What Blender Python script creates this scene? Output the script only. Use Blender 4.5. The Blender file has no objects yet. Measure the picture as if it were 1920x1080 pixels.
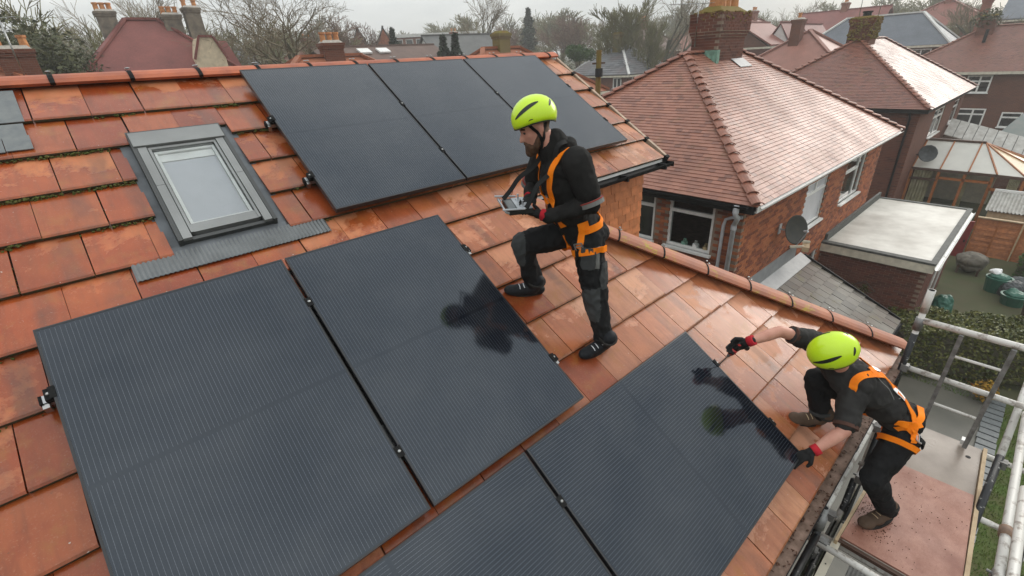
import bpy, bmesh, math, random
from mathutils import Vector, Matrix, noise as mnoise
from mathutils.bvhtree import BVHTree
R = math.radians
V = Vector
random.seed(7)
SC = bpy.context.scene
COL = SC.collection

# ------------------------------------------------------------------ camera, sky, sun, exposure
cam_d = bpy.data.cameras.new('camera')
cam = bpy.data.objects.new('camera', cam_d)
COL.objects.link(cam)
cr, cu, cf = V((.73990857, -.67073168, -.05152012)), V((.33216869, .29767971, .89501439)), V((.58497801, .67934218, -.44305183))
cm = Matrix((cr, cu, -cf)).transposed().to_4x4()
cm.translation = V((0, 0, 8))
cam.matrix_world = cm
cam_d.sensor_width = 36
cam_d.lens = 16.126
cam_d.clip_start, cam_d.clip_end = .05, 3000
SC.camera = cam

SUN_EL, SUN_AZ = R(21), R(97)          # azimuth clockwise from +Y
world = bpy.data.worlds.new('World')
SC.world = world
world.use_nodes = True
wn = world.node_tree
wn.nodes.clear()
def wnode(t, **k):
    n = wn.nodes.new(t)
    for a, b in k.items(): setattr(n, a, b)
    return n
sky = wnode('ShaderNodeTexSky', sky_type='NISHITA', sun_disc=False, sun_elevation=SUN_EL, sun_rotation=SUN_AZ, air_density=1.0, dust_density=2.0)
tc = wnode('ShaderNodeTexCoord')
mp = wnode('ShaderNodeMapping')
mp.inputs['Scale'].default_value = (1, 1, 3.5)
wn.links.new(tc.outputs['Generated'], mp.inputs['Vector'])
ns = wnode('ShaderNodeTexNoise')
ns.inputs['Scale'].default_value = 1.7
ns.inputs['Detail'].default_value = 6
ns.inputs['Roughness'].default_value = .55
wn.links.new(mp.outputs[0], ns.inputs['Vector'])
rp_ = wnode('ShaderNodeValToRGB')
rp_.color_ramp.elements[0].position, rp_.color_ramp.elements[0].color = .33, (4.2, 4.6, 4.85, 1)
rp_.color_ramp.elements[1].position, rp_.color_ramp.elements[1].color = .66, (7.7, 7.8, 7.6, 1)
wn.links.new(ns.outputs['Fac'], rp_.inputs[0])
mx = wnode('ShaderNodeMix', data_type='RGBA')
mx.inputs[0].default_value = .9                     # nine tenths cloud cover over the clear sky
wn.links.new(sky.outputs[0], mx.inputs[6])
wn.links.new(rp_.outputs[0], mx.inputs[7])
# an overcast sky is brighter overhead than at the horizon
sx = wnode('ShaderNodeSeparateXYZ')
wn.links.new(tc.outputs['Generated'], sx.inputs[0])
mr = wnode('ShaderNodeMapRange')
mr.inputs[1].default_value, mr.inputs[2].default_value, mr.inputs[3].default_value, mr.inputs[4].default_value = 0, .9, .80, 1.75
wn.links.new(sx.outputs[2], mr.inputs[0])
vm = wnode('ShaderNodeVectorMath', operation='SCALE')
wn.links.new(mx.outputs[2], vm.inputs[0])
wn.links.new(mr.outputs[0], vm.inputs['Scale'])
bg = wnode('ShaderNodeBackground')
bg.inputs['Strength'].default_value = .1
wn.links.new(vm.outputs[0], bg.inputs['Color'])
wo = wnode('ShaderNodeOutputWorld')
wn.links.new(bg.outputs[0], wo.inputs['Surface'])

sun_d = bpy.data.lights.new('sun', 'SUN')
sun_d.energy, sun_d.angle, sun_d.color = 1.15, R(30), (1, .955, .89)
sun = bpy.data.objects.new('sun', sun_d)
COL.objects.link(sun)
sun.rotation_euler = V((math.sin(SUN_AZ) * math.cos(SUN_EL), math.cos(SUN_AZ) * math.cos(SUN_EL), math.sin(SUN_EL))).to_track_quat('Z', 'Y').to_euler()
sun.location = (0, -20, 40)

vs = SC.view_settings
vs.view_transform, vs.look, vs.gamma, vs.use_curve_mapping, vs.exposure = 'Standard', 'None', 1, False, .52
cy = SC.cycles
cy.max_bounces, cy.diffuse_bounces, cy.glossy_bounces, cy.transmission_bounces, cy.volume_bounces, cy.transparent_max_bounces = 6, 3, 4, 6, 0, 8
cy.use_denoising = True

# ------------------------------------------------------------------ materials
MATS = {}
class NT:
    """a small wrapper to write node materials briefly"""
    def __init__(s, name):
        s.m = bpy.data.materials.new(name); s.m.use_nodes = True
        s.t = s.m.node_tree; s.t.nodes.clear()
        s.out = s.t.nodes.new('ShaderNodeOutputMaterial')
        s.b = s.t.nodes.new('ShaderNodeBsdfPrincipled')
        s.t.links.new(s.b.outputs[0], s.out.inputs[0])
        MATS[name] = s.m
    def n(s, t, **k):
        q = s.t.nodes.new(t)
        for a, b in k.items(): setattr(q, a, b)
        return q
    def l(s, a, b): s.t.links.new(a, b)
    def put(s, sock, v):
        if isinstance(v, (int, float)): sock.default_value = v
        elif isinstance(v, tuple): sock.default_value = (*v, 1) if len(v) == 3 and sock.type == 'RGBA' else v
        else: s.l(v, sock)
    def coord(s, kind='Object', scale=(1, 1, 1), rand=0.0):
        c = s.n('ShaderNodeTexCoord').outputs[kind]
        if rand:
            oi = s.n('ShaderNodeObjectInfo')
            k = s.n('ShaderNodeVectorMath', operation='SCALE'); k.inputs[0].default_value = (rand, rand * 1.7, rand * 2.3)
            s.l(oi.outputs['Random'], k.inputs['Scale'])
            a = s.n('ShaderNodeVectorMath', operation='ADD'); s.l(c, a.inputs[0]); s.l(k.outputs[0], a.inputs[1]); c = a.outputs[0]
        m = s.n('ShaderNodeMapping'); m.inputs['Scale'].default_value = scale; s.l(c, m.inputs['Vector'])
        return m.outputs[0]
    def noise(s, vec, scale, detail=4, rough=.55, dist=0):
        q = s.n('ShaderNodeTexNoise'); s.l(vec, q.inputs['Vector'])
        q.inputs['Scale'].default_value, q.inputs['Detail'].default_value, q.inputs['Roughness'].default_value, q.inputs['Distortion'].default_value = scale, detail, rough, dist
        return q.outputs['Fac']
    def ramp(s, fac, stops):
        q = s.n('ShaderNodeValToRGB'); s.l(fac, q.inputs[0]); e = q.color_ramp.elements
        while len(e) < len(stops): e.new(.5)
        for i, (p, c) in enumerate(stops):
            e[i].position = p; e[i].color = (*c, 1) if not isinstance(c, (int, float)) else (c, c, c, 1)
        return q.outputs[0]
    def mix(s, f, a, b, mode='MIX'):
        q = s.n('ShaderNodeMix', data_type='RGBA', blend_type=mode)
        s.put(q.inputs[0], f); s.put(q.inputs[6], a); s.put(q.inputs[7], b)
        return q.outputs[2]
    def math(s, op, a, b=0.0, clamp=False):
        q = s.n('ShaderNodeMath', operation=op, use_clamp=clamp); s.put(q.inputs[0], a); s.put(q.inputs[1], b)
        return q.outputs[0]
    def rng(s, v, a, b, c=0.0, d=1.0):
        q = s.n('ShaderNodeMapRange'); s.put(q.inputs[0], v)
        q.inputs[1].default_value, q.inputs[2].default_value, q.inputs[3].default_value, q.inputs[4].default_value = a, b, c, d
        return q.outputs[0]
    def sep(s, v):
        q = s.n('ShaderNodeSeparateXYZ'); s.l(v, q.inputs[0]); return q.outputs
    def bump(s, h, strength=.3, dist=.01):
        q = s.n('ShaderNodeBump'); s.l(h, q.inputs['Height']); q.inputs['Strength'].default_value = strength; q.inputs['Distance'].default_value = dist
        s.l(q.outputs[0], s.b.inputs['Normal'])
    def set(s, col=None, rough=None, metal=None, spec=None, coat=None, coat_rough=None):
        i = s.b.inputs
        for k, v in (('Base Color', col), ('Roughness', rough), ('Metallic', metal), ('Specular IOR Level', spec), ('Coat Weight', coat), ('Coat Roughness', coat_rough)):
            if v is not None: s.put(i[k], v)
        return s.m
    def rand(s): return s.n('ShaderNodeObjectInfo').outputs['Random']

def simple(name, col, rough=.6, var=.15, scale=6, metal=0, spec=.4, bump=0, bscale=60, dist=.004, rand=0.0, col2=None, coat=0):
    """base colour with soft noise wear, optional second colour, optional per-object shade"""
    t = NT(name)
    v = t.coord('Object', rand=3 if rand else 0)
    n = t.noise(v, scale)
    c2 = col2 or tuple(c * (1 - var * 1.6) for c in col)
    c = t.mix(t.rng(n, .3, .7), tuple(min(1, x * (1 + var * .6)) for x in col), c2)
    if rand:
        c = t.mix(1.0, c, t.ramp(t.rand(), [(0, 1 - rand), (1, 1 + rand)]), 'MULTIPLY')
    t.set(c, rough, metal, spec, coat or None)
    if bump: t.bump(t.noise(v, bscale, 3), bump, dist)
    return t.m

# ------------------------------------------------------------------ objects
LOC = {}                                               # world matrix of every thing (its parts sit at identity below it)
def thing(name, label, cat, loc=(0, 0, 0), group=None, mat=None):
    o = bpy.data.objects.new(name, None); COL.objects.link(o)
    m = mat if mat is not None else Matrix.Translation(V(loc))
    o.matrix_basis = m
    o.empty_display_size = .2
    o['label'] = label; o['category'] = cat
    if group: o['group'] = group
    LOC[o.name] = m.copy()
    return o
def world_of(p):
    while p is not None:
        if p.name in LOC: return LOC[p.name]
        p = p.parent
    return Matrix.Identity(4)
def adopt(o, parent=None, label=None, cat=None, group=None, kind=None):
    if parent is not None: o.parent = parent
    if label: o['label'] = label
    if cat: o['category'] = cat
    if group: o['group'] = group
    if kind: o['kind'] = kind
    return o
def M_(name): return MATS[name] if isinstance(name, str) else name
def piece(name, mesh, mw, parent=None, **k):
    """one of many alike pieces: shared mesh data, own matrix (given in world space)"""
    o = bpy.data.objects.new(name, mesh); COL.objects.link(o)
    o.matrix_basis = world_of(parent).inverted() @ mw if parent is not None else mw
    return adopt(o, parent, **k)
def frame_m(o, x, y, z):
    m = Matrix((V(x), V(y), V(z))).transposed().to_4x4(); m.translation = V(o); return m

class MB:
    def __init__(s): s.v = []; s.f = []; s.mi = []; s.cur = 0; s.T = None
    def mat(s, i): s.cur = i; return s
    def add(s, verts, faces):
        b = len(s.v)
        s.v += [s.T @ V(p) if s.T else V(p) for p in verts]
        for f in faces: s.f.append([b + i for i in f]); s.mi.append(s.cur)
        return s
    def box(s, a, b):
        x0, y0, z0 = a; x1, y1, z1 = b
        return s.add([(x0, y0, z0), (x1, y0, z0), (x1, y1, z0), (x0, y1, z0), (x0, y0, z1), (x1, y0, z1), (x1, y1, z1), (x0, y1, z1)],
                     [(0, 3, 2, 1), (4, 5, 6, 7), (0, 1, 5, 4), (1, 2, 6, 5), (2, 3, 7, 6), (3, 0, 4, 7)])
    def cbox(s, c, d, m=None):
        h = [x / 2 for x in d]
        q = [V((sx * h[0], sy * h[1], sz * h[2])) for sz in (-1, 1) for sx, sy in ((-1, -1), (1, -1), (1, 1), (-1, 1))]
        if m is not None: q = [m @ p for p in q]
        return s.add([p + V(c) for p in q], [(0, 3, 2, 1), (4, 5, 6, 7), (0, 1, 5, 4), (1, 2, 6, 5), (2, 3, 7, 6), (3, 0, 4, 7)])
    def prism(s, poly, d):
        n = len(poly); d = V(d)
        return s.add([V(p) for p in poly] + [V(p) + d for p in poly], [tuple(range(n))[::-1], tuple(range(n, 2 * n))] + [(i, (i + 1) % n, n + (i + 1) % n, n + i) for i in range(n)])
    def bar(s, p, q, w, h, up=(0, 0, 1)):
        p, q = V(p), V(q); d = (q - p).normalized(); sd = d.cross(V(up))
        if sd.length < 1e-4: sd = d.cross(V((1, 0, 0)))
        sd.normalize(); u = sd.cross(d)
        c = [sd * a * w / 2 + u * b * h / 2 for a, b in ((-1, -1), (1, -1), (1, 1), (-1, 1))]
        return s.add([p + x for x in c] + [q + x for x in c], [(3, 2, 1, 0), (4, 5, 6, 7)] + [(i, (i + 1) % 4, 4 + (i + 1) % 4, 4 + i) for i in range(4)])
    def tube(s, pts, r, n=8, cap=True, hollow=False):
        pts = [V(p) for p in pts]; rs = r if isinstance(r, (list, tuple)) else [r] * len(pts)
        vs_, fs = [], []; ref = None
        for i, p in enumerate(pts):
            d = (pts[min(i + 1, len(pts) - 1)] - pts[max(i - 1, 0)])
            if d.length < 1e-9: d = V((0, 0, 1))
            d.normalize()
            if ref is None: ref = d.orthogonal().normalized()
            ref = (ref - d * ref.dot(d))
            ref = ref.normalized() if ref.length > 1e-6 else d.orthogonal().normalized()
            b = d.cross(ref)
            vs_ += [p + (ref * math.cos(2 * math.pi * k / n) + b * math.sin(2 * math.pi * k / n)) * rs[i] for k in range(n)]
        for i in range(len(pts) - 1):
            fs += [(i * n + k, i * n + (k + 1) % n, (i + 1) * n + (k + 1) % n, (i + 1) * n + k) for k in range(n)]
        if cap: fs += [tuple(range(n))[::-1]] + ([] if hollow else [tuple((len(pts) - 1) * n + k for k in range(n))])
        return s.add(vs_, fs)
    def lathe(s, prof, c, n=16, axis=(0, 0, 1)):
        q = V(axis).normalized().to_track_quat('Z', 'Y'); c = V(c)
        vs_ = [c + q @ V((r * math.cos(2 * math.pi * k / n), r * math.sin(2 * math.pi * k / n), z)) for r, z in prof for k in range(n)]
        fs = [(i * n + k, i * n + (k + 1) % n, (i + 1) * n + (k + 1) % n, (i + 1) * n + k) for i in range(len(prof) - 1) for k in range(n)]
        fs += [tuple(range(n))[::-1], tuple((len(prof) - 1) * n + k for k in range(n))]
        return s.add(vs_, fs)
    def ell(s, c, r, n=10, m=None):
        q = []; k2 = max(4, n // 2)
        for i in range(1, k2):
            a = math.pi * i / k2
            q += [V((r[0] * math.sin(a) * math.cos(2 * math.pi * j / n), r[1] * math.sin(a) * math.sin(2 * math.pi * j / n), r[2] * math.cos(a))) for j in range(n)]
        q += [V((0, 0, r[2])), V((0, 0, -r[2]))]
        if m is not None: q = [m @ p for p in q]
        fs = [(i * n + j, (i + 1) * n + j, (i + 1) * n + (j + 1) % n, i * n + (j + 1) % n) for i in range(k2 - 2) for j in range(n)]
        t, b = (k2 - 1) * n, (k2 - 1) * n + 1
        fs += [(t, j, (j + 1) % n) for j in range(n)] + [(b, (k2 - 2) * n + (j + 1) % n, (k2 - 2) * n + j) for j in range(n)]
        return s.add([p + V(c) for p in q], fs)
    def mesh(s, name, mats, smooth=False, recalc=True):
        me = bpy.data.meshes.new(name)
        me.from_pydata([tuple(p) for p in s.v], [], s.f)
        for m in (mats if isinstance(mats, (list, tuple)) else [mats]): me.materials.append(M_(m))
        if any(s.mi): me.polygons.foreach_set('material_index', s.mi)
        if recalc:
            b = bmesh.new(); b.from_mesh(me); bmesh.ops.recalc_face_normals(b, faces=b.faces); b.to_mesh(me); b.free()
        if smooth: me.polygons.foreach_set('use_smooth', [True] * len(me.polygons))
        me.update()
        return me
    def build(s, name, mats, parent=None, local=False, smooth=False, recalc=True, **k):
        """link the collected shapes (given in world space unless local) as ONE mesh object"""
        w = world_of(parent)
        if not local and parent is not None:
            wi = w.inverted(); s.v = [wi @ p for p in s.v]
        if parent is None and not local and s.v and k.get('kind') != 'structure':
            o0 = V((sum(p.x for p in s.v) / len(s.v), sum(p.y for p in s.v) / len(s.v), min(p.z for p in s.v)))
            s.v = [p - o0 for p in s.v]
        else: o0 = V((0, 0, 0))
        o = bpy.data.objects.new(name, s.mesh(name, mats, smooth, recalc)); COL.objects.link(o)
        o.location = o0
        adopt(o, parent, **k)
        if parent is None: LOC[o.name] = Matrix.Translation(o0)
        return o
def clip_poly(poly, fn):
    """keep the part of a 2-D polygon where fn(x, y) >= 0 (fn linear)"""
    out = []
    for i, a in enumerate(poly):
        b = poly[(i + 1) % len(poly)]; fa, fb = fn(*a), fn(*b)
        if fa >= 0: out.append(a)
        if (fa >= 0) != (fb >= 0):
            t = fa / (fa - fb); out.append((a[0] + (b[0] - a[0]) * t, a[1] + (b[1] - a[1]) * t))
    return out
def area2(p): return abs(sum(p[i][0] * p[(i + 1) % len(p)][1] - p[(i + 1) % len(p)][0] * p[i][1] for i in range(len(p)))) / 2
CAMP = V((0, 0, 8))
t = NT('brick_plain')                                           # brickwork too far or too hidden to pick bricks apart
v_ = t.coord('Object')
g = t.n('ShaderNodeNewGeometry')
sn = t.sep(g.outputs['Normal']); so = t.sep(v_)
ax = t.math('GREATER_THAN', t.math('ABSOLUTE', sn[0]), .5)
cv = t.n('ShaderNodeCombineXYZ')
hx_ = t.n('ShaderNodeMix', data_type='FLOAT'); t.l(ax, hx_.inputs[0]); t.l(so[0], hx_.inputs[2]); t.l(so[1], hx_.inputs[3])
t.l(hx_.outputs[0], cv.inputs[0]); t.l(so[2], cv.inputs[1])
br = t.n('ShaderNodeTexBrick'); t.l(cv.outputs[0], br.inputs['Vector'])
for k, x in (('Scale', 1), ('Brick Width', .225), ('Row Height', .075), ('Mortar Size', .007), ('Mortar Smooth', .2)): br.inputs[k].default_value = x
br.inputs['Color1'].default_value = (.16, .050, .026, 1); br.inputs['Color2'].default_value = (.115, .036, .022, 1); br.inputs['Mortar'].default_value = (.17, .12, .09, 1)
t.set(t.mix(t.rng(t.noise(v_, 1.3, 4), .3, .7, 0, .35), br.outputs['Color'], (.09, .04, .03)), .85, 0, .2)
t.bump(br.outputs['Fac'], -.3, .006)

simple('mortar_wall', (.27, .20, .15), .9, .25, 5)
simple('moss_ochre', (.12, .105, .018), .95, .4, 3, col2=(.17, .095, .025))
simple('flash_pale', (.24, .245, .25), .45, .12, 5)
simple('timber_dark', (.085, .045, .03), .6, .2, 6)
simple('felt_green', (.10, .125, .115), .6, .25, 3, col2=(.16, .165, .15))

simple('chimney_grey', (.20, .17, .13), .9, .3, 3, col2=(.11, .095, .08))
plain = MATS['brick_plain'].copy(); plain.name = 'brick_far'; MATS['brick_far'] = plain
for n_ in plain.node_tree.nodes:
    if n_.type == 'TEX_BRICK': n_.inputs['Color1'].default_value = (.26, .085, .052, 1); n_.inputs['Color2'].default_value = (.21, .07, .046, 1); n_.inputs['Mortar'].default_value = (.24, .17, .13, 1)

simple('hip_brown', (.25, .098, .062), .5, .3, 7, col2=(.18, .075, .05), rand=.15)

simple('felt_lap', (.47, .45, .405), .6, .25, 4)
# ------------------------------------------------------------------ our roof: materials
SL = .5612
RO = V((1.15, 4.6256, 8.0506)); RU = V((1, 0, 0)); RV = V((0, -math.cos(SL), -math.sin(SL))); RN = V((0, -math.sin(SL), math.cos(SL)))
def rp(u, v, h=-.10): return RO + RU * u + RV * v + RN * h      # u along the ridge, v down the slope, h above the panel tops
ROOF = frame_m(RO, RU, -RV, RN)                                 # local x = u, y = up the slope, z = off the roof

t = NT('roof_tile')                                             # concrete tiles, damp in patches, some with a brown band
oc = t.n('ShaderNodeObjectInfo')
vec = t.coord('Object', rand=9)
loc = t.sep(t.coord('Object'))
nz = t.noise(vec, 5.5, 5, .6, .6)
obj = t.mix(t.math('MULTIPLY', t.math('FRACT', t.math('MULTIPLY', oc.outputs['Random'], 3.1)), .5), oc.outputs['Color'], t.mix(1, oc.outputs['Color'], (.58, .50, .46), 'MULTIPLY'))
obj = t.mix(t.rng(t.noise(t.coord('Object', (9, 1.2, 1), 6), 3, 4, .6), .45, .72, 0, .42), obj, (.20, .075, .035))
wetn = t.math('ADD', t.noise(vec, 3.0, 8, .66, .25), t.math('MULTIPLY', loc[1], -.45))
wetn = t.math('ADD', wetn, t.math('MULTIPLY', t.math('FRACT', t.math('MULTIPLY', oc.outputs['Random'], 13.7)), .30))
wet = t.rng(wetn, .42, .49)
dry = t.mix(t.rng(nz, .3, .7, .08, .46), obj, (.56, .26, .13))
damp = t.mix(t.rng(nz, .3, .75), t.mix(1, obj, (.80, .68, .52), 'MULTIPLY'), t.mix(1, obj, (.60, .42, .30), 'MULTIPLY'))
base = t.mix(wet, dry, damp)
ochre = t.rng(t.noise(vec, 6, 6, .65, .1), .54, .70, 0, .6)
base = t.mix(ochre, base, (.30, .115, .022))
bandx = t.math('ADD', loc[0], t.math('MULTIPLY', t.math('SUBTRACT', t.noise(vec, 3, 3), .5), .12))
band = t.math('MULTIPLY', t.rng(bandx, .0, .03), t.rng(bandx, .085, .12, 1, 0))
has = t.math('GREATER_THAN', t.math('FRACT', t.math('MULTIPLY', oc.outputs['Random'], 7.3)), .58)
base = t.mix(t.math('MULTIPLY', t.math('MULTIPLY', band, has), t.rng(nz, .3, .75, .15, .6)), base, (.115, .055, .036))
edge = t.rng(loc[1], .0, .035, .45, 0)                          # grime along the drip edge
base = t.mix(t.math('MULTIPLY', edge, t.rng(t.noise(vec, 18, 4), .4, .6)), base, (.07, .035, .018))
fine = t.noise(vec, 120, 3)
base = t.mix(t.rng(fine, .58, .8, 0, .3), base, (.50, .30, .20))
base = t.mix(t.rng(t.noise(vec, 38, 4, .7), .66, .72, 0, .6), base, (.09, .06, .03))
speck = t.rng(t.noise(vec, 55, 2), .74, .78, 0, .7)
base = t.mix(speck, base, (.55, .52, .45))
rough = t.math('SUBTRACT', t.rng(nz, .3, .7, .52, .64), t.math('MULTIPLY', wet, .37))
t.set(base, rough, 0, .46)
t.bump(t.math('ADD', fine, t.math('MULTIPLY', nz, 1.5)), .16, .004)
simple('tile_edge', (.050, .030, .017), .95, .4, 30, col2=(.04, .045, .015))
TILE_RED = [(.47, .125, .038), (.42, .104, .033), (.50, .148, .052), (.45, .114, .036), (.35, .082, .030)]
TILE_SHEEN = [(.60, .28, .165), (.56, .245, .145), (.62, .325, .21), (.55, .225, .125), (.54, .26, .165)]  # right-hand tiles: sky sheen painted in as a paler, pinker colour

simple('ridge_tile', (.42, .115, .045), .55, .3, 5, col2=(.27, .075, .04), bump=.2, bscale=50, rand=.16)
t = NT('hip_tile')                                              # paler, with yellow lichen
vec = t.coord('Object', rand=5)
b = t.mix(t.rng(t.noise(vec, 6, 4), .35, .65), (.40, .15, .08), (.30, .12, .075))
li = t.math('MULTIPLY', t.rng(t.noise(vec, 11, 6, .7), .52, .62), t.rng(t.noise(vec, 3.1, 2), .45, .6))
b = t.mix(li, b, (.36, .27, .03))
t.set(b, .62, 0, .4); t.bump(t.noise(vec, 80, 3), .2, .004)
simple('roof_felt', (.035, .028, .025), .9)
simple('clip_black', (.012, .012, .012), .8, spec=.15)
simple('screw_steel', (.38, .38, .37), .3, metal=1)
simple('gutter_black', (.010, .010, .011), .6, .2, spec=.2)
simple('gutter_brown', (.10, .065, .05), .45, .3, 9, col2=(.16, .12, .1))
simple('white_upvc', (.78, .77, .74), .35, .1, 5)
simple('cream_paint', (.62, .57, .46), .5, .15, 5)
simple('verge_clay', (.42, .30, .21), .6, .25, 9)
simple('moss', (.055, .075, .014), .95, .4, 30, col2=(.10, .085, .02))
simple('silt', (.20, .13, .10), .8, .35, 14, col2=(.10, .06, .04), bump=.4, bscale=50, dist=.01)
simple('leaf_litter', (.085, .035, .018), .85, .4, 40)
simple('alu_grey', (.235, .24, .235), .42, .12, 3, metal=.3)
simple('alu_dark', (.055, .057, .056), .4, .1, 3, metal=.2)
simple('alu_mill', (.45, .46, .47), .35, .1, 8, metal=.9)
simple('lead', (.12, .13, .14), .5, .25, 8, metal=.3)
simple('flash_alu', (.17, .178, .18), .42, .15, 8, metal=.5)
simple('slate', (.095, .105, .11), .45, .35, 20, col2=(.17, .18, .175), bump=.2, bscale=40)
simple('mortar', (.42, .38, .33), .9, .2, 12, bump=.3, bscale=40)
simple('hung_tile', (.62, .215, .08), .6, .18, 9, rand=.14, bump=.1)
simple('panel_frame', (.022, .023, .025), .32, .1)
def panel_mat():
    t = NT('solar_glass')                                       # black cells under glass: 1 cm-scale busbars, cell gaps
    xyz = t.sep(t.coord('Object'))
    x = t.math('ADD', xyz[0], .557)
    fr = t.math('FRACT', t.math('DIVIDE', x, 1.114 / 60))
    line = t.math('LESS_THAN', t.math('ABSOLUTE', t.math('SUBTRACT', fr, .5)), .046)
    ay = t.math('ABSOLUTE', xyz[1])
    mid = t.math('LESS_THAN', ay, .011)
    edge = t.math('MAXIMUM', t.math('GREATER_THAN', ay, .842), t.math('GREATER_THAN', t.math('ABSOLUTE', xyz[0]), .551))
    line = t.math('MULTIPLY', line, t.math('SUBTRACT', 1.0, t.math('MAXIMUM', mid, edge), True))
    dot = t.math('LESS_THAN', t.math('ABSOLUTE', t.math('SUBTRACT', t.math('FRACT', t.math('DIVIDE', xyz[1], .0137)), .5)), .3)
    vec = t.coord('Object', rand=4)
    cell = t.n('ShaderNodeTexWhiteNoise', noise_dimensions='2D')
    cv = t.n('ShaderNodeCombineXYZ')
    t.l(t.math('FLOOR', t.math('DIVIDE', x, 1.114 / 6)), cv.inputs[0]); t.l(t.math('FLOOR', t.math('DIVIDE', xyz[1], .0933)), cv.inputs[1])
    t.l(cv.outputs[0], cell.inputs['Vector'])
    c = t.mix(cell.outputs['Value'], (.0036, .0050, .0088), (.0052, .0070, .0118))
    c = t.mix(t.math('MULTIPLY', line, t.math('ADD', .62, t.math('MULTIPLY', dot, .38))), c, (.080, .088, .100))
    dirt = t.noise(vec, 3.2, 6, .65)
    drops = t.rng(t.noise(vec, 160, 2), .70, .78)
    c = t.mix(t.rng(dirt, .45, .8, 0, .05), c, (.3, .3, .28))
    t.set(c, t.math('ADD', t.rng(dirt, .3, .75, .06, .14), t.math('MULTIPLY', drops, .03)), 0, .66)
    t.b.inputs['Specular Tint'].default_value = (.80, .895, 1, 1)   # the anti-reflection coating mirrors bluish
panel_mat()
t = NT('window_glass')
v_ = t.coord('Object')
t.set(t.mix(t.rng(t.noise(v_, 1.2, 2), .35, .65), (.012, .014, .014), (.05, .052, .05)), .04, 0, .6)
simple('blind', (.50, .50, .53), .35, .08, 3, spec=.5)
t = NT('clear_glass'); t.set((.9, .93, .93), .03); t.b.inputs['Transmission Weight'].default_value = 1; t.b.inputs['IOR'].default_value = 1.3

# ------------------------------------------------------------------ our house
G0 = 0.0
house = thing('tiled_house', 'orange tiled house in front whose roof carries the solar panels, skylight and lichened hip ridge', 'house', (1.5, 4.7, 0))
# walls below the eaves (only their outside faces can be seen from the side)
m = MB()
m.box((-2.2, .62, -.6), (5.05, 8.8, 5.0))
m.build('wall', 'brick_plain', house)
HU = lambda v: 2.12 + .871 * (v - 2.70)                        # the hip line on the slope
def slope_poly(): return [(-3.75, -.19), (3.95, -.19), (3.95, 2.03), (HU(2.03), 2.03), (HU(5.14), 5.14), (-3.75, 5.14)]
m = MB()
pl = slope_poly()
m.prism([rp(u, v, -.150) for u, v in pl], RN * -.03)
# far slope and the hip end under the hip tiles
yr = rp(0, -.19).y; zr = rp(0, -.19, -.15).z
m.prism([(-2.6, yr, zr), (5.1, yr, zr), (5.1, 2 * yr - .3, zr - (yr - .3) * .6286), (-2.6, 2 * yr - .3, zr - (yr - .3) * .6286)], (0, 0, -.03))
h0, h1 = rp(HU(1.75), 1.75, -.15), rp(HU(5.14), 5.14, -.15)
m.prism([h0, h1, V((h1.x, 2 * yr - h1.y, h1.z)), V((h0.x, 2 * yr - h0.y, h0.z))], (0, 0, -.03))
m.build('roof', 'roof_felt', house)

TP, TG = .2997, .3489
RECT = (-.975, -.300, .52, 1.70)                                # tiles are cut round the skylight
tile_prof = [(.41, .0), (.41, .006), (.012, .044), (0, .038), (0, .020)]
def tile_mesh(w, uoff=0.0):
    q = MB(); q.prism([(-w / 2 + uoff, y, z) for y, z in tile_prof], (w, 0, 0)); q.mi[2 + 3] = 1; q.mi[2 + 2] = 0
    return q.mesh('roof_tile', ['roof_tile', 'tile_edge'])
tile_me = tile_mesh(.2944)
panels = [(-.0, .0), (1.154, 0), (2.308, 0), (-1.6236, 2.0097), (-.4696, 2.0097)]
hidden = [(0, 3.442, 0, 1.722), (-1.6236, .6644, 2.0097, 3.7317), (.1174, 1.8394, 3.7786, 4.9126), (-1.6246, .0974, 3.7786, 4.9126)]
def roof_tile(u0, u1, v0, v1, full, col):
    uc = (u0 + u1) / 2
    if full: me = tile_me
    else:
        me = tile_mesh(u1 - u0)
    mw = ROOF @ Matrix.Translation((uc, -v1, -.136 + random.uniform(-.002, .002))) @ Matrix.Rotation(random.uniform(-.004, .004), 4, 'Z')
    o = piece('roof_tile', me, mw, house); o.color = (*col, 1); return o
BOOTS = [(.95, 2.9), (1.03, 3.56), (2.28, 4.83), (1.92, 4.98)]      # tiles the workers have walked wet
ntile = 0
extra = MB()
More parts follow.
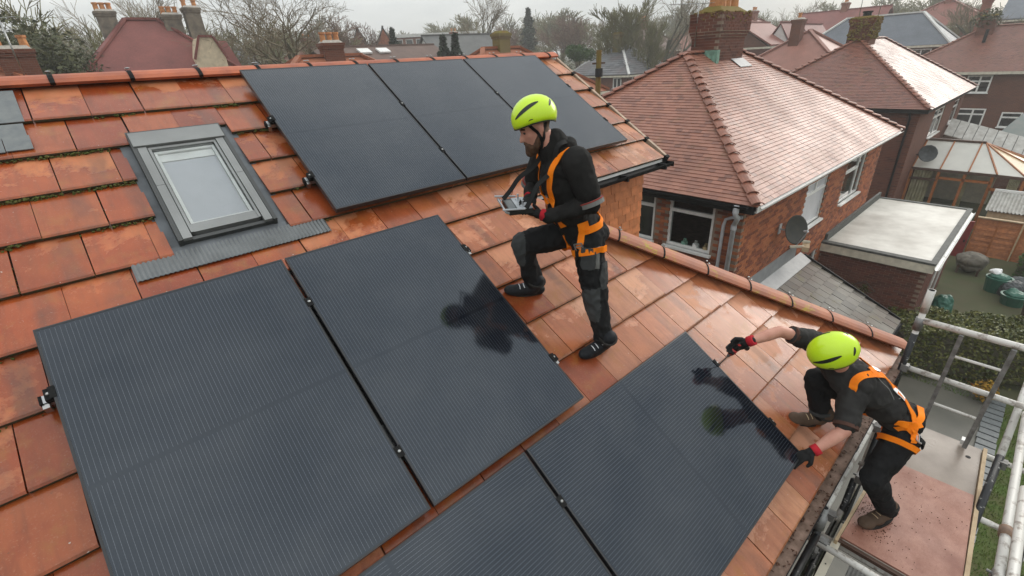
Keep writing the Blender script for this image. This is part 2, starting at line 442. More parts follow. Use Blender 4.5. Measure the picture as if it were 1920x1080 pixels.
for k in range(1, 16):
    vt = -.058 + TG * k if k < 15 else 5.148; vh = vt - TG
    ub = -1.045 if k % 2 else -1.195
    for j in range(-9, 19):
        u0 = ub + TP * j + random.uniform(-.003, .003); u1 = u0 + TP - .005
        um, vm_ = (u0 + u1) / 2, vt - TG / 2
        if u1 < -3.3: continue
        vmax_u = 3.93 if vt < 2.1 else HU(vm_) + .02
        if u0 > vmax_u - .03: continue
        if any(a + .05 < u0 and u1 < b - .12 and c + .1 < vh and vt < d - .15 for a, b, c, d in hidden): continue
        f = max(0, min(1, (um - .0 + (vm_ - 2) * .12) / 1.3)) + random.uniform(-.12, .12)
        ca, cb = random.choice(TILE_RED), random.choice(TILE_SHEEN)
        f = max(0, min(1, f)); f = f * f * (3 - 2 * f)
        col = [a + (b - a) * f for a, b in zip(ca, cb)]  # blends rightwards into the painted sheen colours
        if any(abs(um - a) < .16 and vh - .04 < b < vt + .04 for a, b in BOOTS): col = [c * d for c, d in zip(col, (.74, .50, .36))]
        full = True; q0, q1 = u0, u1
        if vt < 2.1 and u1 > 3.93: q1 = 3.93; full = False
        if RECT[2] - .06 < vt - .02 and vh < RECT[3] - .1 and u1 > RECT[0] and u0 < RECT[1]:
            if vt > RECT[2] + .1 or True:
                segs = []
                if vt <= RECT[2] + .30 and vt < .70:            # the course just above the cover: cut short, not sideways
                    segs = [(u0, u1)]
                else:
                    if u0 < RECT[0]: segs.append((u0, min(u1, RECT[0])))
                    if u1 > RECT[1]: segs.append((max(u0, RECT[1]), u1))
                for a, b in segs:
                    if b - a > .02:
                        vv = vt if not (vt < .70 and a > RECT[0] - .02 and b < RECT[1] + .02) else RECT[2] + .02
                        roof_tile(a, b, vh, vv, b - a > .29, col); ntile += 1
                continue
        if vt > 2.1 and q1 > HU(vt - .4) - .02:                 # trimmed along the hip
            pol = clip_poly([(q0, vt - .41), (q1, vt - .41), (q1, vt), (q0, vt)], lambda x, y: HU(y) + .0 - x)
            if len(pol) < 3 or area2(pol) < .004: continue
            q = MB(); hz = lambda y: .044 - (vt - y) / .41 * .038
            top = [V((x - um, -(y - vt), hz(y))) for x, y in pol]
            nn = len(top)
            q.add(top + [p - V((0, 0, .022)) for p in top], [tuple(range(nn)), tuple(range(nn, 2 * nn))[::-1]] + [(i, nn + i, nn + (i + 1) % nn, (i + 1) % nn) for i in range(nn)])
            o = piece('roof_tile', q.mesh('cut_tile', 'roof_tile'), ROOF @ Matrix.Translation((um, -vt, -.136)), house); o.color = (*col, 1); ntile += 1
            continue
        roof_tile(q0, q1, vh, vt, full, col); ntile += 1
print('roof tiles', ntile)

# moss in the course joints, thickest at the upper left
m = MB(); rnd = random.Random(3)
def moss_blob(q, c, r):
    q.ell(c, (r * rnd.uniform(.9, 1.6), r * rnd.uniform(.6, 1), r * rnd.uniform(.5, .9)), 5, Matrix.Rotation(rnd.uniform(0, 6), 3, 'Z'))
for k in range(1, 8):
    vt = -.058 + TG * k
    n = (260, 320, 420, 260, 120, 70, 30)[k - 1]
    for _ in range(n):
        u = rnd.uniform(-2.2, .0) if k != 3 else rnd.uniform(-2.2, -.9)
        if mnoise.noise(V((u * 3.1, k * 7.7, 0))) < -.05 + rnd.uniform(-.25, .25): continue
        if RECT[0] < u < RECT[1] and .5 < vt < 1.8: continue
        if u > -.02 and vt < 1.75: continue
        moss_blob(m, rp(u, vt + rnd.uniform(.0, .014), -.122 + rnd.uniform(-.004, .016)), rnd.uniform(.004, .011))
for _ in range(170):                                            # and in a few perpends
    k = rnd.choice((2, 3, 4, 5)); vt = -.058 + TG * k; ub = -1.045 if k % 2 else -1.195
    u = ub + TP * rnd.choice((-2, -1, 0)); v = vt - rnd.random() ** 1.7 * .25
    moss_blob(m, rp(u + rnd.uniform(-.004, .004), v, -.103 + (vt - v) * -.07), rnd.uniform(.002, .006))
m.build('moss', 'moss', house, kind='stuff')

# ridge and hip tiles with their black union clips
def cap_tile(q, p, d, up, length, r, lift=0.0, segs=7, spread=1.12):
    """half-round cover tile from p along d"""
    d = d.normalized(); sd = d.cross(up).normalized(); u2 = sd.cross(d).normalized()
    prof = []
    for i in range(segs + 1):
        a = -spread + 2 * spread * i / segs
        prof.append((math.sin(a) * r / math.sin(spread), (math.cos(a) - math.cos(spread)) * r * .74))
    ring = [(x, z) for x, z in prof] + [(x * .86, z - .018) for x, z in prof[::-1]]
    n = len(ring)
    A = [p + sd * x + u2 * (z + lift) for x, z in ring]; B = [a + d * length for a in A]
    q.add(A + B, [tuple(range(n))[::-1], tuple(range(n, 2 * n))] + [(i, (i + 1) % n, n + (i + 1) % n, n + i) for i in range(n)])
RY = rp(0, -.19, -.128)
x = 1.15 - 1.171 - .454 * 6
i = 0
while x < 5.0:
    L = min(.447, 5.13 - x)
    q = MB(); cap_tile(q, V((x, RY.y, RY.z - .015)), RU, V((0, 0, 1)), L, .135)
    q.build('ridge_tile', 'ridge_tile', house)
    if x > -1.5:
        q = MB(); cap_tile(q, V((x - .018, RY.y, RY.z - .013)), RU, V((0, 0, 1)), .03, .139)
        q.mat(1)
        for dy in (-.045, .03): q.ell((x - .003, RY.y + dy, RY.z + .058), (.016, .009, .006), 6)
        q.build('ridge_clip', ['clip_black', 'screw_steel'], house)
    x += .454; i += 1
ha, hb = rp(HU(1.97), 1.97, -.105), rp(HU(5.10), 5.10, -.105)
hd = (hb - ha); hl = hd.length; hd.normalize()
hup = (RN + V((.52, 0, .853))).normalized()
s = 0.0; step = .4505
s = (rp(2.06, 2.80) - ha).dot(hd) - .42
s -= math.floor(s / step) * step - 0
s0 = s - step
while s0 < hl - .05:
    a = max(s0, 0); b = min(s0 + step - .005, hl + .02)
    if b - a > .05:
        q = MB(); cap_tile(q, ha + hd * a, hd, hup, b - a, .125, lift=.028)
        q.build('hip_tile', 'hip_tile', house)
        if a > .1:
            q = MB(); cap_tile(q, ha + hd * (a - .014), hd, hup, .016, .128, lift=.029)
            q.mat(1)
            for e in (-.03, .03): q.ell(ha + hd * (a - .002) + hup * .098 + hd.cross(hup) * e, (.012, .012, .008), 6)
            q.build('hip_clip', ['clip_black', 'screw_steel'], house)
    s0 += step
# verge: interlocking dry-verge caps up the right-hand edge, one per course
for k in range(1, 7):
    vt = -.058 + TG * k
    q = MB(); q.T = ROOF
    q.box((3.945, -vt + .02, -.150), (3.985, -vt + TG + .01, -.096))
    q.build('verge_cap', 'verge_clay', house)
    q = MB(); q.T = ROOF
    q.box((3.918, -vt - .02, -.165), (3.99, -vt + .018, -.088))
    q.build('verge_clip', 'clip_black', house)
# loft dormer under the right-hand eaves: tile-hung wall, fascia, black gutter
ed = rp(0, 2.03, -.13)
zt = ed.z - .10
YW = 3.17; XR = 5.0; hx = rp(HU(1.788), 1.788).x; hz0 = rp(0, 1.788).z
zb = lambda x: hz0 - .611 * (x - hx) - .06
m = MB(); m.prism([(hx, YW + .05, zt), (XR, YW + .05, zt), (XR, YW + .05, zb(XR) - .1), (hx, YW + .05, zb(hx))], (0, .12, 0))
m.prism([(XR, YW + .05, zt), (XR, yr + 1.2, zt), (XR, yr + 1.2, zb(XR)), (XR, YW + .05, zb(XR))], (-.12, 0, 0))
m.build('dormer_wall', 'roof_felt', house)
hm = MB(); hm.prism([(-.0795, 0, .0), (-.0795, -.024, .0), (-.0795, -.003, .17), (-.0795, .0, .17)], (.159, 0, 0))
hung_me = hm.mesh('hung_tile', 'hung_tile')
r = 0; z = zt - .11
while z > zb(XR) - .05:
    x = XR - .165 * (1 if r % 2 else .5)
    if r % 2 == 0:
        q = MB(); q.prism([(-.039, 0, .0), (-.039, -.016, .0), (-.039, -.003, .17), (-.039, 0, .17)], (.078, 0, 0))
        piece('hung_tile', q.mesh('half_tile', 'hung_tile'), Matrix.Translation((XR - .04, YW + .03, z)), house)
    while x > hx - .2:
        if z + .1 > zb(x): piece('hung_tile', hung_me, Matrix.Translation((x - (.083 if r % 2 == 0 else 0) + (0 if r % 2 == 0 else .083), YW + .03 + random.uniform(-.002, .002), z + random.uniform(-.003, .003))) @ Matrix.Rotation(random.uniform(-.012, .012), 4, 'Y'), house)
        x -= .165
    z -= .104; r += 1
m = MB(); m.box((hx, 2.985, zt - .01), (5.06, 3.02, ed.z - .005)); m.box((hx, 3.02, zt - .008), (5.04, 3.2, zt + .015))
m.build('fascia', 'white_upvc', house)
def half_pipe(q, a, b, r, th=.004, segs=8, up=V((0, 0, 1))):
    d = (b - a).normalized(); sd = d.cross(up).normalized()
    ring = [(math.cos(math.pi + math.pi * i / segs), math.sin(math.pi + math.pi * i / segs)) for i in range(segs + 1)]
    pr = [(x * r, z * r) for x, z in ring] + [(x * (r - th), z * (r - th)) for x, z in ring[::-1]]
    n = len(pr); A = [a + sd * x + up * z for x, z in pr]; B = [p + (b - a) for p in A]
    q.add(A + B, [tuple(range(n))[::-1], tuple(range(n, 2 * n))] + [(i, (i + 1) % n, n + (i + 1) % n, n + i) for i in range(n)])
m = MB(); gy = 2.925; gz = ed.z - .035
half_pipe(m, V((hx + .1, gy, gz)), V((5.13, gy, gz)), .056)
m.box((5.13, gy - .056, gz - .055), (5.136, gy + .056, gz + .004))
for x in (3.4, 4.2, 4.95): m.box((x, gy - .060, gz - .06), (x + .03, gy + .06, gz + .0))
m.build('dormer_gutter', 'gutter_black', house)
# rear gutter, choked with silt and leaves
ey = rp(0, 5.148).y; ez = rp(0, 5.148, -.13).z
GY, GZ = ey - .030, ez - .012
m = MB(); half_pipe(m, V((-3.0, GY, GZ)), V((5.35, GY, GZ)), .046)
for x in (0, 1.4, 2.75, 3.6, 4.5):
    half_pipe(m, V((x, GY, GZ)), V((x + .06, GY, GZ)), .050)
m.build('gutter', 'gutter_black', house)
m = MB(); m.box((-3, GY - .040, GZ - .03), (5.3, GY + .040, GZ - .016)); m.build('gutter_silt', 'silt', house)
m = MB()
for _ in range(420):
    x = rnd.uniform(.8, 5); k = mnoise.noise(V((x * 2.2, 0, 3)))
    if k < rnd.uniform(-.5, .5): continue
    y = GY + (rnd.choice((1, 1, -1)) * .036 * rnd.random() ** .4)
    m.cbox((x, y, GZ - .010 + rnd.uniform(0, .012)), (rnd.uniform(.006, .020), rnd.uniform(.004, .011), .004), Matrix.Rotation(rnd.uniform(0, 6), 3, 'Z') @ Matrix.Rotation(rnd.uniform(-.7, .7), 3, 'X'))
m.build('leaf_litter', 'leaf_litter', house, kind='stuff')
m = MB(); m.box((-3, ey + .10, ez - .2), (5.2, ey + .13, ez - .02)); m.box((-3, ey + .13, ez - .2), (5.2, .62, ez - .185)); m.build('soffit', 'white_upvc', house)

# two repair slates at the left edge
for (u0, u1, v0, v1, h) in ((-1.62, -1.388, -.04, .30, -.090), (-1.62, -1.40, .325, .47, -.086), (-1.515, -1.392, .455, .59, -.080), (-1.64, -1.519, .46, .595, -.081)):
    q = MB(); q.T = ROOF; q.box((u0, -v1, h - .006), (u1, -v0, h)); q.build('repair_slate', 'slate', house)

# skylight (a part of the house with its own pieces)
q = MB(); q.T = ROOF
q.box((-1.0, -1.735, -.150), (-.26, -.47, -.122))
sk = q.build('skylight', 'lead', house, label='grey framed roof window with closed pale blind')
def ub(name, mt, *boxes, **k):
    q = MB(); q.T = ROOF
    for u0, u1, v0, v1, h0, h1 in boxes: q.box((u0, -v1, h0), (u1, -v0, h1))
    return q.build(name, mt, sk, **k)
ub('outer_frame', 'alu_dark', (-.928, -.905, .58, 1.63, -.122, -.048), (-.385, -.362, .58, 1.63, -.122, -.048), (-.905, -.385, .58, .60, -.122, -.05), (-.905, -.385, 1.60, 1.625, -.122, -.07))
ub('top_cover', 'alu_grey', (-.918, -.372, .602, .742, -.115, -.040))
ub('side_cover', 'alu_grey', (-.902, -.853, .748, 1.13, -.115, -.050))
ub('side_cover', 'alu_grey', (-.902, -.853, 1.133, 1.62, -.115, -.050))
ub('side_cover', 'alu_grey', (-.437, -.388, .748, 1.13, -.115, -.050))
ub('side_cover', 'alu_grey', (-.437, -.388, 1.133, 1.62, -.115, -.050))
ub('sash_frame', 'alu_grey', (-.848, -.832, .752, 1.575, -.115, -.056), (-.458, -.442, .752, 1.575, -.115, -.056), (-.832, -.458, .752, .772, -.115, -.056), (-.848, -.442, 1.505, 1.575, -.115, -.060))
ub('inner_bead', 'white_upvc', (-.826, -.808, .778, 1.498, -.115, -.078), (-.482, -.464, .778, 1.498, -.115, -.078), (-.808, -.482, .778, .80, -.115, -.078), (-.808, -.482, 1.482, 1.498, -.115, -.078))
ub('blind_cassette', 'white_upvc', (-.806, -.484, .802, .872, -.118, -.092))
ub('blind', 'blind', (-.806, -.484, .874, 1.480, -.118, -.098))
ub('glass', 'clear_glass', (-.830, -.460, .774, 1.503, -.074, -.070))
q = MB(); q.T = ROOF                                           # pleated lead-look apron below the window
n = 92
pr = []
for i in range(n + 1):
    u = -1.188 + (1.115) * i / n; pr.append((u, .006 if i % 2 else -.002))
vs1 = [(u, -1.66, -.100 + z * .6) for u, z in pr] + [(u, -1.812, -.096 + z) for u, z in pr]
q.add(vs1 + [(a, b, c - .004) for a, b, c in vs1], [(i, i + 1, n + 2 + i, n + 1 + i) for i in range(n)] + [(2 * n + 2 + i, 2 * n + 2 + n + 1 + i, 2 * n + 2 + n + 2 + i, 2 * n + 2 + i + 1) for i in range(n)])
q.build('pleated_apron', 'flash_alu', sk, recalc=False)
ub('gutter_flashing', 'lead', (-.985, -.93, .55, 1.70, -.122, -.112), (-.36, -.315, .55, 1.70, -.122, -.112), (-.985, -.315, 1.625, 1.72, -.110, -.099))

# ------------------------------------------------------------------ solar panels, rails and clamps
PW, PH = 1.134, 1.722
def solar_panel(u0, v0, land, label):
    du, dv = (PH, PW) if land else (PW, PH)
    c = rp(u0 + du / 2, v0 + dv / 2, 0)
    mw = frame_m(c, -RV, -RU, RN) if land else frame_m(c, RU, -RV, RN)
    p = thing('solar_panel', label, 'solar panel', group='black solar panels on the tiled roof', mat=mw)
    q = MB(); w, h = PW / 2, PH / 2
    for a, b in (((-w, -h, -.035), (-w + .010, h, 0)), ((w - .010, -h, -.035), (w, h, 0)), ((-w + .010, -h, -.035), (w - .010, -h + .010, 0)), ((-w + .010, h - .010, -.035), (w - .010, h, 0))): q.box(a, b)
    q.build('frame', 'panel_frame', p, local=True)
    q = MB(); q.box((-w + .010, -h + .010, -.008), (w - .010, h - .010, -.0012)); q.build('glass', 'solar_glass', p, local=True)
    q = MB(); q.box((-.05, h - .25, -.03), (.05, h - .15, -.009)); q.build('junction_box', 'panel_frame', p, local=True)
    return p
LB = ['leftmost solar panel of the top row, nearest the skylight', 'middle solar panel of the top row under the ridge', 'right-hand solar panel of the top row, behind the standing worker',
      'big solar panel at the left edge with its centre line showing, below the skylight', 'upright solar panel holding the dark reflection of the standing worker']
for (u, v), lb in zip(panels, LB): solar_panel(u, v, False, lb)
solar_panel(.1174, 3.7786, True, 'sideways solar panel being fixed by the crouching worker, reflecting him')
solar_panel(-1.6246, 3.7786, True, 'sideways solar panel cut off by the bottom edge of the picture')
rails = [(-.055, 3.50, .66, 'upper aluminium rail under the top row of panels'), (-.055, 3.50, 1.34, 'lower aluminium rail under the top row of panels'),
         (-1.675, .72, 2.37, 'upper rail under the two upright panels in front'), (-1.675, .72, 3.41, 'lower rail under the two upright panels in front'),
         (-1.70, 1.90, 4.10, 'upper rail under the sideways panels'), (-1.70, 1.90, 4.64, 'lower rail under the sideways panels')]
gaps = [[1.144, 2.298], [1.144, 2.298], [-.4796], [-.4796], [.1074], [.1074]]
ends = [(0, 3.442), (0, 3.442), (-1.6236, .6644), (-1.6236, .6644), (-1.6246, 1.8394), (-1.6246, 1.8394)]
for (u0, u1, v, lb), gs, en in zip(rails, gaps, ends):
    p = thing('mounting_rail', lb, 'mounting rail', group='aluminium rails holding the panels', mat=ROOF @ Matrix.Translation(((u0 + u1) / 2, -v, -.056)))
    hl_ = (u1 - u0) / 2
    q = MB(); q.box((-hl_, -.020, -.018), (hl_, .020, .018)); q.build('rail', 'alu_mill', p, local=True)
    for s_ in (-1, 1):
        q = MB(); q.box((s_ * hl_ - .006, -.022, -.020), (s_ * hl_ + .006, .022, .020)); q.build('end_cap', 'clip_black', p, local=True)
    off = (u0 + u1) / 2
    for gx in gs:
        q = MB(); q.box((gx - off - .010, -.032, -.02), (gx - off + .010, .032, .0525)); q.box((gx - off - .018, -.030, .0565), (gx - off + .018, .030, .0592))
        q.mat(1).lathe([(.008, 0), (.008, .005), (.005, .007)], (gx - off, 0, .059), 8)
        q.build('mid_clamp', ['clip_black', 'screw_steel'], p, local=True)
    for s_, ex in ((-1, en[0]), (1, en[1])):
        q = MB(); e = ex - off
        q.box((min(e, e + s_ * .03), -.03, .018), (max(e, e + s_ * .03), .03, .050)); q.box((e - .012, -.03, .0565), (e + .012, .03, .0592))
        q.mat(1).lathe([(.008, 0), (.008, .005), (.005, .008)], (e + s_ * .016, 0, .050), 8); q.box((e + s_ * .04 - .012, -.045, -.03), (e + s_ * .04 + .012, -.022, .012))
        q.build('end_clamp', ['clip_black', 'screw_steel'], p, local=True)
    for k in range(3):
        q = MB(); e = -hl_ + .16 + k * (2 * hl_ - .3) / 2
        q.box((e - .018, -.03, -.062), (e + .018, .024, -.020)); q.box((e - .018, .0, -.066), (e + .018, .20, -.058)); q.build('roof_hook', 'alu_mill', p, local=True)
# ------------------------------------------------------------------ ground, gardens and the neighbours' houses
GZ0 = -.6
def brick_mat(name, c1, c2, c3):
    t = NT(name)
    g = t.n('ShaderNodeNewGeometry')
    r = t.math('FRACT', t.math('ADD', t.rand(), t.math('MULTIPLY', g.outputs['Random Per Island'], 5.7)))
    c = t.ramp(r, [(0, c1), (.45, c2), (.8, c3), (1, tuple(x * .55 for x in c1))])
    v_ = t.n('ShaderNodeNewGeometry').outputs['Position']
    nz = t.noise(v_, 30, 4); big = t.noise(v_, .9, 4)
    c = t.mix(t.rng(nz, .3, .8, 0, .35), c, (.12, .06, .045))
    c = t.mix(t.rng(big, .45, .75, 0, .4), c, (.10, .055, .04))
    t.set(c, .82, 0, .25); t.bump(nz, .3, .004)
brick_mat('brick', (.33, .098, .042), (.46, .155, .062), (.21, .064, .038))
brick_mat('brick_dark', (.13, .042, .028), (.155, .052, .032), (.10, .034, .026))
def plain_tile_mat(name, c1, c2, c3, rough=.42, moss=0, spec=.5):
    t = NT(name)
    g = t.n('ShaderNodeNewGeometry')
    r = t.math('FRACT', t.math('ADD', t.rand(), t.math('MULTIPLY', g.outputs['Random Per Island'], 5.7)))
    c = t.ramp(r, [(0, c1), (.5, c2), (.93, c3), (1, tuple(x * .6 for x in c1))])
    p = g.outputs['Position']
    big = t.noise(p, .8, 5, .6)
    c = t.mix(t.rng(big, .42, .72, 0, .45), c, (.13, .062, .046))
    if moss: c = t.mix(t.rng(t.noise(p, 2.3, 5, .65), .56, .66, 0, moss), c, (.12, .10, .022))
    n2 = t.noise(p, 25, 3)
    t.set(c, t.rng(big, .3, .7, rough - .06, rough + .08), 0, spec); t.bump(n2, .2, .004)
plain_tile_mat('plain_tile', (.29, .112, .070), (.34, .14, .088), (.22, .084, .054), .46, .2, .55)
plain_tile_mat('plain_tile_brown', (.21, .085, .058), (.24, .095, .066), (.17, .07, .052), .42, .25, .55)
plain_tile_mat('slate_tile', (.15, .155, .165), (.19, .195, .205), (.12, .125, .135), .4, .1)
plain_tile_mat('grey_slab', (.095, .083, .065), (.12, .105, .08), (.07, .064, .05), .6, .5)
simple('grey_pipe', (.50, .51, .53), .4, .15, 6)
simple('felt_roof', (.54, .52, .47), .5, .3, 1.1, col2=(.36, .335, .29), bump=.1, bscale=30)
simple('felt_dark', (.085, .088, .08), .7, .25, 6)
simple('dish_grey', (.035, .036, .034), .6, .2, 9, col2=(.06, .055, .045))
simple('timber_orange', (.36, .12, .03), .5, .25, 12, col2=(.26, .085, .022), bump=.1)
simple('timber_fence', (.42, .16, .06), .75, .3, 8, col2=(.28, .10, .04), rand=.2, bump=.2)
simple('timber_pale', (.50, .38, .24), .7, .2, 8, col2=(.38, .27, .16), bump=.15)
simple('polycarb', (.56, .54, .48), .25, .06, 1.5, spec=.5)
simple('polycarb_gold', (.55, .42, .24), .3, .12, 2)
simple('curtain', (.62, .56, .38), .9, .2, 3, col2=(.40, .34, .2))
simple('concrete', (.085, .082, .068), .45, .4, 1.1, col2=(.15, .14, .115), bump=.15, bscale=30)
simple('paving', (.16, .15, .125), .6, .3, 2.5, col2=(.10, .10, .075), rand=.1)
simple('lawn_soil', (.05, .085, .014), .95, .4, 2, col2=(.085, .075, .03))
simple('grass_blade', (.06, .13, .014), .7, .3, 1.5, col2=(.10, .12, .02))
simple('earth', (.075, .065, .035), .95, .35, 1.0, col2=(.06, .075, .03))
simple('bin_green', (.015, .085, .058), .45, .3, 6, col2=(.03, .12, .08))
simple('bag_grey', (.05, .056, .058), .5, .3, 9)
simple('tarp_brown', (.13, .115, .09), .7, .3, 5, col2=(.085, .075, .06), bump=.5, bscale=10, dist=.03)
simple('red_paint', (.20, .025, .022), .5, .2, 5)
simple('copper_green', (.18, .34, .26), .6, .3, 8)
simple('corrugated', (.42, .41, .38), .5, .25, 4, col2=(.30, .28, .25))
simple('ochre_pot', (.50, .22, .075), .7, .3, 8, col2=(.34, .13, .05))
simple('pot_pale', (.40, .30, .16), .75, .25, 8)
def leaf_mat(name, a, b, rough=.55):
    t = NT(name)
    g = t.n('ShaderNodeNewGeometry')
    p = g.outputs['Position']
    c = t.mix(g.outputs['Random Per Island'], a, b)
    c = t.mix(t.rng(t.noise(p, .9, 3), .35, .7, 0, .5), c, tuple(x * .6 for x in a))
    t.set(c, rough, 0, .35)
leaf_mat('leaf_hedge', (.05, .07, .015), (.19, .18, .045))
leaf_mat('leaf_green', (.035, .085, .015), (.075, .13, .025))
leaf_mat('leaf_conifer', (.014, .032, .014), (.03, .05, .02))
leaf_mat('leaf_ivy', (.05, .06, .02), (.085, .09, .03))
leaf_mat('leaf_orange', (.40, .20, .02), (.45, .30, .04))
simple('bark', (.10, .082, .062), .9, .3, 6, col2=(.075, .08, .04))
simple('bark_green', (.095, .10, .042), .9, .3, 3, col2=(.075, .062, .045))
simple('bark_red', (.125, .085, .072), .9, .3, 3)
simple('twig', (.19, .145, .095), .9, .3, 2, col2=(.14, .12, .07))
simple('twig_green', (.145, .145, .055), .9, .3, 2, col2=(.14, .115, .06))
simple('twig_red', (.20, .125, .09), .9, .3, 2)

# the lie of the land: level round the houses, rising gently beyond the street
def gz(x, y):
    d = math.hypot(x, y); return GZ0 + max(0, d - 24) * .055 * (1 if d < 140 else 140 / d)
q = MB()
N_ = 48; ext = [-900, -420] + [-200 + 400 / (N_ - 5) * i for i in range(N_ - 4)] + [420, 900]
n = len(ext)
q.add([(x + 30, y + 40, gz(x + 30, y + 40)) for y in ext for x in ext], [(j * n + i, j * n + i + 1, (j + 1) * n + i + 1, (j + 1) * n + i) for j in range(n - 1) for i in range(n - 1)])
q.build('ground', 'earth', kind='structure', smooth=True)

def spread(name, mesh, mats, parent, near=300, **k):
    """pieces given as world matrices: the nearest 300 become parts, the others one joined part"""
    mats = sorted(mats, key=lambda m: (m.translation - CAMP).length)
    for m in mats[:near]: piece(name, mesh, m, parent, **k)
    rest = mats[near:]
    if rest:
        wi = world_of(parent).inverted() if parent is not None else Matrix.Identity(4)
        vv = [v.co.copy() for v in mesh.vertices]; ff = [tuple(p.vertices) for p in mesh.polygons]
        V_, F_ = [], []
        for m in rest:
            b = len(V_); mm = wi @ m
            V_ += [tuple(mm @ c) for c in vv]; F_ += [tuple(b + i for i in f) for f in ff]
        me = bpy.data.meshes.new(name + '_rest'); me.from_pydata(V_, [], F_)
        for mt in mesh.materials: me.materials.append(mt)
        me.update()
        o = bpy.data.objects.new({'brick': 'brickwork', 'chimney_brick': 'brickwork'}.get(name, name + '_field'), me); COL.objects.link(o)
        adopt(o, parent, kind='stuff')

def inside(p, poly):
    c = False; n = len(poly)
    for i in range(n):
        (x0, y0), (x1, y1) = poly[i], poly[i - 1]
        if (y0 > p[1]) != (y1 > p[1]) and p[0] < (x1 - x0) * (p[1] - y0) / (y1 - y0) + x0: c = not c
    return c

def tile_slope(parent, corners, mat, pu=.165, pv=.105, near=300, name='clay_tile', th=.023, jit=.004, gap=.0015):
    """plain tiles over the planar polygon given by its 3-D corners (first two = eaves, left to right seen from outside)"""
    a, b = V(corners[0]), V(corners[1]); U = (b - a).normalized()
    nrm = U.cross(V(corners[2]) - a).normalized()
    if nrm.z < 0: nrm = -nrm
    W = nrm.cross(U)
    if W.z < 0: W = -W; 
    x_, y_ = U, W
    if x_.cross(y_).dot(nrm) < 0: x_ = -U
    pl = [((V(c) - a).dot(x_), (V(c) - a).dot(y_)) for c in corners]
    q = MB(); q.prism([(-pu / 2 + gap, -.0, .004), (-pu / 2 + gap, -.0, .004 + th), (-pu / 2 + gap, pv * 1.75, .006), (-pu / 2 + gap, pv * 1.75, .0)], (pu - 2 * gap, 0, 0))
    me = q.mesh(name, mat)
    xs = [p[0] for p in pl]; ys = [p[1] for p in pl]
    rn = random.Random(int(abs(a.x) * 100)); out = []
    r = 0; y = min(ys) - .02
    while y < max(ys):
        x = min(xs) + (pu / 2 if r % 2 else 0)
        while x < max(xs):
            if inside((x, y + pv / 2), pl):
                out.append(frame_m(a + x_ * x + y_ * y + nrm * rn.uniform(0, jit), x_, y_, nrm) @ Matrix.Rotation(rn.uniform(-.008, .008), 4, 'Z'))
            x += pu
        y += pv; r += 1
    if near is None: near = 0
    spread(name, me, out, parent, near)

def brick_skin(parent, O, U, out, W, H, holes=(), mat='brick', near=300, zmin=None, name='brick', pw=.225, ph=.075):
    """stretcher-bond bricks proud of the mortar on one wall face"""
    O, U, out = V(O), V(U), V(out); Zv = V((0, 0, 1))
    x_ = U; 
    q = MB(); q.box((-pw / 2 + .0055, -.02, .0055), (pw / 2 - .0055, .011, ph - .0055))
    me = q.mesh(name, mat)
    mats = []; rn = random.Random(5)
    for r in range(int(H / ph)):
        z = r * ph
        if zmin is not None and O.z + z < zmin: continue
        x = pw / 2 if r % 2 else 0
        while x <= W:
            hw = pw / 2
            ok = all(not (x + hw * .55 > h[0] and x - hw * .55 < h[1] and z + ph * .6 > h[2] and z + ph * .4 < h[3]) for h in holes)
            if ok and x > .05 and x < W - .03:
                fx = frame_m(O + U * x + Zv * z + out * rn.uniform(-.002, .002), U, out, Zv)
                if U.cross(out).dot(Zv) < 0: fx = frame_m(O + U * x + Zv * z + out * rn.uniform(-.002, .002), -U, out, Zv)
                mats.append(fx)
            x += pw
    spread(name, me, mats, parent, near)

def wall_panel(q, O, U, W, H, inn, th=.2, holes=()):
    """a wall with rectangular openings (x0, x1, z0, z1), built as strips"""
    O, U, inn = V(O), V(U), V(inn); Zv = V((0, 0, 1))
    xs = sorted({0, W, *[h[0] for h in holes], *[h[1] for h in holes]})
    for a, b in zip(xs, xs[1:]):
        hs = sorted([(h[2], h[3]) for h in holes if h[0] <= a + 1e-6 and h[1] >= b - 1e-6]); z = 0
        for h0, h1 in hs + [(H, H)]:
            if h0 - z > .01:
                p = [O + U * a + Zv * z, O + U * b + Zv * z, O + U * b + Zv * h0, O + U * a + Zv * h0]
                q.prism(p, inn * th)
            z = max(z, h1)

